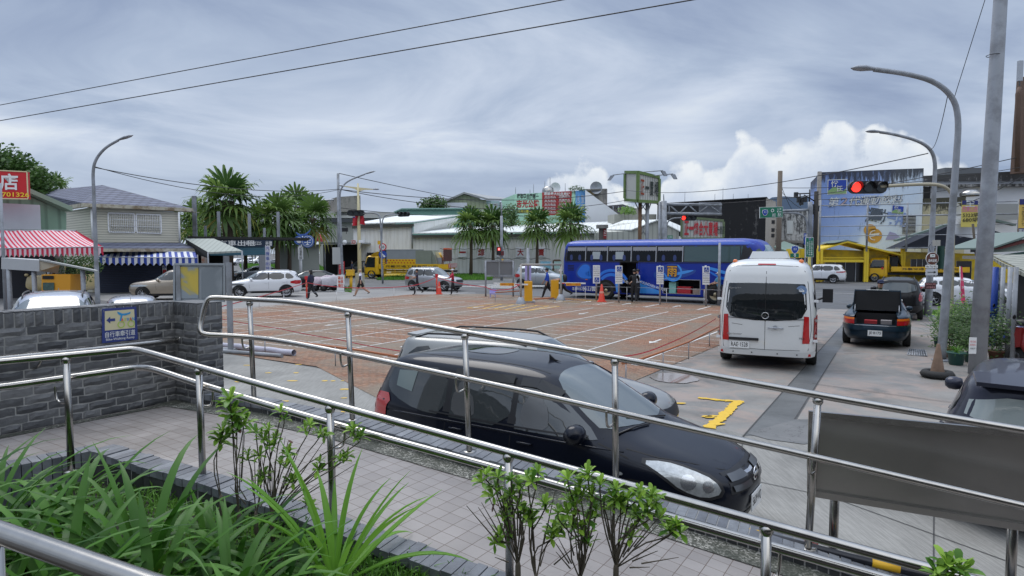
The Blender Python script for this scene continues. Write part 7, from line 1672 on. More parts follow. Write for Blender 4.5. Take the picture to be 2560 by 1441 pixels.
for x0,x1 in zip(xs_,xs_[1:]):
 f0,f1=kp(max(x0,-2.7),-1.5,0),kp(max(x1,-2.7),-1.5,0)
 if x1<=-2.6:f0,f1=V((x0,3.3+(x0+5.5)*.15,0)),V((x1,3.3+(x1+5.5)*.15,0));
 f0.z,f1.z=min(.98,SOILZ(x0)),min(.98,SOILZ(x1));b.poly([V((x0,.9,f0.z)),V((x1,.9,f1.z)),f1,f0],m_soil)
o=b.build('soil_bed',base=(0,0,0));tag(o,kind='structure')
def soilz(x):return min(.98,SOILZ(x))
random.seed(12);b=MB()
for k in range(26000):
 x=random.uniform(-3.2,2.2);y=random.uniform(2.5,4.94-.46*x-1.55);z=soilz(x);a=random.uniform(0,2*pi)
 if y>4.6:continue
 dn=.5+.5*sin(x*5.1+1)*sin(y*7.3+x*2)
 if random.random()>.55+.45*dn:continue
 hh=random.choice((.03,.05,.07,.10))*random.uniform(.6,1.3);w=.0022+hh*.02;lx,ly=random.gauss(0,hh*.55),random.gauss(0,hh*.55)
 b.add([(x-w*cos(a),y-w*sin(a),z),(x+w*cos(a),y+w*sin(a),z),(x+lx*.45+w*cos(a),y+ly*.45+w*sin(a),z+hh*.7),(x+lx*.45-w*cos(a),y+ly*.45-w*sin(a),z+hh*.7),(x+lx,y+ly,z+hh*.85)],[(0,1,2,3),(3,2,4)],m_grass)
for k in range(12000):
 x=random.uniform(-3.2,2.2);y=random.uniform(2.5,4.94-.46*x-1.56)
 if y>4.6:continue
 z=soilz(x)+random.uniform(.005,.05);r_=random.uniform(.006,.014);a=random.uniform(0,6.28);t_=random.uniform(-.4,.4)
 b.add([(x+r_*cos(a+q),y+r_*sin(a+q)*.6,z+r_*sin(q+t_)*.4)for q in(0,1.57,3.14,4.71)],[(0,1,2,3)],m_grass)
o=b.build('weeds',base=(0,0,0));tag(o,kind='stuff')
def strap(b,p,az,el,L,w,bend,m,twist=0.,n=9,fold=.25):
 d=V((cos(az)*cos(el),sin(az)*cos(el),sin(el)));vs=[];q=V(p)
 hd=V((cos(az),sin(az),0));e=el
 for i in range(n+1):
  t=i/n;ww=w*(.55+.9*t if t<.4 else 1.)*(1-((t-.4)/.6)**2.2 if t>.4 else 1.)*.9+.0008
  sd=V((-sin(az+twist*t),cos(az+twist*t),0));upv=V((-cos(az)*sin(e),-sin(az)*sin(e),cos(e)))
  vs+=[q-sd*ww+upv*ww*fold,q,q+sd*ww+upv*ww*fold]
  e-=bend/n*(.3+1.4*t);q=q+(hd*cos(e)+V((0,0,1))*sin(e))*(L/n)
 b.add(vs,[(i*3+k,i*3+k+1,(i+1)*3+k+1,(i+1)*3+k)for i in range(n)for k in(0,1)],m,True)
lil=[(-2.75,3.15,.85,19),(-2.30,2.75,.78,20),(-2.45,3.45,.72,16),(-1.85,3.15,.78,22),(-1.62,2.80,.62,20),(-2.95,2.7,.9,14),(-1.95,2.40,.55,14),(-1.30,2.85,.58,18),(-1.05,2.55,.52,14),(-1.45,3.28,.52,14),(-2.6,2.3,.55,12),(-1.35,2.35,.5,12),(-2.2,3.3,.55,12),(-3.1,3.2,.9,15),(-2.9,3.40,.88,18),(-3.3,2.9,.9,18),(-1.7,3.5,.5,12),(-2.05,2.85,.74,20),(-1.15,3.1,.45,12),(-3.55,3.55,.8,16),(-3.25,3.95,.7,16),(-2.95,4.1,.55,13),(-3.9,3.3,.9,16)]
labs=['at the left edge under the brick wall','in front of the first handrail post','closest to the slate kerb on the left','whose tall upright leaf crosses the landing tiles','with an orange leaf in the middle of the bed','lowest on the left edge','just above the foreground handrail','left of the pale spiky plant','touching the spiky plant at its base','beside the thin shrub stems','under the foreground handrail','at the bottom edge left of the spiky plant','between the kerb corner and the tall leaves','behind the leaves of the left edge clump','hiding the corner of the landing kerb','at the far left edge in the foreground','next to the kerb below the landing','in the very middle of all the lily clumps','squeezed between the shrub and the spiky plant','leaning over the landing kerb below the wall sign','growing against the turned kerb corner','right at the inside of the kerb corner','outermost on the left beside the wall foot']
for i,((x,y,L,n_),lb)in enumerate(zip(lil,labs)):
 random.seed(100+i);t=thing('strap_lily','clump of dark strap-leaved lily '+lb,'plant',(x,y,soilz(x)),0,'lily clumps in the planting bed');b=MB()
 for k in range(int(n_*1.35)):
  az=k*2.399+random.uniform(-.4,.4);el=random.uniform(.45,1.35);m_=m_strap
  strap(b,(x+cos(az)*.02,y+sin(az)*.02,soilz(x)),az,el,L*random.uniform(.75,1.25),random.uniform(.015,.028),random.uniform(.6,1.9),m_,random.uniform(-.5,.5))
 b.build('leaves',t,True)
 if i in(1,4):b=MB();strap(b,(x,y,soilz(x)+.05),-.4+i,.6,L*.9,.02,1.2,m_yell);b.build('yellow_leaf',t,True)
t=thing('spiky_plant','pale green spiky pandan-like plant with long arching leaves in the middle of the bed','plant',(-.93,3.22,soilz(-.93)));b=MB();random.seed(9);px0=P(835,1400,3.3)
for k in range(26):
 az=k*2.399;el=random.uniform(.75,1.45)if k<18 else random.uniform(.25,.6);strap(b,(px0.x+cos(az)*.015,px0.y+sin(az)*.015,soilz(px0.x)),az,el,random.uniform(.60,.92),random.uniform(.017,.024),random.uniform(.15,.8)if k<18 else 1.0,m_pand,random.uniform(-.2,.2),10,.8)
b.build('leaves',t,True)
def whorl(b,c,up,n,L,m,drp=.5):
 up=up.normalized();e=up.orthogonal().normalized();f_=up.cross(e)
 for k in range(n):
  a=k*2.399+random.uniform(-.2,.2);el=R(70)-R(85)*(k/n)**.8*(.8+drp*.4);l=L*random.uniform(.75,1.15);h=e*cos(a)+f_*sin(a);d=h*cos(el)+up*sin(el);s_=up.cross(h).normalized()
  w=l*.17;q=[];
  for t,ww,dz in((0,.15,0),(.35,.75,.02),(.65,1.,0),(.88,.6,-.06),(1.,.0,-.12)):
   p=c+d*l*t+V((0,0,dz*l));q.append((p-s_*w*ww+up*w*ww*.35,p,p+s_*w*ww+up*w*ww*.35))
  vs=[v for tr_ in q for v in tr_];b.add(vs,[(i*3+j,i*3+j+1,(i+1)*3+j+1,(i+1)*3+j)for i in range(4)for j in(0,1)],m,True)
def shrub(name,label,base_px,D,tips,L,twigs=8,seed=1,stems=None):
 random.seed(seed);bp=[P(x,y,D)for x,y in base_px];t=thing(name,label,'shrub',tuple(bp[0]));b=MB();bl=MB()
 for(x,y,dz)in tips:
  c=P(x,y,D+dz);base=min(bp,key=lambda q:abs(q.x-c.x));mid=base.lerp(c,random.uniform(.35,.6))+V((random.uniform(-.05,.05)+(base.x-c.x)*.2,random.uniform(-.04,.04),random.uniform(-.02,.06)))
  b.tube(smoothp([base,mid,c-V((0,0,.03)),c],1),[.0075]*2+[.005]*2+[.0035]*2 if False else .0036,m_stem,5,caps=False)
  whorl(bl,c,V((random.uniform(-.25,.25),random.uniform(-.25,.25),1)),random.randint(10,15),L*random.uniform(.85,1.15),m_rhodo)
  if random.random()<.8:whorl(bl,c-V((random.uniform(-.03,.03),random.uniform(-.03,.03),random.uniform(.02,.05))),V((random.uniform(-.6,.6),random.uniform(-.6,.6),1)),9,L*1.15,m_rhodo)
 for _ in range(twigs):
  a=random.choice(tips);c=P(a[0]+random.uniform(-50,50),a[1]+random.uniform(20,90),D+random.uniform(-.1,.1));base=min(bp,key=lambda q:abs(q.x-c.x));b.tube([base.lerp(c,.4),c],[.004,.0015],m_stem,5,caps=False)
 for q in bp:b.tube([q-V((0,0,.35)),q,q+V((0,0,.03))],[.016,.013,.006],m_stem,8)
 b.build('stems',t,True);bl.build('leaves',t,True)
 b=MB();c=P(tips[0][0]+20,tips[0][1]+70,D);whorl(b,c,V((0,0,-1)),3,L*.7,m_dead);b.build('dead_leaf',t,True);return t
shrub('thin_shrub','thin two-stemmed shrub with small leaf rosettes, left one beside the ramp',[(553,1250),(598,1290)],3.75,[(575,1000,0),(580,1035,0),(592,1060,.02),(556,1078,0),(548,1098,0),(608,1062,.03)],.085,3,3)
shrub('bushy_azalea','twiggy azalea shrub with rosettes of leaves beside the second ramp post',[(680,1290),(640,1290)],3.7,[(702,1030,0),(710,1050,0),(640,1080,0),(672,1075,0),(690,1095,0),(660,1100,0),(775,1065,.05),(800,1082,.05),(885,1075,.08),(900,1095,.06),(868,1140,.05),(850,1150,0),(800,1155,0),(650,1140,0),(720,1130,0),(700,1160,0),(735,1200,0),(765,1255,0),(620,1135,0),(660,1190,0)],.060,20,4)
shrub('bright_azalea','bright green azalea shrub in front of the black minivan, left of its twin',[(1295,1415),(1340,1450)],2.9,[(1215,1188,0),(1245,1195,0),(1278,1200,0),(1345,1182,0),(1300,1225,0),(1275,1240,0),(1362,1262,0),(1262,1290,0),(1275,1330,.02),(1250,1340,0),(1310,1275,0),(1330,1300,.03),(1405,1312,0),(1385,1330,0),(1240,1220,0),(1320,1200,.04),(1295,1265,0)],.056,22,5)
shrub('large_azalea','widest bright green azalea shrub in front of the minivan headlight',[(1540,1420),(1450,1450)],2.85,[(1420,1200,0),(1470,1185,0),(1450,1215,0),(1500,1215,0),(1425,1255,0),(1440,1240,0),(1480,1240,0),(1535,1235,0),(1570,1250,0),(1600,1230,0),(1630,1238,0),(1620,1262,0),(1552,1260,0),(1430,1305,0),(1460,1340,0),(1475,1300,0),(1690,1312,-.05),(1675,1325,-.05),(1595,1290,0),(1510,1255,0),(1490,1275,0),(1395,1285,0),(1580,1345,0),(1540,1225,0),(1640,1275,0)],.058,26,6)
shrub('corner_azalea','single leafy azalea sprig poking up at the bottom right edge',[(2385,1500)],2.4,[(2370,1415,0),(2400,1425,0),(2345,1440,0)],.075,2,7)
m_pot=mat('terracotta_pot',(.22,.11,.07),.8,var=.25,vs=6);m_potg=mat('green_pot',(.03,.10,.09),.5)
def pot_plant(label,px,py,kind,s,group='potted plants by the lamp posts',seed=1,mp_=None,hpot=.28):
 random.seed(seed);p=G(px,py);t=thing('potted_plant',label,'potted plant',tuple(p),0,group);b=MB();m_=mp_ or m_potg
 b.lathe([(.001,.0),(.13*s,0),(.17*s,hpot*s*.9),(.19*s,hpot*s*.9),(.19*s,hpot*s),(.155*s,hpot*s),(.14*s,hpot*s*.85),(.001,hpot*s*.85)],m_,p,'Z',18);b.build('pot',t,True);c=p+V((0,0,hpot*s*.9));b=MB()
 if kind=='strap':
  for k in range(18):strap(b,c,k*2.399,random.uniform(.3,1.3),.45*s,.015*s,random.uniform(.3,1.2),m_strap,0,5)
 elif kind=='yucca':
  for k in range(34):strap(b,c+V((0,0,.1)),k*2.399,random.uniform(-.1,1.3),.75*s,.013*s,random.uniform(.0,.5),m_leafd,0,5)
 elif kind=='grass':
  for k in range(60):strap(b,c,k*2.399,random.uniform(.3,1.3),.28*s,.006*s,1.3,m_grass,0,4)
 else:
  mm=m_leafb if kind=='bright' else m_leafd;b.tube([c,c+V((0,0,.5*s))],.012,m_stem,5)
  for _ in range(int(900*s)):
   a=V((random.gauss(0,.22),random.gauss(0,.22),random.gauss(.48,.25)))*s;q=c+a;d=V((random.gauss(0,1),random.gauss(0,1),random.gauss(0,.5))).normalized();e=d.orthogonal().normalized()*.022;b.add([q-d*.05,q+e,q+d*.05,q-e],[(0,1,2,3)],mm)
 b.build('foliage',t,True)
pot_plant('spiky dark yucca in a pot left of the front lamp post',2350,868,'yucca',1.0,seed=1);pot_plant('small grassy plant in a green pot between both grey poles',2390,912,'grass',1.1,seed=2)
pot_plant('large terracotta bowl with a leafy plant beside the lamp post',2372,893,'dark',.9,seed=3,mp_=m_pot);pot_plant('bright yellow green shrub in a pot behind the lamp post',2395,850,'bright',.95,seed=4);pot_plant('low leafy plant in a green pot against the big pole',2425,905,'dark',.8,seed=5)
pot_plant('tall dark shrub in a pot in the middle of the group',2405,868,'dark',1.05,seed=6);pot_plant('dark bushy plant behind the big pole on its right',2475,860,'dark',1.15,seed=7,mp_=m_pot);pot_plant('bright sprig in a pot left of the lamp post foot',2362,838,'bright',.8,seed=8)
pot_plant('low green potted plant right of the big pole foot',2490,905,'dark',1.0,seed=9,mp_=m_pot);pot_plant('strap-leaved plant hanging by the kerb behind the banner',2430,830,'strap',1.6,seed=10)
random.seed(33);b=MB();c=P(2535,925,5.2)
for k in range(26):q=c+V((random.gauss(0,.14),random.gauss(0,.1),random.gauss(0,.025)));whorl(b,q,V((random.uniform(-1,1),random.uniform(-1,1),.6)),3,.09,m_leafb)
def up(px,D,py):p=fp(px,D);return V((p.x,p.y,HT(py,D)))
def lamp_head(b,p,d,L=.75,m=None):
 """flattened cobra head starting at p and pointing along d"""
 d=V(d).normalized();s=d.cross(V((0,0,1))).normalized();u=s.cross(d);m=m or m_galvp;vs=[];n=10;sec=((0,.05,.05),(.2,.09,.07),(.5,.16,.09),(.8,.13,.07),(1.,.01,.01))
 for t,w,h in sec:
  for j in range(n):q=2*pi*j/n;vs.append(p+d*L*t+s*w*cos(q)+u*h*(sin(q)if sin(q)>0 else sin(q)*.45))
 b.add(vs,[(i*n+j,i*n+(j+1)%n,(i+1)*n+(j+1)%n,(i+1)*n+j)for i in range(len(sec)-1)for j in range(n)],m,True)
def street_lamp(label,px,D,foot_py,pts,head_dir,group=None,r=(.11,.06),Lh=.8,stickers=()):
 base=fp(px,D);t=thing('street_lamp',label,'street lamp',tuple(base),0,group);q=[V((base.x,base.y,0))]+[P(x,y,D)for x,y in pts]
 q=fix(smoothp(q,2));n=len(q);b=MB();b.tube(q,[r[0]+(r[1]-r[0])*min(1,q[i].z/q[-1].z)for i in range(n)],m_galvp,12);b.lathe([(r[0]*2,0),(r[0]*2,.03),(r[0]*1.2,.05)],m_galvp,q[0],'Z',12);b.build('pole',t,True)
 b=MB();lamp_head(b,q[-1]-V(head_dir)*.05,head_dir,Lh);b.build('lamp_head',t,True);return t
street_lamp('street lamp with a tall curved arm between the two shop awnings',240,31,0,[(234,470),(232,430),(238,400),(262,370),(296,351)],(.75,0,.25))
street_lamp('grey street lamp with curved arm beside the tall thin mast and station sign',856,51,0,[(850,520),(849,490),(853,470),(870,452),(912,436)],(.9,0,.25),Lh=.95)
street_lamp('nearest curved street lamp, its head reaching far left above the white van',2363,15.9,0,[(2392,380),(2397,300),(2385,245),(2340,205),(2270,185),(2185,174)],(-1,0,.05),r=(.105,.06),Lh=.62)
street_lamp('second curved street lamp carrying the brown round sign and arrow sign',2325,27,0,[(2337,450),(2338,400),(2325,370),(2290,350),(2230,335),(2200,331)],(-1,0,.05),r=(.15,.06),Lh=.66)
t=thing('utility_pole','thick grey steel pole in front of the potted plants, running out of the top edge','utility pole',tuple(G(2442,935)))
p0=G(2442,935);b=MB();D=p0.y;b.tube([p0,P(2470,500,D),P(2505,-60,D),P(2512,-160,D)],[.17,.155,.125,.12],mat('pale_grey_steel',(.34,.36,.39),.5,.3,var=.12,vs=1.2,dirt=(.24,.25,.27),ds=2),20);b.build('pole',t,True)
b=MB();p=P(2484,140,D);b.lathe([(.135,0),(.142,.008),(.135,.016)],m_black,p,'Z',16);b.build('band',t,True)
b=MB();a=P(2434,862,D-.19);b.slab([a+V((-.10,0,-.20)),a+V((.05,-.02,-.20)),a+V((.05,-.02,.16)),a+V((-.10,0,.16))],(0,.004,0),m_plate);b.text('即日起',a+V((-.03,-.03,.07)),(1,-.1,0),(0,0,1),.045,m_red,.12);b.text('限高施工',a+V((-.03,-.03,0)),(1,-.1,0),(0,0,1),.04,m_red,.13);b.text('請繞道行',a+V((-.03,-.03,-.08)),(1,-.1,0),(0,0,1),.04,m_ink,.12);b.build('paper_notice',t,True)
def simple_pole(name,label,px,D,ytop,r,m,cat='pole',extra=None):
 t=thing(name,label,cat,tuple(fp(px,D)));b=MB();p=fp(px,D);b.tube([p,V((p.x,p.y,HT(ytop,D)))],[r,r*.8],m,10);b.build('pole',t,True);return t
t=simple_pole('thin_mast','thin grey mast with small cable bracket standing left of the curved lamp',848,52,434,.13,m_galvp)
b=MB();b.box(P(843,640,51.6),(.7,.3,1.35),mat('cabinet_white',(.46,.47,.46),.6));b.build('control_cabinet',t,True)
b=MB();b.tube([up(848,52,610),P(862,612,51.7)],.03,m_white,6);b.sphere(P(862,606,51.7),.18,m_white);b.build('camera',t,True)
b=MB();q=[P(847,654,51.5),P(861,654,51.5),P(861,686,51.5),P(847,686,51.5)];b.slab(q[::-1],(0,.04,0),m_red);o_=b.build('notice_board',t,True);b=MB();b.text('注意',P(854,658,51.4),(1,0,0),(0,0,1),.18,m_plate);[b.text('車輛慢行中',P(854,664+4*k,51.4),(1,0,0),(0,0,1),.08,m_plate,.36)for k in range(3)];b.box(P(856,681,51.4),(.2,.01,.26),m_plate);b.build('lettering',o_,True)
b=MB();b.tube([up(848,52,560),P(868,568,52),P(866,585,52)],.02,m_black,4);b.box(P(862,575,52),(.5,.2,.3),m_black);b.build('cable_bracket',t,True)
t=thing('red_white_notice','white standing board with red Chinese characters at the lot corner below the mast','sign',tuple(G(851,732)))
b=MB();D=G(851,732).y;q=[P(842,731,D),P(860,731,D),P(861,688,D),P(843,688,D)];b.slab(q,(0,.05,0),m_plate);b.build('board',t,True);b=MB();
for k,s_ in enumerate(('禁止','停車','慢行')):b.text(s_,P(851.5,695+9.5*k,D-.04),(1,0,0),(0,0,1),.22,mat('char_orange',(.6,.08,.03),.6),.36,bold=.02)
b.build('lettering',t,True)
t=thing('flag_pole_lamp','cream coloured pole with two lamp arms on top and two red flags','street lamp',tuple(fp(897,47)))
b=MB();p=fp(899,47);b.tube([p,up(898,47,560),up(897,47,459)],[.16,.12,.06],m_cream,10);b.box(p+V((0,0,.6)),(.55,.55,1.2),mat('cream_base',(.42,.40,.30),.7));b.build('pole',t,True)
b=MB();b.slab([P(860,465,47),P(897,469,47),P(935,473,47),P(935,474.5,47),P(910,475,47),P(897,479,47),P(884,472,47),P(860,467,47)],(0,.1,0),m_cream);b.build('lamp_arm',t,True)
b=MB();lamp_head(b,P(861,466,47),(-1,0,.1),.45);b.build('lamp_head',t,True);b=MB();lamp_head(b,P(933,474,47),(1,0,0),.45);b.build('lamp_head',t,True)
for k,(x0,x1,y0,y1,x2)in enumerate(((881,897,535,565,884),(899,913,537,560,910))):
 b=MB();b.grid(lambda u_,v_:P(x0+(x1-x0)*u_+(1-v_)*(2 if k==0 else-4*u_),y0+(y1-y0)*v_+(3*u_ if k else-1*u_),46.9+.12*sin(u_*7+v_*3)),8,6,mat('flag_red',(.50,.015,.03),.7));fl=b.build('flag',t,True)
 if k==0:b=MB();b.poly([P(881,535,46.6),P(881.5,545,46.6),P(888,545,46.6),P(888,535,46.6)],m_blue);b.disc(P(884.6,540,46.55),.09,(0,-1,0),m_plate,12);b.build('flag_canton',fl,True)
b=MB();b.tube([up(898,47,630),P(904,606,46.6)],.03,m_galvp,5);b.box(P(904,604,46.5),(.35,.3,.2),m_white);b.build('camera',t,True)
t=thing('yellow_letter_box','yellow box on a yellow post behind the walking man in white','post box',tuple(G(876,726)))
b=MB();D=G(876,726).y;b.box(P(876,683,D),(.50,.45,.36),m_yellow);b.box(P(876,676,D),(.56,.5,.05),m_yellow);b.build('box',t,True);b=MB();b.tube([up(877,D,690),G(877,726)],.11,m_yellow,10);b.build('post',t,True)
def signal_h(name,label,px,py,D,s,arm,m_arm,on_first=True,body_deg=0,group=None):
 c=P(px,py,D);t=thing(name,label,'traffic light',(c.x,c.y,c.z-.3*s),0,group);xd=V((cos(R(body_deg)),sin(R(body_deg)),0));nn3=V((xd.y,-xd.x,0));b=MB()
 pts=[];
 for i in range(24):a=2*pi*i/24;e=V((1,0,0));pts.append(c+xd*((.42*s if cos(a)>0 else-.42*s)+.21*s*cos(a))+V((0,0,.21*s*sin(a))))
 b.slab(pts,-nn3*.14*s,m_black);b.build('housing',t,True)
 for i in range(3):
  p=c+xd*((i-1)*.42*s)+nn3*.01;b=MB();lit=(i==0 and on_first);b.disc(p+nn3*.004,.165*s,nn3,mat('signal_red_lit',(.8,.02,.01),.4,emit=(1,.03,.02),es=2.2)if lit else mat('signal_off',(.03,.035,.035),.2),22,.01);o_=b.build('lens',t,True)
  b=MB();k=12;ring=[]
  for j in range(k+1):a=R(-10)+R(200)*j/k;r0=xd*cos(a)*.18*s+V((0,0,sin(a)*.18*s));ring.append((p+r0,p+r0+nn3*(.20*s)*(.55+.45*sin(a))))
  for j in range(k):b.poly([ring[j][0],ring[j+1][0],ring[j+1][1],ring[j][1]],m_black)
  b.build('hood',o_,True)
 if arm:b=MB();b.tube(fix(smoothp([V(a)for a in arm],2)),.055*s if s>.8 else .05,m_arm,8);b.build('arm',t,True)
 return t
m_beige=mat('beige_steel',(.40,.36,.26),.55)
signal_h('traffic_light','nearest horizontal traffic light showing red on a long beige arm at the right',2171,468.5,20.5,.95,[P(2200,467,20.5),P(2290,461,20.5),P(2345,461,20.5),P(2372,472,20.5),P(2385,500,20.5),(P(2388,560,20.5).x,P(2388,560,20.5).y,0)],m_beige)
signal_h('traffic_light','horizontal red traffic light on the gantry post above the coach',1722,545.5,62,1.2,[P(1706,545,62),P(1680,546,62),P(1668,556,62),P(1662,585,62)],m_galvp)
signal_h('traffic_light','unlit horizontal signal head beside the red flags',890,533,46.5,1.0,[P(896,535,46.7),P(925,532,46.7),P(945,535,46.7),P(951,545,46.7),P(953,600,46.7),P(955,692,46.7)],m_galvp,False,20)
signal_h('traffic_light','unlit horizontal signal head pointing away above the warehouse roof',1008,536,60,1.1,[P(996,538,60),P(975,536,60),P(960,540,60),P(954,560,60),up(955,60,690)],m_galvp,False,-30)
t=thing('speed_limit_sign','round 50 speed limit sign above a blue arrow sign, in front of the yellow truck','traffic sign',tuple(fp(956,56)))
D=56;b=MB();b.tube([fp(956,D),up(955,D,600)],.09,m_galvp,8);b.build('post',t,True)
b=MB();c=P(957,618,D-.15);b.disc(c,.33,(0,-1,0),m_red,26,.03);b.disc(c+V((0,-.035,0)),.235,(0,-1,0),m_plate,24,.01);o_=b.build('speed_sign',t,True);b=MB();b.text('50',c+V((0,-.06,0)),(1,0,0),(0,0,1),.24,m_ink,.30,bold=.02);b.build('lettering',o_,True)
b=MB();c=P(957,637,D-.15);b.disc(c,.35,(0,-1,0),m_blue,26,.03);o_=b.build('arrow_sign',t,True);b=MB();f_=lambda x,z:c+V((x,-.05,z));b.poly([f_(-.22,.20),f_(-.16,.24),f_(.14,-.08),f_(.19,-.02),f_(.22,-.24),f_(.0,-.20),f_(.06,-.14)][::-1],m_plate);b.build('arrow',o_,True)
b=MB();c=P(957,655,D-.15);b.box(c,(.42,.03,.62),m_yellow)
for i in range(3):
 for j in range(4):b.box(c+V((-.14+.14*i,-.02,-.22+.15*j)),(.06,.01,.08),m_black,M=Matrix.Rotation(R(45),3,'Y'))
b.build('hazard_panel',t,True)
b=MB();b.box(P(948,607,D-.1),(.26,.2,.32),m_yellow);b.build('flash_unit',t,True)
t=thing('pedestrian_signal','tall grey signal post with lit red pedestrian light before the warehouse','traffic light',tuple(fp(1255,62)))
b=MB();D=62;b.tube([fp(1254,D),up(1254,D,540)],.13,m_galvp,8);b.tube([up(1254,D,545),up(1254,D,508)],.07,m_galvp,8);b.build('post',t,True)
b=MB();b.box(P(1247,628,D-.2),(.42,.3,.80),m_black);b.box(P(1256,634,D-.2),(.3,.3,.4),mat('dark_red_box',(.12,.02,.02),.6));b.build('housing',t,True)
b=MB();c=P(1247.5,623.5,D-.4);b.box(c,(.24,.02,.26),mat('ped_red',(.5,.02,.01),.5,emit=(1,.05,.03),es=.9));b.box(c+V((0,-.02,0)),(.07,.01,.18),mat('ped_white',(.9,.8,.8),.5,emit=(1,.7,.7),es=.8));b.build('lens',t,True)
b=MB();b.tube([up(1255,D,648),up(1255,D,658)],.14,m_yellow,8);b.build('yellow_band',t,True)
t=thing('pedestrian_signal','small lit red pedestrian light on a thin leaning trunk before the yellow building','traffic light',tuple(fp(2440,40)))
b=MB();b.tube([fp(2452,40),P(2440,640,40),P(2432,560,40)],.07,m_stem,6);b.build('post',t,True);b=MB();b.box(P(2438,621,39.7),(.42,.25,.5),m_black);b.build('housing',t,True);b=MB();b.box(P(2438,619,39.5),(.12,.02,.16),mat('ped_red'));b.build('lens',t,True)
t=thing('sign_gantry','grey steel truss gantry carrying the back of a road sign, above the coach','gantry',tuple(fp(1660,61)))
D=61;b=MB();b.tube([fp(1662,D),up(1658,D,503)],.28,m_galvp,12);b.tube([up(1658,D,503),up(1657,D,486)],.05,m_galvp,6);b.tube([fp(1648,D),up(1648,D,505)],.12,m_galvp,8);b.build('post',t,True)
b=MB();b.tube([P(1660,511,D),P(1804,513,D)],.14,m_galvp,8);b.tube([P(1660,534,D),P(1804,536,D)],.14,m_galvp,8);xs2=[1673,1698,1721,1745,1773,1802]
for i in range(5):a,c=(512,535)if i%2==0 else(535,512);b.tube([P(xs2[i],a,D),P(xs2[i+1],c,D)],.07,m_galvp,6)
for x in(1673,1802):b.tube([P(x,512,D),P(x,535,D)],.07,m_galvp,6)
b.build('truss',t,True);b=MB();q=[P(1748,537,D+.3),P(1803,537,D+.3),P(1803,506,D+.3),P(1748,506,D+.3)];b.slab(q,(0,.1,0),mat('sign_back',(.20,.21,.23),.6));b.build('sign_back',t,True)
t=thing('street_name_sign','tiny green street name plate behind the roof of the coach','traffic sign',tuple(fp(1677,58)));b=MB();q=[P(1669,597,58),P(1682,597,58),P(1682,589,58),P(1669,589,58)];b.slab(q,(0,.05,0),m_green_sign);b.text('光復街',P(1675.5,593,57.9),(1,0,0),(0,0,1),.16,m_plate,.38);b.build('plate',t,True);b=MB();b.tube([fp(1676,58.2),up(1676,58.2,590)],.05,m_galvp,6);b.build('post',t,True)
t=simple_pole('utility_pole','weathered brown concrete utility pole right behind the green kilometre sign',1946,52,428,.22,mat('weathered_pole',(.16,.13,.10),.9,var=.3,vs=3),'utility pole')
t=thing('kilometre_sign','green road sign reading 0 Km with blue 11 shield on a curved mast arm','traffic sign',tuple(fp(2025,48)))
D=48;b=MB();b.tube([fp(2026,D),up(2023,D,520),up(2022,D,505)],[.2,.17,.16],m_galvp,12);b.tube(fix(smoothp([P(2019,585,D),P(2018,555,D),P(2010,540,D),P(1990,532,D),P(1955,533,D)],2)),.07,m_galvp,8);b.tube([P(2024,525,D),P(1955,528,D)],.09,m_galvp,8);b.build('mast',t,True)
q=[P(1899,546,D-.2),P(1957.5,543.5,D-.2),P(1957.5,517,D-.2),P(1899,518.5,D-.2)];b=MB();b.slab(q,(0,.06,0),m_plate);nn4=V((0,-1,0));b.add(sub(q,.015,.985,.03,.97,.02),[(0,1,2,3)],m_green_sign);bd=b.build('board',t,True)
def shield(b,c,s):b.slab([c+V((x*s,0,z*s))for x,z in((0,-.5),(.25,-.35),(.42,0),(.40,.22),(.32,.30),(.34,.42),(.15,.36),(0,.46),(-.15,.36),(-.34,.42),(-.32,.30),(-.40,.22),(-.42,0),(-.25,-.35))],(0,-.01,0),m_plate);b.slab([c+V((x*s*.86,-.012,z*s*.86))for x,z in((0,-.5),(.25,-.35),(.42,0),(.40,.22),(.32,.30),(.34,.42),(.15,.36),(0,.46),(-.15,.36),(-.34,.42),(-.32,.30),(-.40,.22),(-.42,0),(-.25,-.35))],(0,-.01,0),m_blue);b.text('11',c+V((0,-.04,.04*s)),(1,0,0),(0,0,1),.26*s,m_plate,.26*s,bold=.02)
b=MB();shield(b,on(q,.22,.5,.05),.52);b.build('route_shield',bd,True);b=MB();qtext(b,'O',q,.54,.66,.26,m_plate,.24,off=.05,bold=.02);qtext(b,'公里',q,.83,.78,.14,m_plate,.32,off=.05);qtext(b,'Km',q,.83,.55,.14,m_plate,.32,off=.05,bold=.01);qtext(b,'起',q,.60,.24,.26,m_plate,.26,off=.05);qtext(b,'點',q,.84,.24,.26,m_plate,.28,off=.05);b.build('lettering',bd,True)
t=thing('route_sign','small blue route 11 shield over a green zero plate beside the white van roof','traffic sign',tuple(fp(1987,36)));D=36;b=MB();b.tube([fp(1987,D),up(1987,D,620)],.04,m_galvp,6);b.build('post',t,True);b=MB();shield(b,P(1987,624,D-.05),.52);b.build('route_shield',t,True);b=MB();q=[P(1976,644,D-.05),P(1997,644,D-.05),P(1997,634,D-.05),P(1976,634,D-.05)];b.slab(q,(0,.03,0),m_green_sign);qtext(b,'0',q,.5,.5,.17,m_plate,.12,off=.03,bold=.02);b.build('zero_plate',t,True)
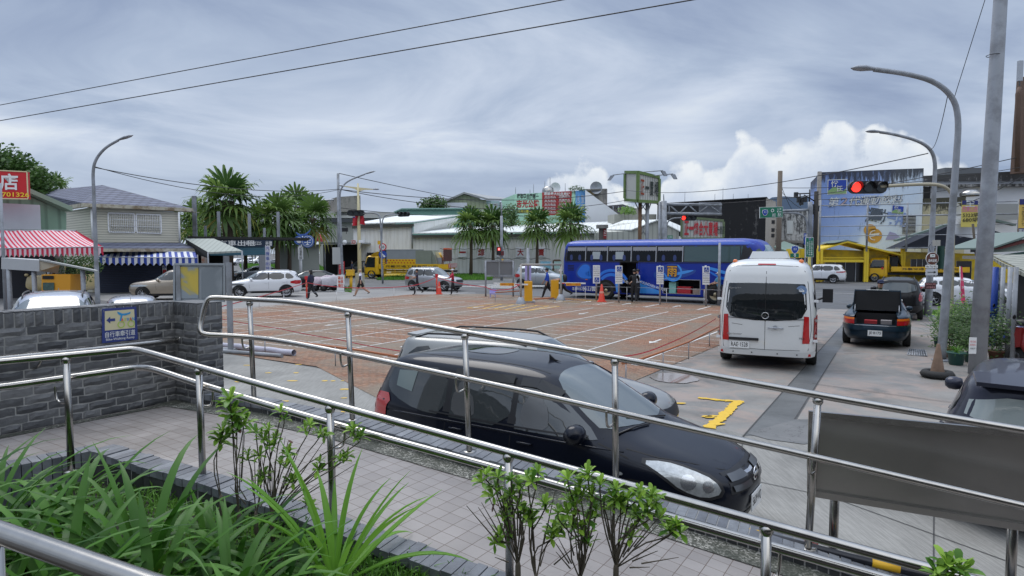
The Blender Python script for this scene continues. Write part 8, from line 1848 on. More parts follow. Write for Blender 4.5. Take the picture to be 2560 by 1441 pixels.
t=thing('green_text_sign','tall green sign with columns of small white Chinese text on a yellow post','traffic sign',tuple(fp(2024,44)));D=44;b=MB();b.tube([fp(2024,D),up(2024,D,643)],.10,mat('yellow_post',(.5,.45,.12),.6),8);b.build('post',t,True);q=[P(2014,643,D-.2),P(2034,643,D-.2),P(2034,594,D-.2),P(2014,594,D-.2)];b=MB();b.slab(q,(0,.05,0),m_plate);b.add(sub(q,.04,.96,.02,.98,.02),[(0,1,2,3)],m_green_sign);bd=b.build('board',t,True);b=MB();qtext(b,'花蓮工務段養護',q,.72,.45,.12,m_plate,.12,off=.05,vertical=True,gap=1.2);qtext(b,'交通違規檢舉處',q,.45,.45,.12,m_plate,.11,off=.05,vertical=True,gap=1.2);qtext(b,'電話八八五五',q,.2,.45,.12,m_plate,.10,off=.05,vertical=True,gap=1.2);shield(b,on(q,.5,.92,.04),.18);b.build('lettering',bd,True)
t=thing('navy_vertical_sign','narrow navy sign with one white character left of the green text sign','sign',tuple(fp(2012,50)));D=50;b=MB();q=[P(2010,612,D),P(2016,612,D),P(2016,584,D),P(2010,584,D)];b.slab(q,(0,.05,0),m_blue);qtext(b,'東',q,.5,.8,.2,m_plate,off=.03);b.build('board',t,True);b=MB();b.tube([fp(2013,D+.1),up(2013,D+.1,590)],.05,m_galvp,6);b.build('post',t,True)
t=simple_pole('utility_pole','dark wooden utility pole with cross arms and insulators left of the blue mural',2037,60,479,.24,mat('dark_wood',(.03,.028,.026),.9),'utility pole')
b=MB();
for x0,y0,x1,y1 in((1987,485,2022,484),(2010,488,2036,503),(1990,490,2005,500),(1995,496,2015,497),(2000,484,2001,515),(2024,474,2024,510)):b.tube([P(x0,y0,60),P(x1,y1,60)],.06,m_black,5)
for x,y in((1990,488),(1997,500),(2003,506),(2012,499),(2030,518),(2044,522),(2032,530)):b.box(P(x,y,60),(.3,.3,.5),m_black)
b.build('cross_arm',t,True)
t=thing('bike_route_sign','round brown forest park sign over Bike Tour 43-2 plate and arrow plate on the lamp','traffic sign',tuple(P(2328,700,26.6)));D=26.6
b=MB();c=P(2330,647,D);b.disc(c,.265,(0,-1,0),m_plate,30,.02);b.disc(c+V((0,-.022,0)),.25,(0,-1,0),mat('sign_brown',(.10,.03,.018),.5),30,.006);o_=b.build('round_plate',t,True);b=MB();b.box(c+V((0,-.035,.12)),(.20,.01,.12),m_plate);b.tube([c+V((-.05,-.045,.10)),c+V((0,-.045,.14)),c+V((.06,-.045,.11))],.012,m_green_sign,5);b.text('森林遊樂',c+V((0,-.04,-.08)),(1,0,0),(0,0,1),.13,m_plate,.36,bold=.01);b.build('lettering',o_,True)
b=MB();c=P(2329,667,D);b.box(c,(.50,.02,.13),m_plate);b.text('Bike Tour 43-2',c+V((0,-.015,0)),(1,0,0),(0,0,1),.075,m_ink,.44,bold=.01);b.build('text_plate',t,True)
b=MB();c=P(2329,681,D);b.box(c,(.50,.02,.25),mat('plate_grey',(.50,.52,.55),.5));f_=lambda x,z:c+V((x,-.02,z));b.poly([f_(-.18,-.012),f_(.08,-.012),f_(.08,-.05),f_(.19,0),f_(.08,.05),f_(.08,.012),f_(-.18,.012)],m_ink);b.build('arrow_plate',t,True)
b=MB();c=P(2326,715,D);b.box(c,(.46,.02,.27),mat('dark_maroon',(.05,.008,.012),.5));b.text('PANGCAH',c+V((0,-.02,.07)),(1,0,0),(0,0,1),.08,mat('pinkish',(.6,.3,.3),.6),.40);b.text('太巴塱部落',c+V((0,-.02,-.06)),(1,0,0),(0,0,1),.08,mat('pinkish'),.36);b.build('maroon_plate',t,True)
b=MB();c=P(2341,608,D);b.box(c,(.2,.2,.24),mat('grey_box',(.35,.35,.32),.6));b.tube([P(2330,606,D-.1),P(2322,618,D-.1),P(2326,630,D-.1)],.012,m_black,5);b.build('junction_box',t,True)
t=thing('green_scrim','dark green netting panel hanging behind the second lamp post','netting',tuple(fp(2348,33)));b=MB();b.grid(lambda u_,v_:P(2340+22*u_,615+58*v_,33+.1*sin(u_*8)),6,6,mat('dark_net',(.01,.04,.03),.9));b.build('net',t,True);b=MB();b.tube([fp(2341,33),up(2341,33,615)],.03,m_galvp,6);b.build('post',t,True)
t=thing('pink_banner','pink feather banner with white lettering on a thin pole before the white hatchback','banner',tuple(G(2402,795)));D=G(2402,795).y;b=MB();b.tube([G(2402,795),up(2401,D,666)],.012,m_white,6);b.lathe([(.16,0),(.15,.03),(.02,.04)],m_galv,G(2402,795),'Z',14);b.build('pole',t,True)
b=MB();b.grid(lambda u_,v_:P(2401.5+(4+9*v_)*u_,667+(88+8*u_)*v_,D+.03*sin(v_*9)),4,12,mat('pink_cloth',(.58,.05,.13),.7));b.build('cloth',t,True);b=MB();
for k,s_ in enumerate(('特價','豆花','368元')):b.text(s_,P(2407+k*1.5,700+k*19,D-.08),(1,0,0),(0,0,1),.10,m_plate,.14)
b.build('lettering',t,True)
t=thing('station_sign','railway station sign with two blue discs, blue swoosh and slim white post','sign',tuple(fp(755,57)));D=57
b=MB();b.tube([fp(751,D),up(751,D,612)],.14,m_white,8);b.box(P(751.5,633,D-.15),(.42,.12,1.15),m_white);b.build('post',t,True)
m_sbl=mat('station_blue',(.06,.13,.38),.5);b=MB();b.disc(P(748,601,D-.1),.40,(0,-1,0),m_sbl,28,.15);b.disc(P(748.5,601,D-.28),.27,(0,-1,0),mat('clock_white',(.60,.62,.62),.4),26,.01);b.build('clock_disc',t,True)
b=MB();c=P(770,604,D-.3);b.disc(c,.56,(0,-1,0),m_sbl,32,.12);b.disc(c+V((0,-.125,0)),.47,(0,-1,0),m_plate,30,.01);b.disc(c+V((0,-.137,0)),.43,(0,-1,0),m_sbl,30,.01);f_=lambda x,z:c+V((x,-.15,z))
b.box(f_(0,.12),(.62,.01,.07),m_plate);b.box(f_(0,-.09),(.56,.01,.07),m_plate);b.box(f_(0,.0),(.09,.01,.64),m_plate);b.box(f_(0,.0),(.22,.012,.16),m_sbl);b.box(f_(0,.0),(.07,.014,.5),m_plate);b.poly([f_(-.2,-.33),f_(.2,-.33),f_(.08,-.24),f_(-.08,-.24)],m_plate);b.poly([f_(-.12,.28),f_(0,.36),f_(.12,.28),f_(0,.2)],m_plate);b.build('emblem_disc',t,True)
b=MB();b.slab([P(x,y,D-.1)for x,y in((739,581),(750,586),(762,585),(772,578),(776,572),(774,579),(766,588),(754,591),(744,588))],(0,.12,0),m_sbl);b.tube([P(749,590,D),P(749,596,D)],.04,m_white,5);b.tube([P(763,588,D),P(763,594,D)],.04,m_white,5);b.build('swoosh',t,True);b=MB();b.text('花蓮車站',P(751.5,633,D-.24),(1,0,0),(0,0,1),.24,m_ink,.22,vertical=True);b.build('lettering',t,True)
t=thing('striped_kerb_blocks','row of black and yellow striped kerb blocks at the verge behind the scooters','kerb',tuple(G(830,695)));b=MB();a,c=G(800,692),G(872,696)
for i in range(20):p,q_=a.lerp(c,i/20),a.lerp(c,(i+1)/20);b.slab([p,q_,q_+V((0,0,.3)),p+V((.12,0,.3))],(0,.2,0),m_yellow if i%2 else m_black)
b.build('blocks',t,True)
t=thing('map_board','pale blue information board standing by the warehouse wall','board',tuple(fp(1363,66)));b=MB();q=[P(1350,681,66),P(1378,681,66),P(1378,654,66),P(1350,654,66)];b.slab(q,(0,.08,0),mat('map_blue',(.16,.36,.46),.6,var=.5,vs=6));b.build('panel',t,True);b=MB();b.tube([fp(1352,66.05),up(1352,66.05,655)],.06,m_galvp,6);b.tube([fp(1376,66.05),up(1376,66.05,655)],.06,m_galvp,6);b.build('post',t,True)
t=thing('map_board','wooden framed pale green map board next to the tail of the coach','board',tuple(fp(1392,63)));b=MB();q=[P(1385,672,63),P(1402,672,63),P(1402,654,63),P(1385,654,63)];b.slab(q,(0,.05,0),mat('map_green',(.28,.42,.38),.6,var=.4,vs=8));b.build('panel',t,True);b=MB();m_wd=mat('brown_wood',(.08,.05,.03),.8);b.slab([P(1382,692,63.1),P(1386,692,63.1),P(1386,651,63.1),P(1382,651,63.1)],(0,.2,0),m_wd);b.slab([P(1382,654,63),P(1404,654,63),P(1400,649,63),P(1386,649,63)],(0,.3,0),m_wd);b.build('frame',t,True)
def info_board(name,label,px,D,xl,xr,yt,yb,panes,frame_m,fw=.05):
 t=thing(name,label,'notice board',tuple(fp(px,D)));b=MB();q=[P(xl,yb,D),P(xr,yb,D),P(xr,yt,D),P(xl,yt,D)];f_=frame_m
 frame(b,q,fw,f_,V((0,-1,0)),.06);b.build('frame',t,True)
 for(u0,u1,v0,v1,m_)in panes:b=MB();b.add(sub(q,u0,u1,v0,v1,.0),[(0,1,2,3)],m_);b.build('panel',t,True)
 return t,q
def film():
 m=bpy.data.materials.new('worn_acrylic');m.use_nodes=True;nt=m.node_tree;b=bsdf(m);g=nt.nodes.new('ShaderNodeNewGeometry').outputs['Position']
 n=noise(nt,g,.9,4,.5,.8);c=ramp(nt,n,[(.40,(.24,.27,.29)),(.52,(.33,.36,.38)),(.6,(.30,.35,.40))]);nt.links.new(c,b.inputs['Base Color']);b.inputs['Roughness'].default_value=.25;b.inputs['Metallic'].default_value=.25;return m
def film2():
 m=bpy.data.materials.new('yellow_worn_acrylic');m.use_nodes=True;nt=m.node_tree;b=bsdf(m);g=nt.nodes.new('ShaderNodeNewGeometry').outputs['Position']
 n=noise(nt,g,1.3,3,.5,.8);c=ramp(nt,n,[(.44,(.26,.30,.33)),(.50,(.46,.38,.10)),(.60,(.55,.42,.08))]);nt.links.new(c,b.inputs['Base Color']);b.inputs['Roughness'].default_value=.3;return m
m_f1,m_f2=film(),film2();m_zinc=mat('zinc_sheet',(.33,.36,.38),.4,.4,var=.1,vs=1)
D=17.2;t,q=info_board('acrylic_board','large galvanised notice board with two cloudy panes, one yellowish, by the brick wall',570,D,438,563,661,753,[(.0,1,0,1,m_zinc)],m_zinc)
b=MB();b.add(sub(q,.05,.47,.07,.93,.02),[(0,1,2,3)],m_f2);b.build('panel',t,True);b=MB();b.add(sub(q,.53,.95,.07,.93,.02),[(0,1,2,3)],m_f1);b.build('panel',t,True);
b=MB();p=fp(569,D-.05);b.slab([V((p.x-.06,p.y,0)),V((p.x+.06,p.y,0)),V((p.x+.06,p.y,HT(657,D))),V((p.x-.06,p.y,HT(657,D)))],(0,.1,0),m_galvp);b.box(p+V((0,0,.01)),(.3,.25,.02),m_galvp);b.build('post',t,True);b=MB();p=fp(443,D-.05);b.slab([V((p.x-.06,p.y,0)),V((p.x+.06,p.y,0)),V((p.x+.06,p.y,HT(661,D))),V((p.x-.06,p.y,HT(661,D)))],(0,.1,0),m_galvp);b.build('post',t,True)
D=G(1290,742).y;t,q=info_board('empty_notice_board','empty grey notice board with two panes on two posts at the far lot edge',1250,D,1213,1284,653,690,[(.04,.48,.06,.94,mat('grey_pane',(.19,.20,.21),.35,.3,var=.15,vs=1)),(.52,.96,.06,.94,mat('grey_pane'))],m_galvp,.09)
for x in(1214,1283):b=MB();p=fp(x,D-.04);b.tube([p,up(x,D-.04,652)],.06,m_galvp,6);b.build('post',t,True)
b=MB();q2=sub(q,.49,.51,0,1,.05);b.slab(q2,(0,.05,0),m_galvp);b.build('middle_bar',t,True)
t=thing('ticket_shelter','small open shelter with white sloping roof and box sign at the left','shelter',tuple(G(90,790)))
DS=21.;b=MB();q=[P(3,673,DS),P(98,679,DS-.4),P(98,651,DS-.4),P(3,645,DS)];b.slab(q,(0,.5,0),mat('shelter_white',(.42,.43,.44),.6,var=.08));b.build('box_sign',t,True)
b=MB();b.slab([P(98,652,DS-.4),P(246,682,DS-.8),P(240,678,DS+1.6),P(98,650,DS+2)],(0,0,.05),mat('shelter_roof',(.30,.31,.30),.6,var=.1));b.poly([P(98,678,DS-.35),P(98,652,DS-.38),P(150,663,DS-.4),P(145,684,DS+.5)],mat('shelter_under',(.42,.38,.30),.8));b.build('roof',t,True)
for x,yt,dd_ in((20,673,0),(83,679,-.2),(205,676,-.5),(122,668,1.4)):b=MB();p=fp(x,DS+dd_);b.tube([p,up(x,DS+dd_,yt)],.07,m_galvp,8);b.build('post',t,True)
t=thing('ticket_machine','orange ticket machine with a screen standing under the white shelter','ticket machine',tuple(fp(140,20.5)))
b=MB();b.slab([P(104,850,20.3),P(176,850,20.3),P(176,687,20.3),P(104,687,20.3)],(0,.6,0),mat('machine_orange',(.62,.28,.015),.5,var=.05));b.v=[V((v[0],v[1],max(0,v[2])))for v in b.v];b.build('cabinet',t,True)
b=MB();b.slab([P(107,726,20.27),P(135,726,20.27),P(135,707,20.27),P(107,707,20.27)],(0,.01,0),mat('screen_picture',(.05,.09,.08),.3,var=.9,vs=14));b.build('screen',t,True);b=MB();b.slab([P(106,698,20.27),P(134,698,20.27),P(134,690,20.27),P(106,690,20.27)],(0,.01,0),m_dark);b.build('slot_panel',t,True)
simple_pole('grey_post','plain grey post behind the shelter box sign at the left edge',8,23,458,.06,m_galvp)
simple_pole('grey_square_post','plain tall grey post rising from the lot edge in front of the coach',1799,G(1799,762).y-.6,607,.075,m_galvp)
t=simple_pole('grey_post','tall grey post wrapped with lilac sheets near the yellow barrier',1320,G(1320,745).y,620,.11,m_galvp)
b=MB();D=G(1320,745).y-.15;m_lil=mat('lilac_sheet',(.36,.33,.62),.6);b.slab([P(1312.5,701,D),P(1318,701,D),P(1318,664,D),P(1312.5,664,D)],(0,.25,0),m_lil);b.slab([P(1323,701,D),P(1328,701,D),P(1328,664,D),P(1323,664,D)],(0,.25,0),m_lil);b.build('lilac_wrap',t,True)
m_by=mat('barrier_yellow',(.72,.36,.01),.4,coat=.3)
for nm,lab,x0,x1,yt,yb,armx0,armx1,ya0,ya1,dirn in(('parking_barrier','orange yellow barrier machine with its boom lowered to the left',1311,1331,704,757,1234,1320,709,712,-1),('parking_barrier','orange yellow barrier machine with its boom lowered in front of the coach',1378,1397,701,750,1397,1464,708,709,1)):
 c=G((x0+x1)/2,yb);D=c.y;t=thing(nm,lab,'barrier',tuple(c),0,'barrier gates of the parking lot');b=MB();p0,p1=fp(x0,D),fp(x1,D);h_=HT(yt,D)
 b.slab([p0+V((0,0,.08)),p1+V((0,0,.08)),p1+V((0,0,h_)),p0+V((0,0,h_))],(0,.45,0),m_by);b.build('cabinet',t,True);b=MB();b.box(c+V((0,.2,.04)),(.7,.6,.08),m_galvp);b.build('base',t,True)
 b=MB();b.slab([P(armx0,ya0+1.8,D-.15),P(armx1,ya1+1.8,D-.15),P(armx1,ya1-1.8,D-.15),P(armx0,ya0-1.8,D-.15)],(0,.05,0),m_white);ar=b.build('boom',t,True)
 b=MB();xa,xb=(1250,1285)if dirn<0 else(1415,1452);b.slab([P(xa,715,D-.17),P(xb,715,D-.17),P(xb,708,D-.17),P(xa,708,D-.17)],(0,-.02,0),m_yellow);b.text('停車場出入口請取票',P((xa+xb)/2,711.5,D-.21),(1,0,0),(0,0,1),.12,m_red,(xb-xa)/1600*D*.9);b.build('text_strip',ar,True)
 b=MB();xc=(1288,1302)if dirn<0 else(1404,1413);b.slab([P(xc[0],ya1+1,D-.16),P(xc[1],ya1+1,D-.16),P(xc[1],ya1-1,D-.16),P(xc[0],ya1-1,D-.16)],(0,-.02,0),m_red);b.build('red_band',ar,True)
t=thing('height_frame','thin steel height frame spanning the two barrier machines','frame',tuple(G(1350,758)));a,c=G(1302,760),G(1402,752);b=MB();m_fr=mat('frame_steel',(.38,.36,.33),.5,.3)
for p,x,yy in((a,1302,662),(c,1402,662)):b=MB();b.tube([p,V((p.x,p.y,HT(yy,p.y)))],.06,m_fr,6);b.lathe([(.28,0),(.25,.1),(.12,.35),(.08,.36)],m_galvp,p,'Z',10);b.build('post',t,True)
b=MB();b.tube([V((a.x,a.y,HT(662,a.y))),V((c.x,c.y,HT(662,c.y)))],.06,m_fr,6);b.build('crossbar',t,True)
m_brail=mat('brown_rail',(.36,.12,.045),.5,var=.1,vs=3);
def low_rail(label,pts,posts,r=.028,m=m_brail,h=.45,pm=None,name='low_rail',cat='railing'):
 t=thing(name,label,cat,tuple(pts[0]*1));t.location=(pts[0].x,pts[0].y,0);XF[t.name]=Matrix.Translation((pts[0].x,pts[0].y,0));b=MB();b.tube(fix(pts),r,m,6);b.build('rail',t,True)
 for p in posts:b=MB();b.tube([V((p.x,p.y,0)),V((p.x,p.y,p.z))],.014,pm or m_galv,6);b.build('post',t,True)
 return t
def Z(px,py,z):return G(px,py,z)
low_rail('long brown low rail along the near edge of the brick lot, behind the first handrail',[Z(534,832,.45),Z(640,842,.45),Z(760,858,.45),Z(900,876,.45),Z(1000,893,.45)],[Z(662,845,.45),Z(838,869,.45)])
low_rail('curving brown low rail at the right edge of the brick lot beside the white van',[Z(1556,909,.45),Z(1600,899,.45),Z(1660,878,.45),Z(1720,856,.45),Z(1760,836,.45),Z(1800,816,.45)],[Z(1565,906,.45),Z(1658,879,.45),Z(1722,854,.45),Z(1774,828,.45)])
low_rail('short orange brown rail between the two barrier machines',[Z(1336,748,.3),Z(1385,745,.3)],[Z(1337,748,.3),Z(1383,745,.3)],.04)
low_rail('short brown rail left of the barrier machine',[Z(1238,732,.5),Z(1298,728,.5)],[Z(1238,732,.5),Z(1296,728,.5)],.035)
wire_pts=[G(540,776,.0)+V((0,0,.55)),G(648,768)+V((0,0,.55)),G(710,763)+V((0,0,.55)),G(841,752)+V((0,0,.55)),G(985,741)+V((0,0,.55)),G(1040,738)+V((0,0,.55)),G(1130,734)+V((0,0,.55)),G(1230,736)+V((0,0,.55))]
low_rail('low wire fence on thin white posts along the left and far edge of the lot',wire_pts,wire_pts,.012,m_galvp,pm=m_white)
wp2=[G(1440,752)+V((0,0,.8)),G(1463,752)+V((0,0,.8)),G(1567,755)+V((0,0,.8)),G(1666,759)+V((0,0,.8)),G(1760,763)+V((0,0,.8)),G(1810,766)+V((0,0,.8))]
low_rail('low wire fence with thin posts along the lot edge in front of the coach',wp2,wp2,.014,m_galvp,pm=m_white)
for i,(px,py,D0_)in enumerate(((1491,752,0),(1547,757,0),(1650,762,0),(1765,766,0))):
 p=G(px,py);D=p.y;labs_=('wheelchair parking sign nearest the orange cone, its symbol at the bottom','wheelchair parking sign before the open coach door','wheelchair parking sign before the suitcases in the coach','rightmost wheelchair parking sign, next to the white van')
 t=thing('disabled_parking_sign','white and blue '+labs_[i],'parking sign',tuple(p),0,'wheelchair parking signs before the coach');b=MB();b.tube([p,up(px,D,664)],.05,m_galv,8);b.build('post',t,True)
 q=[P(px-8.5,709+i*1.0,D-.07),P(px+9,709+i*1.0,D-.07),P(px+9,663.5+i,D-.07),P(px-8.5,663.5+i,D-.07)];b=MB();b.slab(q,(0,.03,0),m_plate);bd=b.build('board',t,True);b=MB();v0=.06 if i==0 else .68
 b.add(sub(q,.22,.88,v0,v0+.27,.015),[(0,1,2,3)],m_blue);c=on(q,.52,v0+.13,.03);w_=.05
 b.build('symbol_field',bd,True);b=MB();b.disc(c+V((0,0,.09)),.022,(0,-1,0),m_plate,10,.004);b.tube([c+V((0,0,.06)),c+V((0,0,-.01)),c+V((.06,0,-.01)),c+V((.09,0,-.07))],.011,m_plate,5)
 for k in range(9):a0,a1=R(120+k*24),R(120+(k+1)*24);b.tube([c+V((.07*cos(a0),0,-.03+.07*sin(a0))),c+V((.07*cos(a1),0,-.03+.07*sin(a1)))],.009,m_plate,4)
 b.build('wheelchair_symbol',bd,True);b=MB();rows=('身心障礙','專用停車位','違規停放者','1,200元罰鍰','請勿佔用車位')
 for k,s_ in enumerate(rows):qtext(b,s_,q,.5,(.60-k*.12)if i else(.90-k*.115),.055,m_blue if k<2 else m_ink,.34,off=.03)
 b.build('lettering',bd,True)
def cone(label,px,py,h,m,group=None,base='square'):
 p=G(px,py);t=thing('traffic_cone',label,'traffic cone',tuple(p),0,group);b=MB();b.lathe([(.21*h,.03),(.20*h,.06),(.045*h,h),(.03*h,h*1.02),(.001,h*1.02)],m,p,'Z',20);b.build('cone',t,True);b=MB()
 if base=='square':b.box(p+V((0,0,.02)),(.5*h,.5*h,.04),m)
 else:b.lathe([(.16,.0),(.30,.02),(.33,.08),(.28,.15),(.18,.15),(.16,.1)],m_rubber,p,'Z',24)
 b.build('base' if base=='square' else 'tyre_base',t,True)
 if base=='square':b=MB();b.lathe([(.135*h,h*.5),(.115*h,h*.62)],mat('cone_band',(.75,.30,.22),.4),p,'Z',20);b.build('band',t,True)
m_cone=mat('cone_orange',(.72,.06,.03),.5)
cone('orange red traffic cone beside the pedestrian in the red waistcoat',1098,736,.82,m_cone);cone('orange red traffic cone by the rear wheel of the coach',1504,755,.95,m_cone)
cone('old brown weathered cone standing in a black tyre beside the lamp posts',2343,944,.72,mat('weathered_cone',(.17,.11,.075),.85,var=.5,vs=8),base='tyre')
b=MB();p=G(1232,744);b.box(p+V((0,0,.25)),(.4,.3,.12),m_lil);b.box(p+V((-.15,0,.1)),(.06,.2,.2),m_lil);b.box(p+V((.15,0,.1)),(.06,.2,.2),m_lil);b.box(p+V((0,.13,.38)),(.4,.04,.25),m_lil);o=b.build('plastic_stool');tag(o,'small lilac plastic stool on the bricks near the empty notice board','stool')
m_tape=mat('red_tape',(.55,.06,.08),.5)
def tape(label,pts,sag=.08,w=.02):
 b=MB()
 for a,c in zip(pts,pts[1:]):
  q=catenary(a,c,sag,10)
  for p,r_ in zip(q,q[1:]):b.poly([p-V((0,0,w)),r_-V((0,0,w)),r_+V((0,0,w)),p+V((0,0,w))],m_tape)
 o=b.build('barrier_tape');tag(o,label,'tape')
tape('red tape strung along the left edge of the lot past the white SUV',[Z(540,770,.6),Z(767,707,1.0),Z(880,720,.9),Z(1030,715,.9),Z(1090,694,1.35)],.05)
tape('pink red tape hanging between the cone post and the barrier machine',[Z(1092,694,1.3),Z(1215,718,.95),Z(1250,725,.9),Z(1300,712,1.1)],.08,.022)
tape('thin red tape lying low along the near edge of the brick lot',[Z(540,795,.35),Z(700,822,.3),Z(850,850,.2),Z(1000,878,.2)],.02,.012);tape('thin red tape along the right edge of the brick lot above the brown rail',[Z(1545,892,.3),Z(1650,868,.5),Z(1790,797,.7)],.05,.014)
for lab,x,y in(('short post wound with red tape beside the woman in dark clothes',767,745),('short post with red top and tape near the cone',1092,735)):
 t=thing('taped_post',lab,'post',tuple(G(x,y)));p=G(x,y);b=MB();b.tube([p,p+V((0,0,1.15))],.05,m_cone,8);b.build('post',t,True);b=MB();b.box(p+V((0,0,1.2)),(.18,.12,.2),m_red);b.build('tape_knot',t,True)
m_roll=mat('rolled_banner',(.46,.46,.54),.6,var=.2,vs=5)
for lab,x0,y0,x1,y1,r_,m_,nm in(('crumpled white rolled banner lying on top of the pipes, left part',540,862,615,868,.075,m_roll,'rolled_banner'),('long white rolled banner with an open end lying at the lot edge',585,866,735,883,.085,m_roll,'rolled_banner'),('grey steel pipe lying under the rolled banners, front one',530,872,590,876,.06,m_galvp,'steel_pipe'),('long grey steel rail lying behind the rolled banners',530,876,705,890,.055,m_galvp,'steel_pipe')):
 a,c=G(x0,y0,r_),G(x1,y1,r_);b=MB();k=10;pts=[a.lerp(c,i/k)+V((0,0,random.uniform(-.008,.008)if nm[0]=='r' else 0))for i in range(k+1)];b.tube(pts,r_,m_,12,caps=(nm[0]!='r'));o=b.build(nm);tag(o,lab,'banner roll' if nm[0]=='r' else 'pipe')
b=MB();q=[G(2268,888),G(2318,892),G(2312,876),G(2272,874)];b.slab([p+V((0,0,.006))for p in q],(0,0,.004),m_dark)
for i in range(9):b.tube([q[0].lerp(q[1],i/8)+V((0,0,.014)),q[3].lerp(q[2],i/8)+V((0,0,.014))],.008,m_galv,4)
for i in range(7):b.tube([q[0].lerp(q[3],i/6)+V((0,0,.012)),q[1].lerp(q[2],i/6)+V((0,0,.012))],.008,m_galv,4)
o=b.build('drain_grate');tag(o,'steel drain grate in the driveway beside the dark saloon','drain')
def wire(label,a,c,sag,r=.012):b=MB();b.tube(catenary(a,c,sag),r,m_wire,5,smooth=True);o=b.build('overhead_wire');tag(o,label,'wire')
wire('lower of the two long black overhead wires crossing the whole upper left sky',P(-400,372,30),P(1905,-30,14),.0,.016);wire('upper of the two long black overhead wires crossing the upper left sky',P(-400,338,32),P(1600,-36,15),.0,.015)
wire('wire from the left street lamp across the palms to the central mast',P(236,419,31),P(848,473,51),.55,.022);wire('slack second wire just below it from the left lamp',P(236,417,31),P(850,474,51),.95,.018)
wire('wire from the central mast to the red advert wall',P(850,474,51),P(1565,478,68),.9,.03);wire('wire below it from the central mast along the teal roof',P(850,474,51),P(1570,500,68),1.3,.028)
wire('steep wire from the top of the thin mast towards the warehouse roof',P(848,434,52),P(1290,520,90),.2,.03)
wire('wire from the sign tower rising right past the brown utility pole',P(1565,476,68),P(2320,384,27),.8,.022);wire('wire below it from the sign tower towards the blue mural top',P(1560,505,68),P(2540,395,40),1.2,.026)
wire('wire crossing the blue mural to the right edge',P(1946,470,52),P(2600,410,45),.5,.022);wire('lower wire across the mural letters',P(2040,500,60),P(2600,440,50),.4,.025);wire('wire from the nearest lamp up out of the frame',P(2384,250,15.9),P(2475,-40,15),.0,.008);wire('wire between the two curved lamps at the right',P(2370,235,15.9),P(2330,372,27),.3,.010)
wire('thin wires hanging from the brown pole down to the right',P(1946,445,52),P(2010,560,56),.6,.02);wire('second thin wire from the brown pole to the dark wooden pole',P(1946,470,52),P(2037,530,60),.5,.02);wire('wire from the right corner sloping down behind the big pole',P(2560,440,30),P(2330,530,45),.3,.02)
wire('thin wire above the warehouse boards ending at the advert wall',P(850,520,51),P(1290,530,90),.6,.025)
t=thing('canopy_hut','dark open hut with mossy tiled canopy and steel columns at the right edge','hut',tuple(fp(2530,19)))
m_ctile=corr('canopy_tiles',(.30,.31,.26),0,.16,.5,.35,.25,dirt=(.10,.11,.09));
b=MB();b.slab([P(2479,641,19.5),P(2600,700,15),P(2600,660,16.5),P(2560,640,18)],(0,0,.04),m_ctile);b.slab([P(2479,646,19.4),P(2510,668,18),P(2600,708,14.9),P(2600,698,14.9),P(2510,658,18),P(2479,641,19.4)],(0,.06,0),m_ctile);b.slab([P(2420,640,24),P(2485,640,21),P(2485,650,21),P(2420,648,24)],(0,.3,0),mat('canopy_edge',(.20,.19,.16),.8));b.build('canopy',t,True)
b=MB();b.poly([P(2478,642,19.6),P(2600,652,19.6),P(2600,625,19.6),P(2540,632,19.6)],mat('dark_green_tarp',(.03,.07,.06),.7));b.poly([P(2475,632,20),P(2600,626,20),P(2600,592,20),P(2475,622,20)],mat('pale_green_gable',(.36,.43,.36),.7));b.slab([P(2478,624,19.8),P(2600,588,19.8),P(2600,598,19.8),P(2500,624,19.8)],(0,.1,0),mat('maroon_board',(.14,.035,.03),.7));b.slab([P(2478,620,19.7),P(2600,578,19.7),P(2600,583,19.7),P(2478,624,19.7)],(0,2,0),m_gre);b.build('gable',t,True)
for x,D_ in((2490,18.5),(2510,16.5),(2542,15),(2528,15.6)):b=MB();p=fp(x,D_);b.tube([p,up(x,D_,668)],.05 if x!=2490 else .09,m_galvp if x!=2490 else m_blue,8);b.build('column',t,True)
b=MB();b.slab([fp(2560,22),fp(2700,16),fp(2700,16)+V((0,0,2.3)),fp(2560,22)+V((0,0,2.3))],(0,.2,0),m_dark);b.slab([fp(2555,18),fp(2720,14),fp(2720,14)+V((0,0,2.1)),fp(2555,18)+V((0,0,2.1))],(0,.1,0),m_dark);b.build('back_wall',t,True)
t=thing('white_panel_sign','pale blue upright panel with black handwriting standing under the canopy hut','sign',tuple(fp(2500,20.5)));D=20.5;q=[P(2488,790,D),P(2506,790,D),P(2506,670,D),P(2488,670,D)];b=MB();b.slab(q,(0,.05,0),mat('pale_blue_panel',(.35,.42,.50),.6));b.build('panel',t,True);b=MB();qtext(b,'火車站旁',q,.35,.5,.22,m_ink,.14,off=.03,vertical=True,gap=1.35);b.build('lettering',t,True)
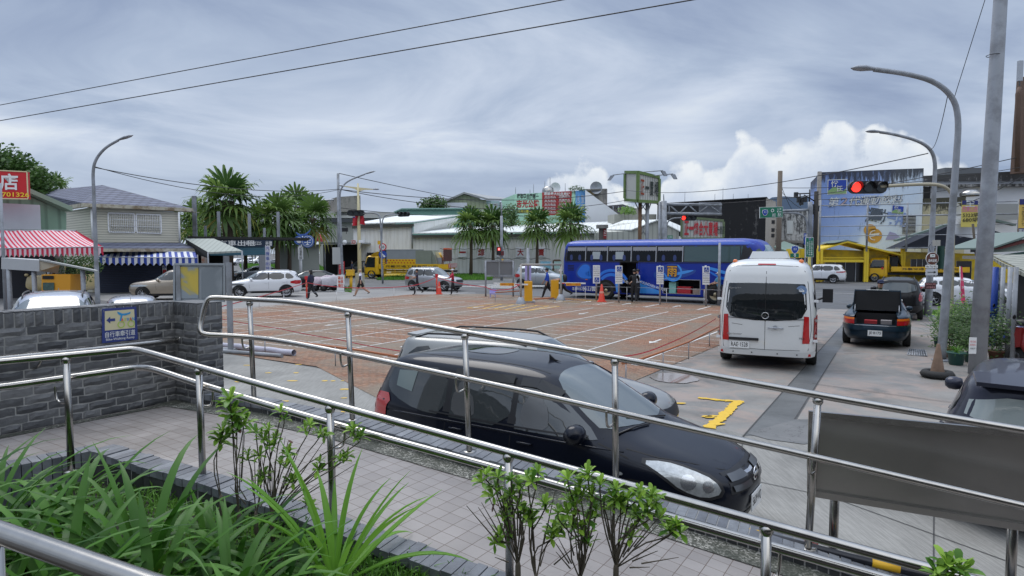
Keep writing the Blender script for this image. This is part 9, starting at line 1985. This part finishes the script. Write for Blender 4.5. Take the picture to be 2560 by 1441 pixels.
def scooter(label,loc,rz,col,group=None,cover=False,name='scooter'):
 t=thing(name,label,'scooter',loc,rz,group)
 for x in(.62,-.60):b=MB();b.lathe([(.12,-.05),(.22,-.045),(.25,0),(.22,.045),(.12,.05)],m_rubber,(x,0,.25),'Y',18);w_=b.build('wheel',t);b=MB();b.lathe([(.001,.03),(.14,.04),(.14,-.04),(.001,-.03)],m_rimd,(x,0,.25),'Y',14);b.build('rim',w_)
 m_=paint('scooter_'+name+str(col),col)if('paint_scooter_'+name+str(col))not in MATS else MATS['paint_scooter_'+name+str(col)]
 b=MB();b.tube([(-.75,0,.62),(-.45,0,.66),(-.15,0,.58),(-.05,0,.38),(.25,0,.32),(.42,0,.55),(.50,0,.85)],[.07,.15,.16,.13,.12,.13,.07],m_,10);b.slab([(.45,-.16,.5),(.62,-.12,.45),(.52,-.10,.95),(.42,-.14,.95)],(0,.3,0),m_);b.build('body',t)
 b=MB();b.tube([(-.72,0,.76),(-.4,0,.80),(-.05,0,.74)],[.09,.13,.10],m_black,8);b.build('seat',t);b=MB();b.tube([(.45,-.32,1.02),(.47,0,.98),(.45,.32,1.02)],.018,m_black,6);b.tube([(.47,0,.95),(.62,0,.3)],.03,m_galv,6);b.build('handlebar',t)
 for k in(1,-1):b=MB();b.tube([(.45,k*.25,1.02),(.50,k*.30,1.18)],.007,m_black,4);b.disc((.50,k*.31,1.2),.055,(-1,0,0),m_black,12,.01);b.build('mirror',t)
 b=MB();b.sphere((.60,0,.82),.07,m_lamp,8);b.build('headlight',t);return t
scooter('blue scooter with grey front parked beside the steel columns of the hut',tuple(fp(2524,17.5)),R(115),(.02,.06,.30));scooter('dark red scooter at the right edge below the hut canopy',tuple(fp(2625,14.5)),R(110),(.20,.02,.02),name='red_scooter')
m_cov=mat('floral_cover',(.45,.38,.42),.8,var=.6,vs=12);m_cov2=mat('silver_cover',(.35,.33,.36),.5,var=.4,vs=9)
for i,(px,py,lab,m_)in enumerate(((812,728,'scooter under a floral cover, left of the two covered ones',m_cov),(832,729,'scooter under a patterned grey cover behind the white notice',m_cov2))):
 t=scooter(lab,tuple(G(px,py)),R(20),(.03,.03,.03),'covered scooters by the lot corner',name='covered_scooter');b=MB()
 b.grid(lambda u_,v_:V((-.8+1.5*u_+.05*sin(v_*9),(.34-.1*u_)*cos(pi*v_)*1.15,.42+.62*sin(pi*v_)*(.85+.35*u_)+.03*sin(u_*14+v_*11))),12,10,m_);b.build('cover',t)
scooter('scooter beside the seated person under the rental shop roof',tuple(G(602,700)),R(30),(.1,.1,.12),name='shop_scooter')
m_skin=mat('skin',(.42,.24,.16),.5,var=.05);m_hair=mat('black_hair',(.012,.010,.010),.6);m_shoe=mat('dark_shoe',(.02,.02,.022),.6)
def person(label,loc,rz,h=1.68,shirt=(.1,.1,.1),pants=(.02,.02,.025),sleeves='long',shorts=False,arms=((-.15,.2),(.15,.2)),legs=(.0,.0),hair=True,cap=None,lean=0.,shoes=None,long_hair=False,group=None,elbows=(.2,.2),panel=None,sit=False,armout=(.12,.12)):
 """local frame: faces +X; arms = swing (rad, forward +) per side, legs = swing per side"""
 k=h/1.70;t=thing('person',label,'person',loc,rz,group);sk=m_skin
 ms=mat('cloth_%.2f_%.2f_%.2f'%shirt,shirt,.8,var=.08,vs=6);mp_=mat('cloth_%.2f_%.2f_%.2f'%pants,pants,.8);mh=m_shoe if shoes is None else mat('cloth_%.2f_%.2f_%.2f'%shoes,shoes,.6)
 vs=[];es=[];rs=[];zone=[]
 def v(p,r,z='s'):vs.append(V(p)*k);rs.append(r*k);zone.append(z);return len(vs)-1
 def e(a,c):es.append((a,c))
 ln=lambda z:lean*(z-.93)
 pz=.93 if not sit else .55
 pel=v((0,0,pz),(.135),'p');sp=v((ln(1.08),0,pz+.15),.125);ch=v((ln(1.28)+.01,0,pz+.36),.145);nb=v((ln(1.42),0,pz+.50),.07);nk=v((ln(1.47)+.01,0,pz+.555),.052,'k');hd=v((ln(1.55)+.025,0,pz+.64),.078,'k');ht=v((ln(1.6)+.015,0,pz+.71),.080,'k');tp=v((ln(1.6),0,pz+.745),.05,'k')
 for a,c in((pel,sp),(sp,ch),(ch,nb),(nb,nk),(nk,hd),(hd,ht),(ht,tp)):e(a,c)
 for s_,(sw,el),ls,eb,ao in((1,arms[0]if isinstance(arms[0],tuple)else(arms[0],.2),legs[0],elbows[0],armout[0]),(-1,arms[1]if isinstance(arms[1],tuple)else(arms[1],.2),legs[1],elbows[1],armout[1])):
  sh=v((ln(1.38),s_*.155,pz+.46),.062);e(ch,sh);up_=V((sin(sw),s_*ao*1.2,-cos(sw))).normalized();eb_p=V((ln(1.38),s_*.19,pz+.45))+up_*.27;fo=V((sin(sw+eb+el),s_*ao*.6,-cos(sw+eb+el))).normalized();wr=eb_p+fo*.24
  z1='s' if sleeves=='long' else 's';z2='s' if sleeves=='long' else 'k'
  a1=v(V((ln(1.38),s_*.19,pz+.45))+up_*.12,.070,'s');a2=v(eb_p,.058,z2);a3=v(wr,.036,'k');e(sh,a1);e(a1,a2);e(a2,a3)
  pm=v(wr+fo*.055,.034,'k');e(a3,pm);sd=V((0,s_,0));fr=fo.cross(sd).normalized()
  for j in range(4):b0=v(wr+fo*.10+fr*(-.026+.0175*j),.009,'k');b1=v(wr+fo*(.15+.012*(j in(1,2)))+fr*(-.028+.0185*j)-sd*.012,.0075,'k');e(pm,b0);e(b0,b1)
  t0=v(wr+fo*.07+fr*.042,.010,'k');t1=v(wr+fo*.105+fr*.058,.008,'k');e(pm,t0);e(t0,t1)
  hp=v((0,s_*.085,pz-.05),.095,'p');e(pel,hp)
  if sit:kn=V((.40,s_*.12,pz-.05));an=V((.42,s_*.12,.09))
  else:
   kn=V((sin(ls)*.43,s_*.095,pz-.05-cos(ls)*.42));bl=ls-(.55 if ls<-.05 else .08 if ls>.05 else .02);an=kn+V((sin(bl)*.42,0,-cos(bl)*.40))
  k1=v(kn.lerp(V((0,s_*.085,pz-.05)),.5),.105,'p');k2=v(kn,.084,'p' if not shorts else 'k');k3=v(kn.lerp(an,.35),.080,'p' if not shorts else 'k');k4=v(an,.058,'p' if not shorts else 'k');e(hp,k1);e(k1,k2);e(k2,k3);e(k3,k4);ft=v(an+V((.02,0,-.045)),.036,'h');to=v(an+V((.15,0,-.058)),.030,'h');e(k4,ft);e(ft,to)
 zmin=min((p.z-r)for p,r in zip(vs,rs));vs=[p-V((0,0,zmin))for p in vs]
 me=bpy.data.meshes.new('person_skeleton');me.from_pydata([tuple(p)for p in vs],es,[]);o=bpy.data.objects.new('tmp',me);COL.objects.link(o);md=o.modifiers.new('s','SKIN');md.use_smooth_shade=True;md.branch_smoothing=.5
 for i,r in enumerate(rs):d=me.skin_vertices[0].data[i];d.radius=(r,r);d.use_root=(i==0)
 if True:
  for i in(sp,ch):me.skin_vertices[0].data[i].radius=(rs[i]*.80,rs[i]*1.15)
 sb=o.modifiers.new('u','SUBSURF');sb.levels=1
 dg=bpy.context.evaluated_depsgraph_get();dg.update();ev=o.evaluated_get(dg);nm=bpy.data.meshes.new_from_object(ev);bpy.data.objects.remove(o)
 mats_=[ms,mp_,sk,mh];[nm.materials.append(x)for x in mats_];idx={'s':0,'p':1,'k':2,'h':3}
 if panel:nm.materials.append(mat('cloth_%.2f_%.2f_%.2f'%panel,panel,.8))
 for f in nm.polygons:
  c=f.center;best=9;bz='s'
  for(a,b_)in es:
   p,q=vs[a],vs[b_];d=q-p;u_=max(0,min(1,(c-p).dot(d)/max(1e-9,d.length_squared)));dd=(c-p-d*u_).length/max(.02,(rs[a]+rs[b_])/2)
   if dd<best:best=dd;bz=zone[a]if u_<.5 else zone[b_]
  f.material_index=idx[bz];f.use_smooth=True
  if panel and bz=='s' and abs(c.y)>.09*k and c.z<1.25*k:f.material_index=4
 nm.name='body';ob=bpy.data.objects.new('body',nm);COL.objects.link(ob);ob.parent=t
 H_=vs[hd];T_=vs[ht];b=MB()
 for s_ in(1,-1):b.sphere(H_+V((.072,s_*.030,.028))*k,.010*k,m_black,6)
 b.sphere(H_+V((.084,0,.0))*k,.014*k,sk,6);b.box(H_+V((.076,0,-.035))*k,(.01,.045*k,.008*k),mat('lip',(.30,.10,.08),.6));b.build('face',t)
 b=MB()
 if cap:
  mc=mat('cloth_%.2f_%.2f_%.2f'%cap,cap,.8);b.sphere(T_+V((-.005,0,.012))*k,.098*k,mc,14,(1.05,.95,.80));b.slab([T_+V((.06,-.07,.0))*k,T_+V((.17,-.05,-.012))*k,T_+V((.17,.05,-.012))*k,T_+V((.06,.07,.0))*k],(0,0,.012*k),mc);b.build('cap',t);b=MB();b.sphere(T_+V((-.030,0,-.02))*k,.088*k,m_hair,12,(.95,1,.9));b.build('hair',t)
 elif hair:
  b.sphere(T_+V((-.018,0,.012))*k,.098*k,m_hair,14,(1,.97,.92))
  if long_hair:b.sphere(T_+V((-.045,0,-.08))*k,.09*k,m_hair,12,(.8,1.15,1.5))
  b.build('hair',t)
 return t
def pp(px,py):return tuple(G(px,py))
person('woman in dark navy clothes with a face mask walking left past the taped post',pp(778,748),R(165),1.66,(.018,.02,.05),(.012,.012,.016),legs=(.18,-.2),long_hair=True,arms=(.1,-.1))
person('older man in white jacket with dark panels, black shorts and slippers striding left',pp(902,741),R(175),1.72,(.60,.60,.68),(.012,.012,.014),shorts=True,legs=(.42,-.42),hair=False,arms=((-.45,.1),(.35,.1)),armout=(.5,.4),panel=(.03,.03,.06))
person('woman in dark floral blouse walking at the rear of the silver SUV',pp(1043,737),R(190),1.62,(.04,.035,.06),(.015,.015,.02),legs=(.25,-.25),arms=(.5,.3),elbows=(1.2,.9),sleeves='short')
person('pedestrian in white cap and red waistcoat with blue sleeves near the orange cone',pp(1132,737),R(200),1.62,(.42,.02,.05),(.012,.012,.016),legs=(.18,-.2),cap=(.60,.60,.66),arms=(.8,.3),elbows=(1.4,.9),shoes=(.25,.25,.25))
person('man in blue jacket with dark cap striding left between the barrier machines',pp(1369,745),R(178),1.78,(.008,.06,.42),(.012,.012,.014),legs=(.38,-.32),cap=(.012,.015,.03),arms=(-.1,.25),lean=.05,shoes=(.35,.33,.3))
person('walker in white cap and light blue shirt behind the right barrier machine',pp(1405,749),R(175),1.68,(.16,.34,.48),(.012,.012,.016),legs=(.1,-.55),cap=(.62,.62,.62),lean=.1,arms=(.4,.5),elbows=(.8,.8),sleeves='short')
bk=MB();c=G(1411,749)+V((0,0,1.22));bk.sphere(c,.2,m_black,12,(.8,.6,1.2));o=bk.build('backpack');tag(o,'black backpack worn by the walker in the white cap','backpack')
person('man in black suit leaning into the open coach door',pp(1585,757),R(80),1.74,(.008,.008,.012),(.008,.008,.01),legs=(.06,-.06),arms=(.7,.6),elbows=(.6,.6),lean=.08)
person('second man in white shirt right behind the man in black at the coach door',pp(1594,753),R(200),1.72,(.40,.42,.46),(.012,.012,.016),legs=(.05,-.05),arms=(.4,.3),elbows=(.9,.5))
person('person in white cap and light blue shirt at the front wheel of the coach',pp(1796,762),R(190),1.66,(.10,.30,.45),(.012,.012,.016),cap=(.62,.62,.62),arms=(.5,.4),elbows=(.7,.7),sleeves='short')
person('man in navy cap and olive shirt standing behind the raised boot lid',tuple(G(2197,846)),R(-110),1.80,(.07,.07,.03),(.02,.02,.03),cap=(.012,.02,.06),sleeves='short',arms=(.5,.5),elbows=(.7,.6))
person('distant man in navy and white standing in the dark shed behind the grey car',pp(880,696),R(0),1.75,(.02,.025,.06),(.02,.02,.02),legs=(.1,-.1))
person('dark haired person sitting beside the scooters under the rental shop roof',pp(578,706),R(-20),1.65,(.015,.015,.018),(.01,.01,.012),sit=True,arms=(.5,.5),elbows=(.8,.8))
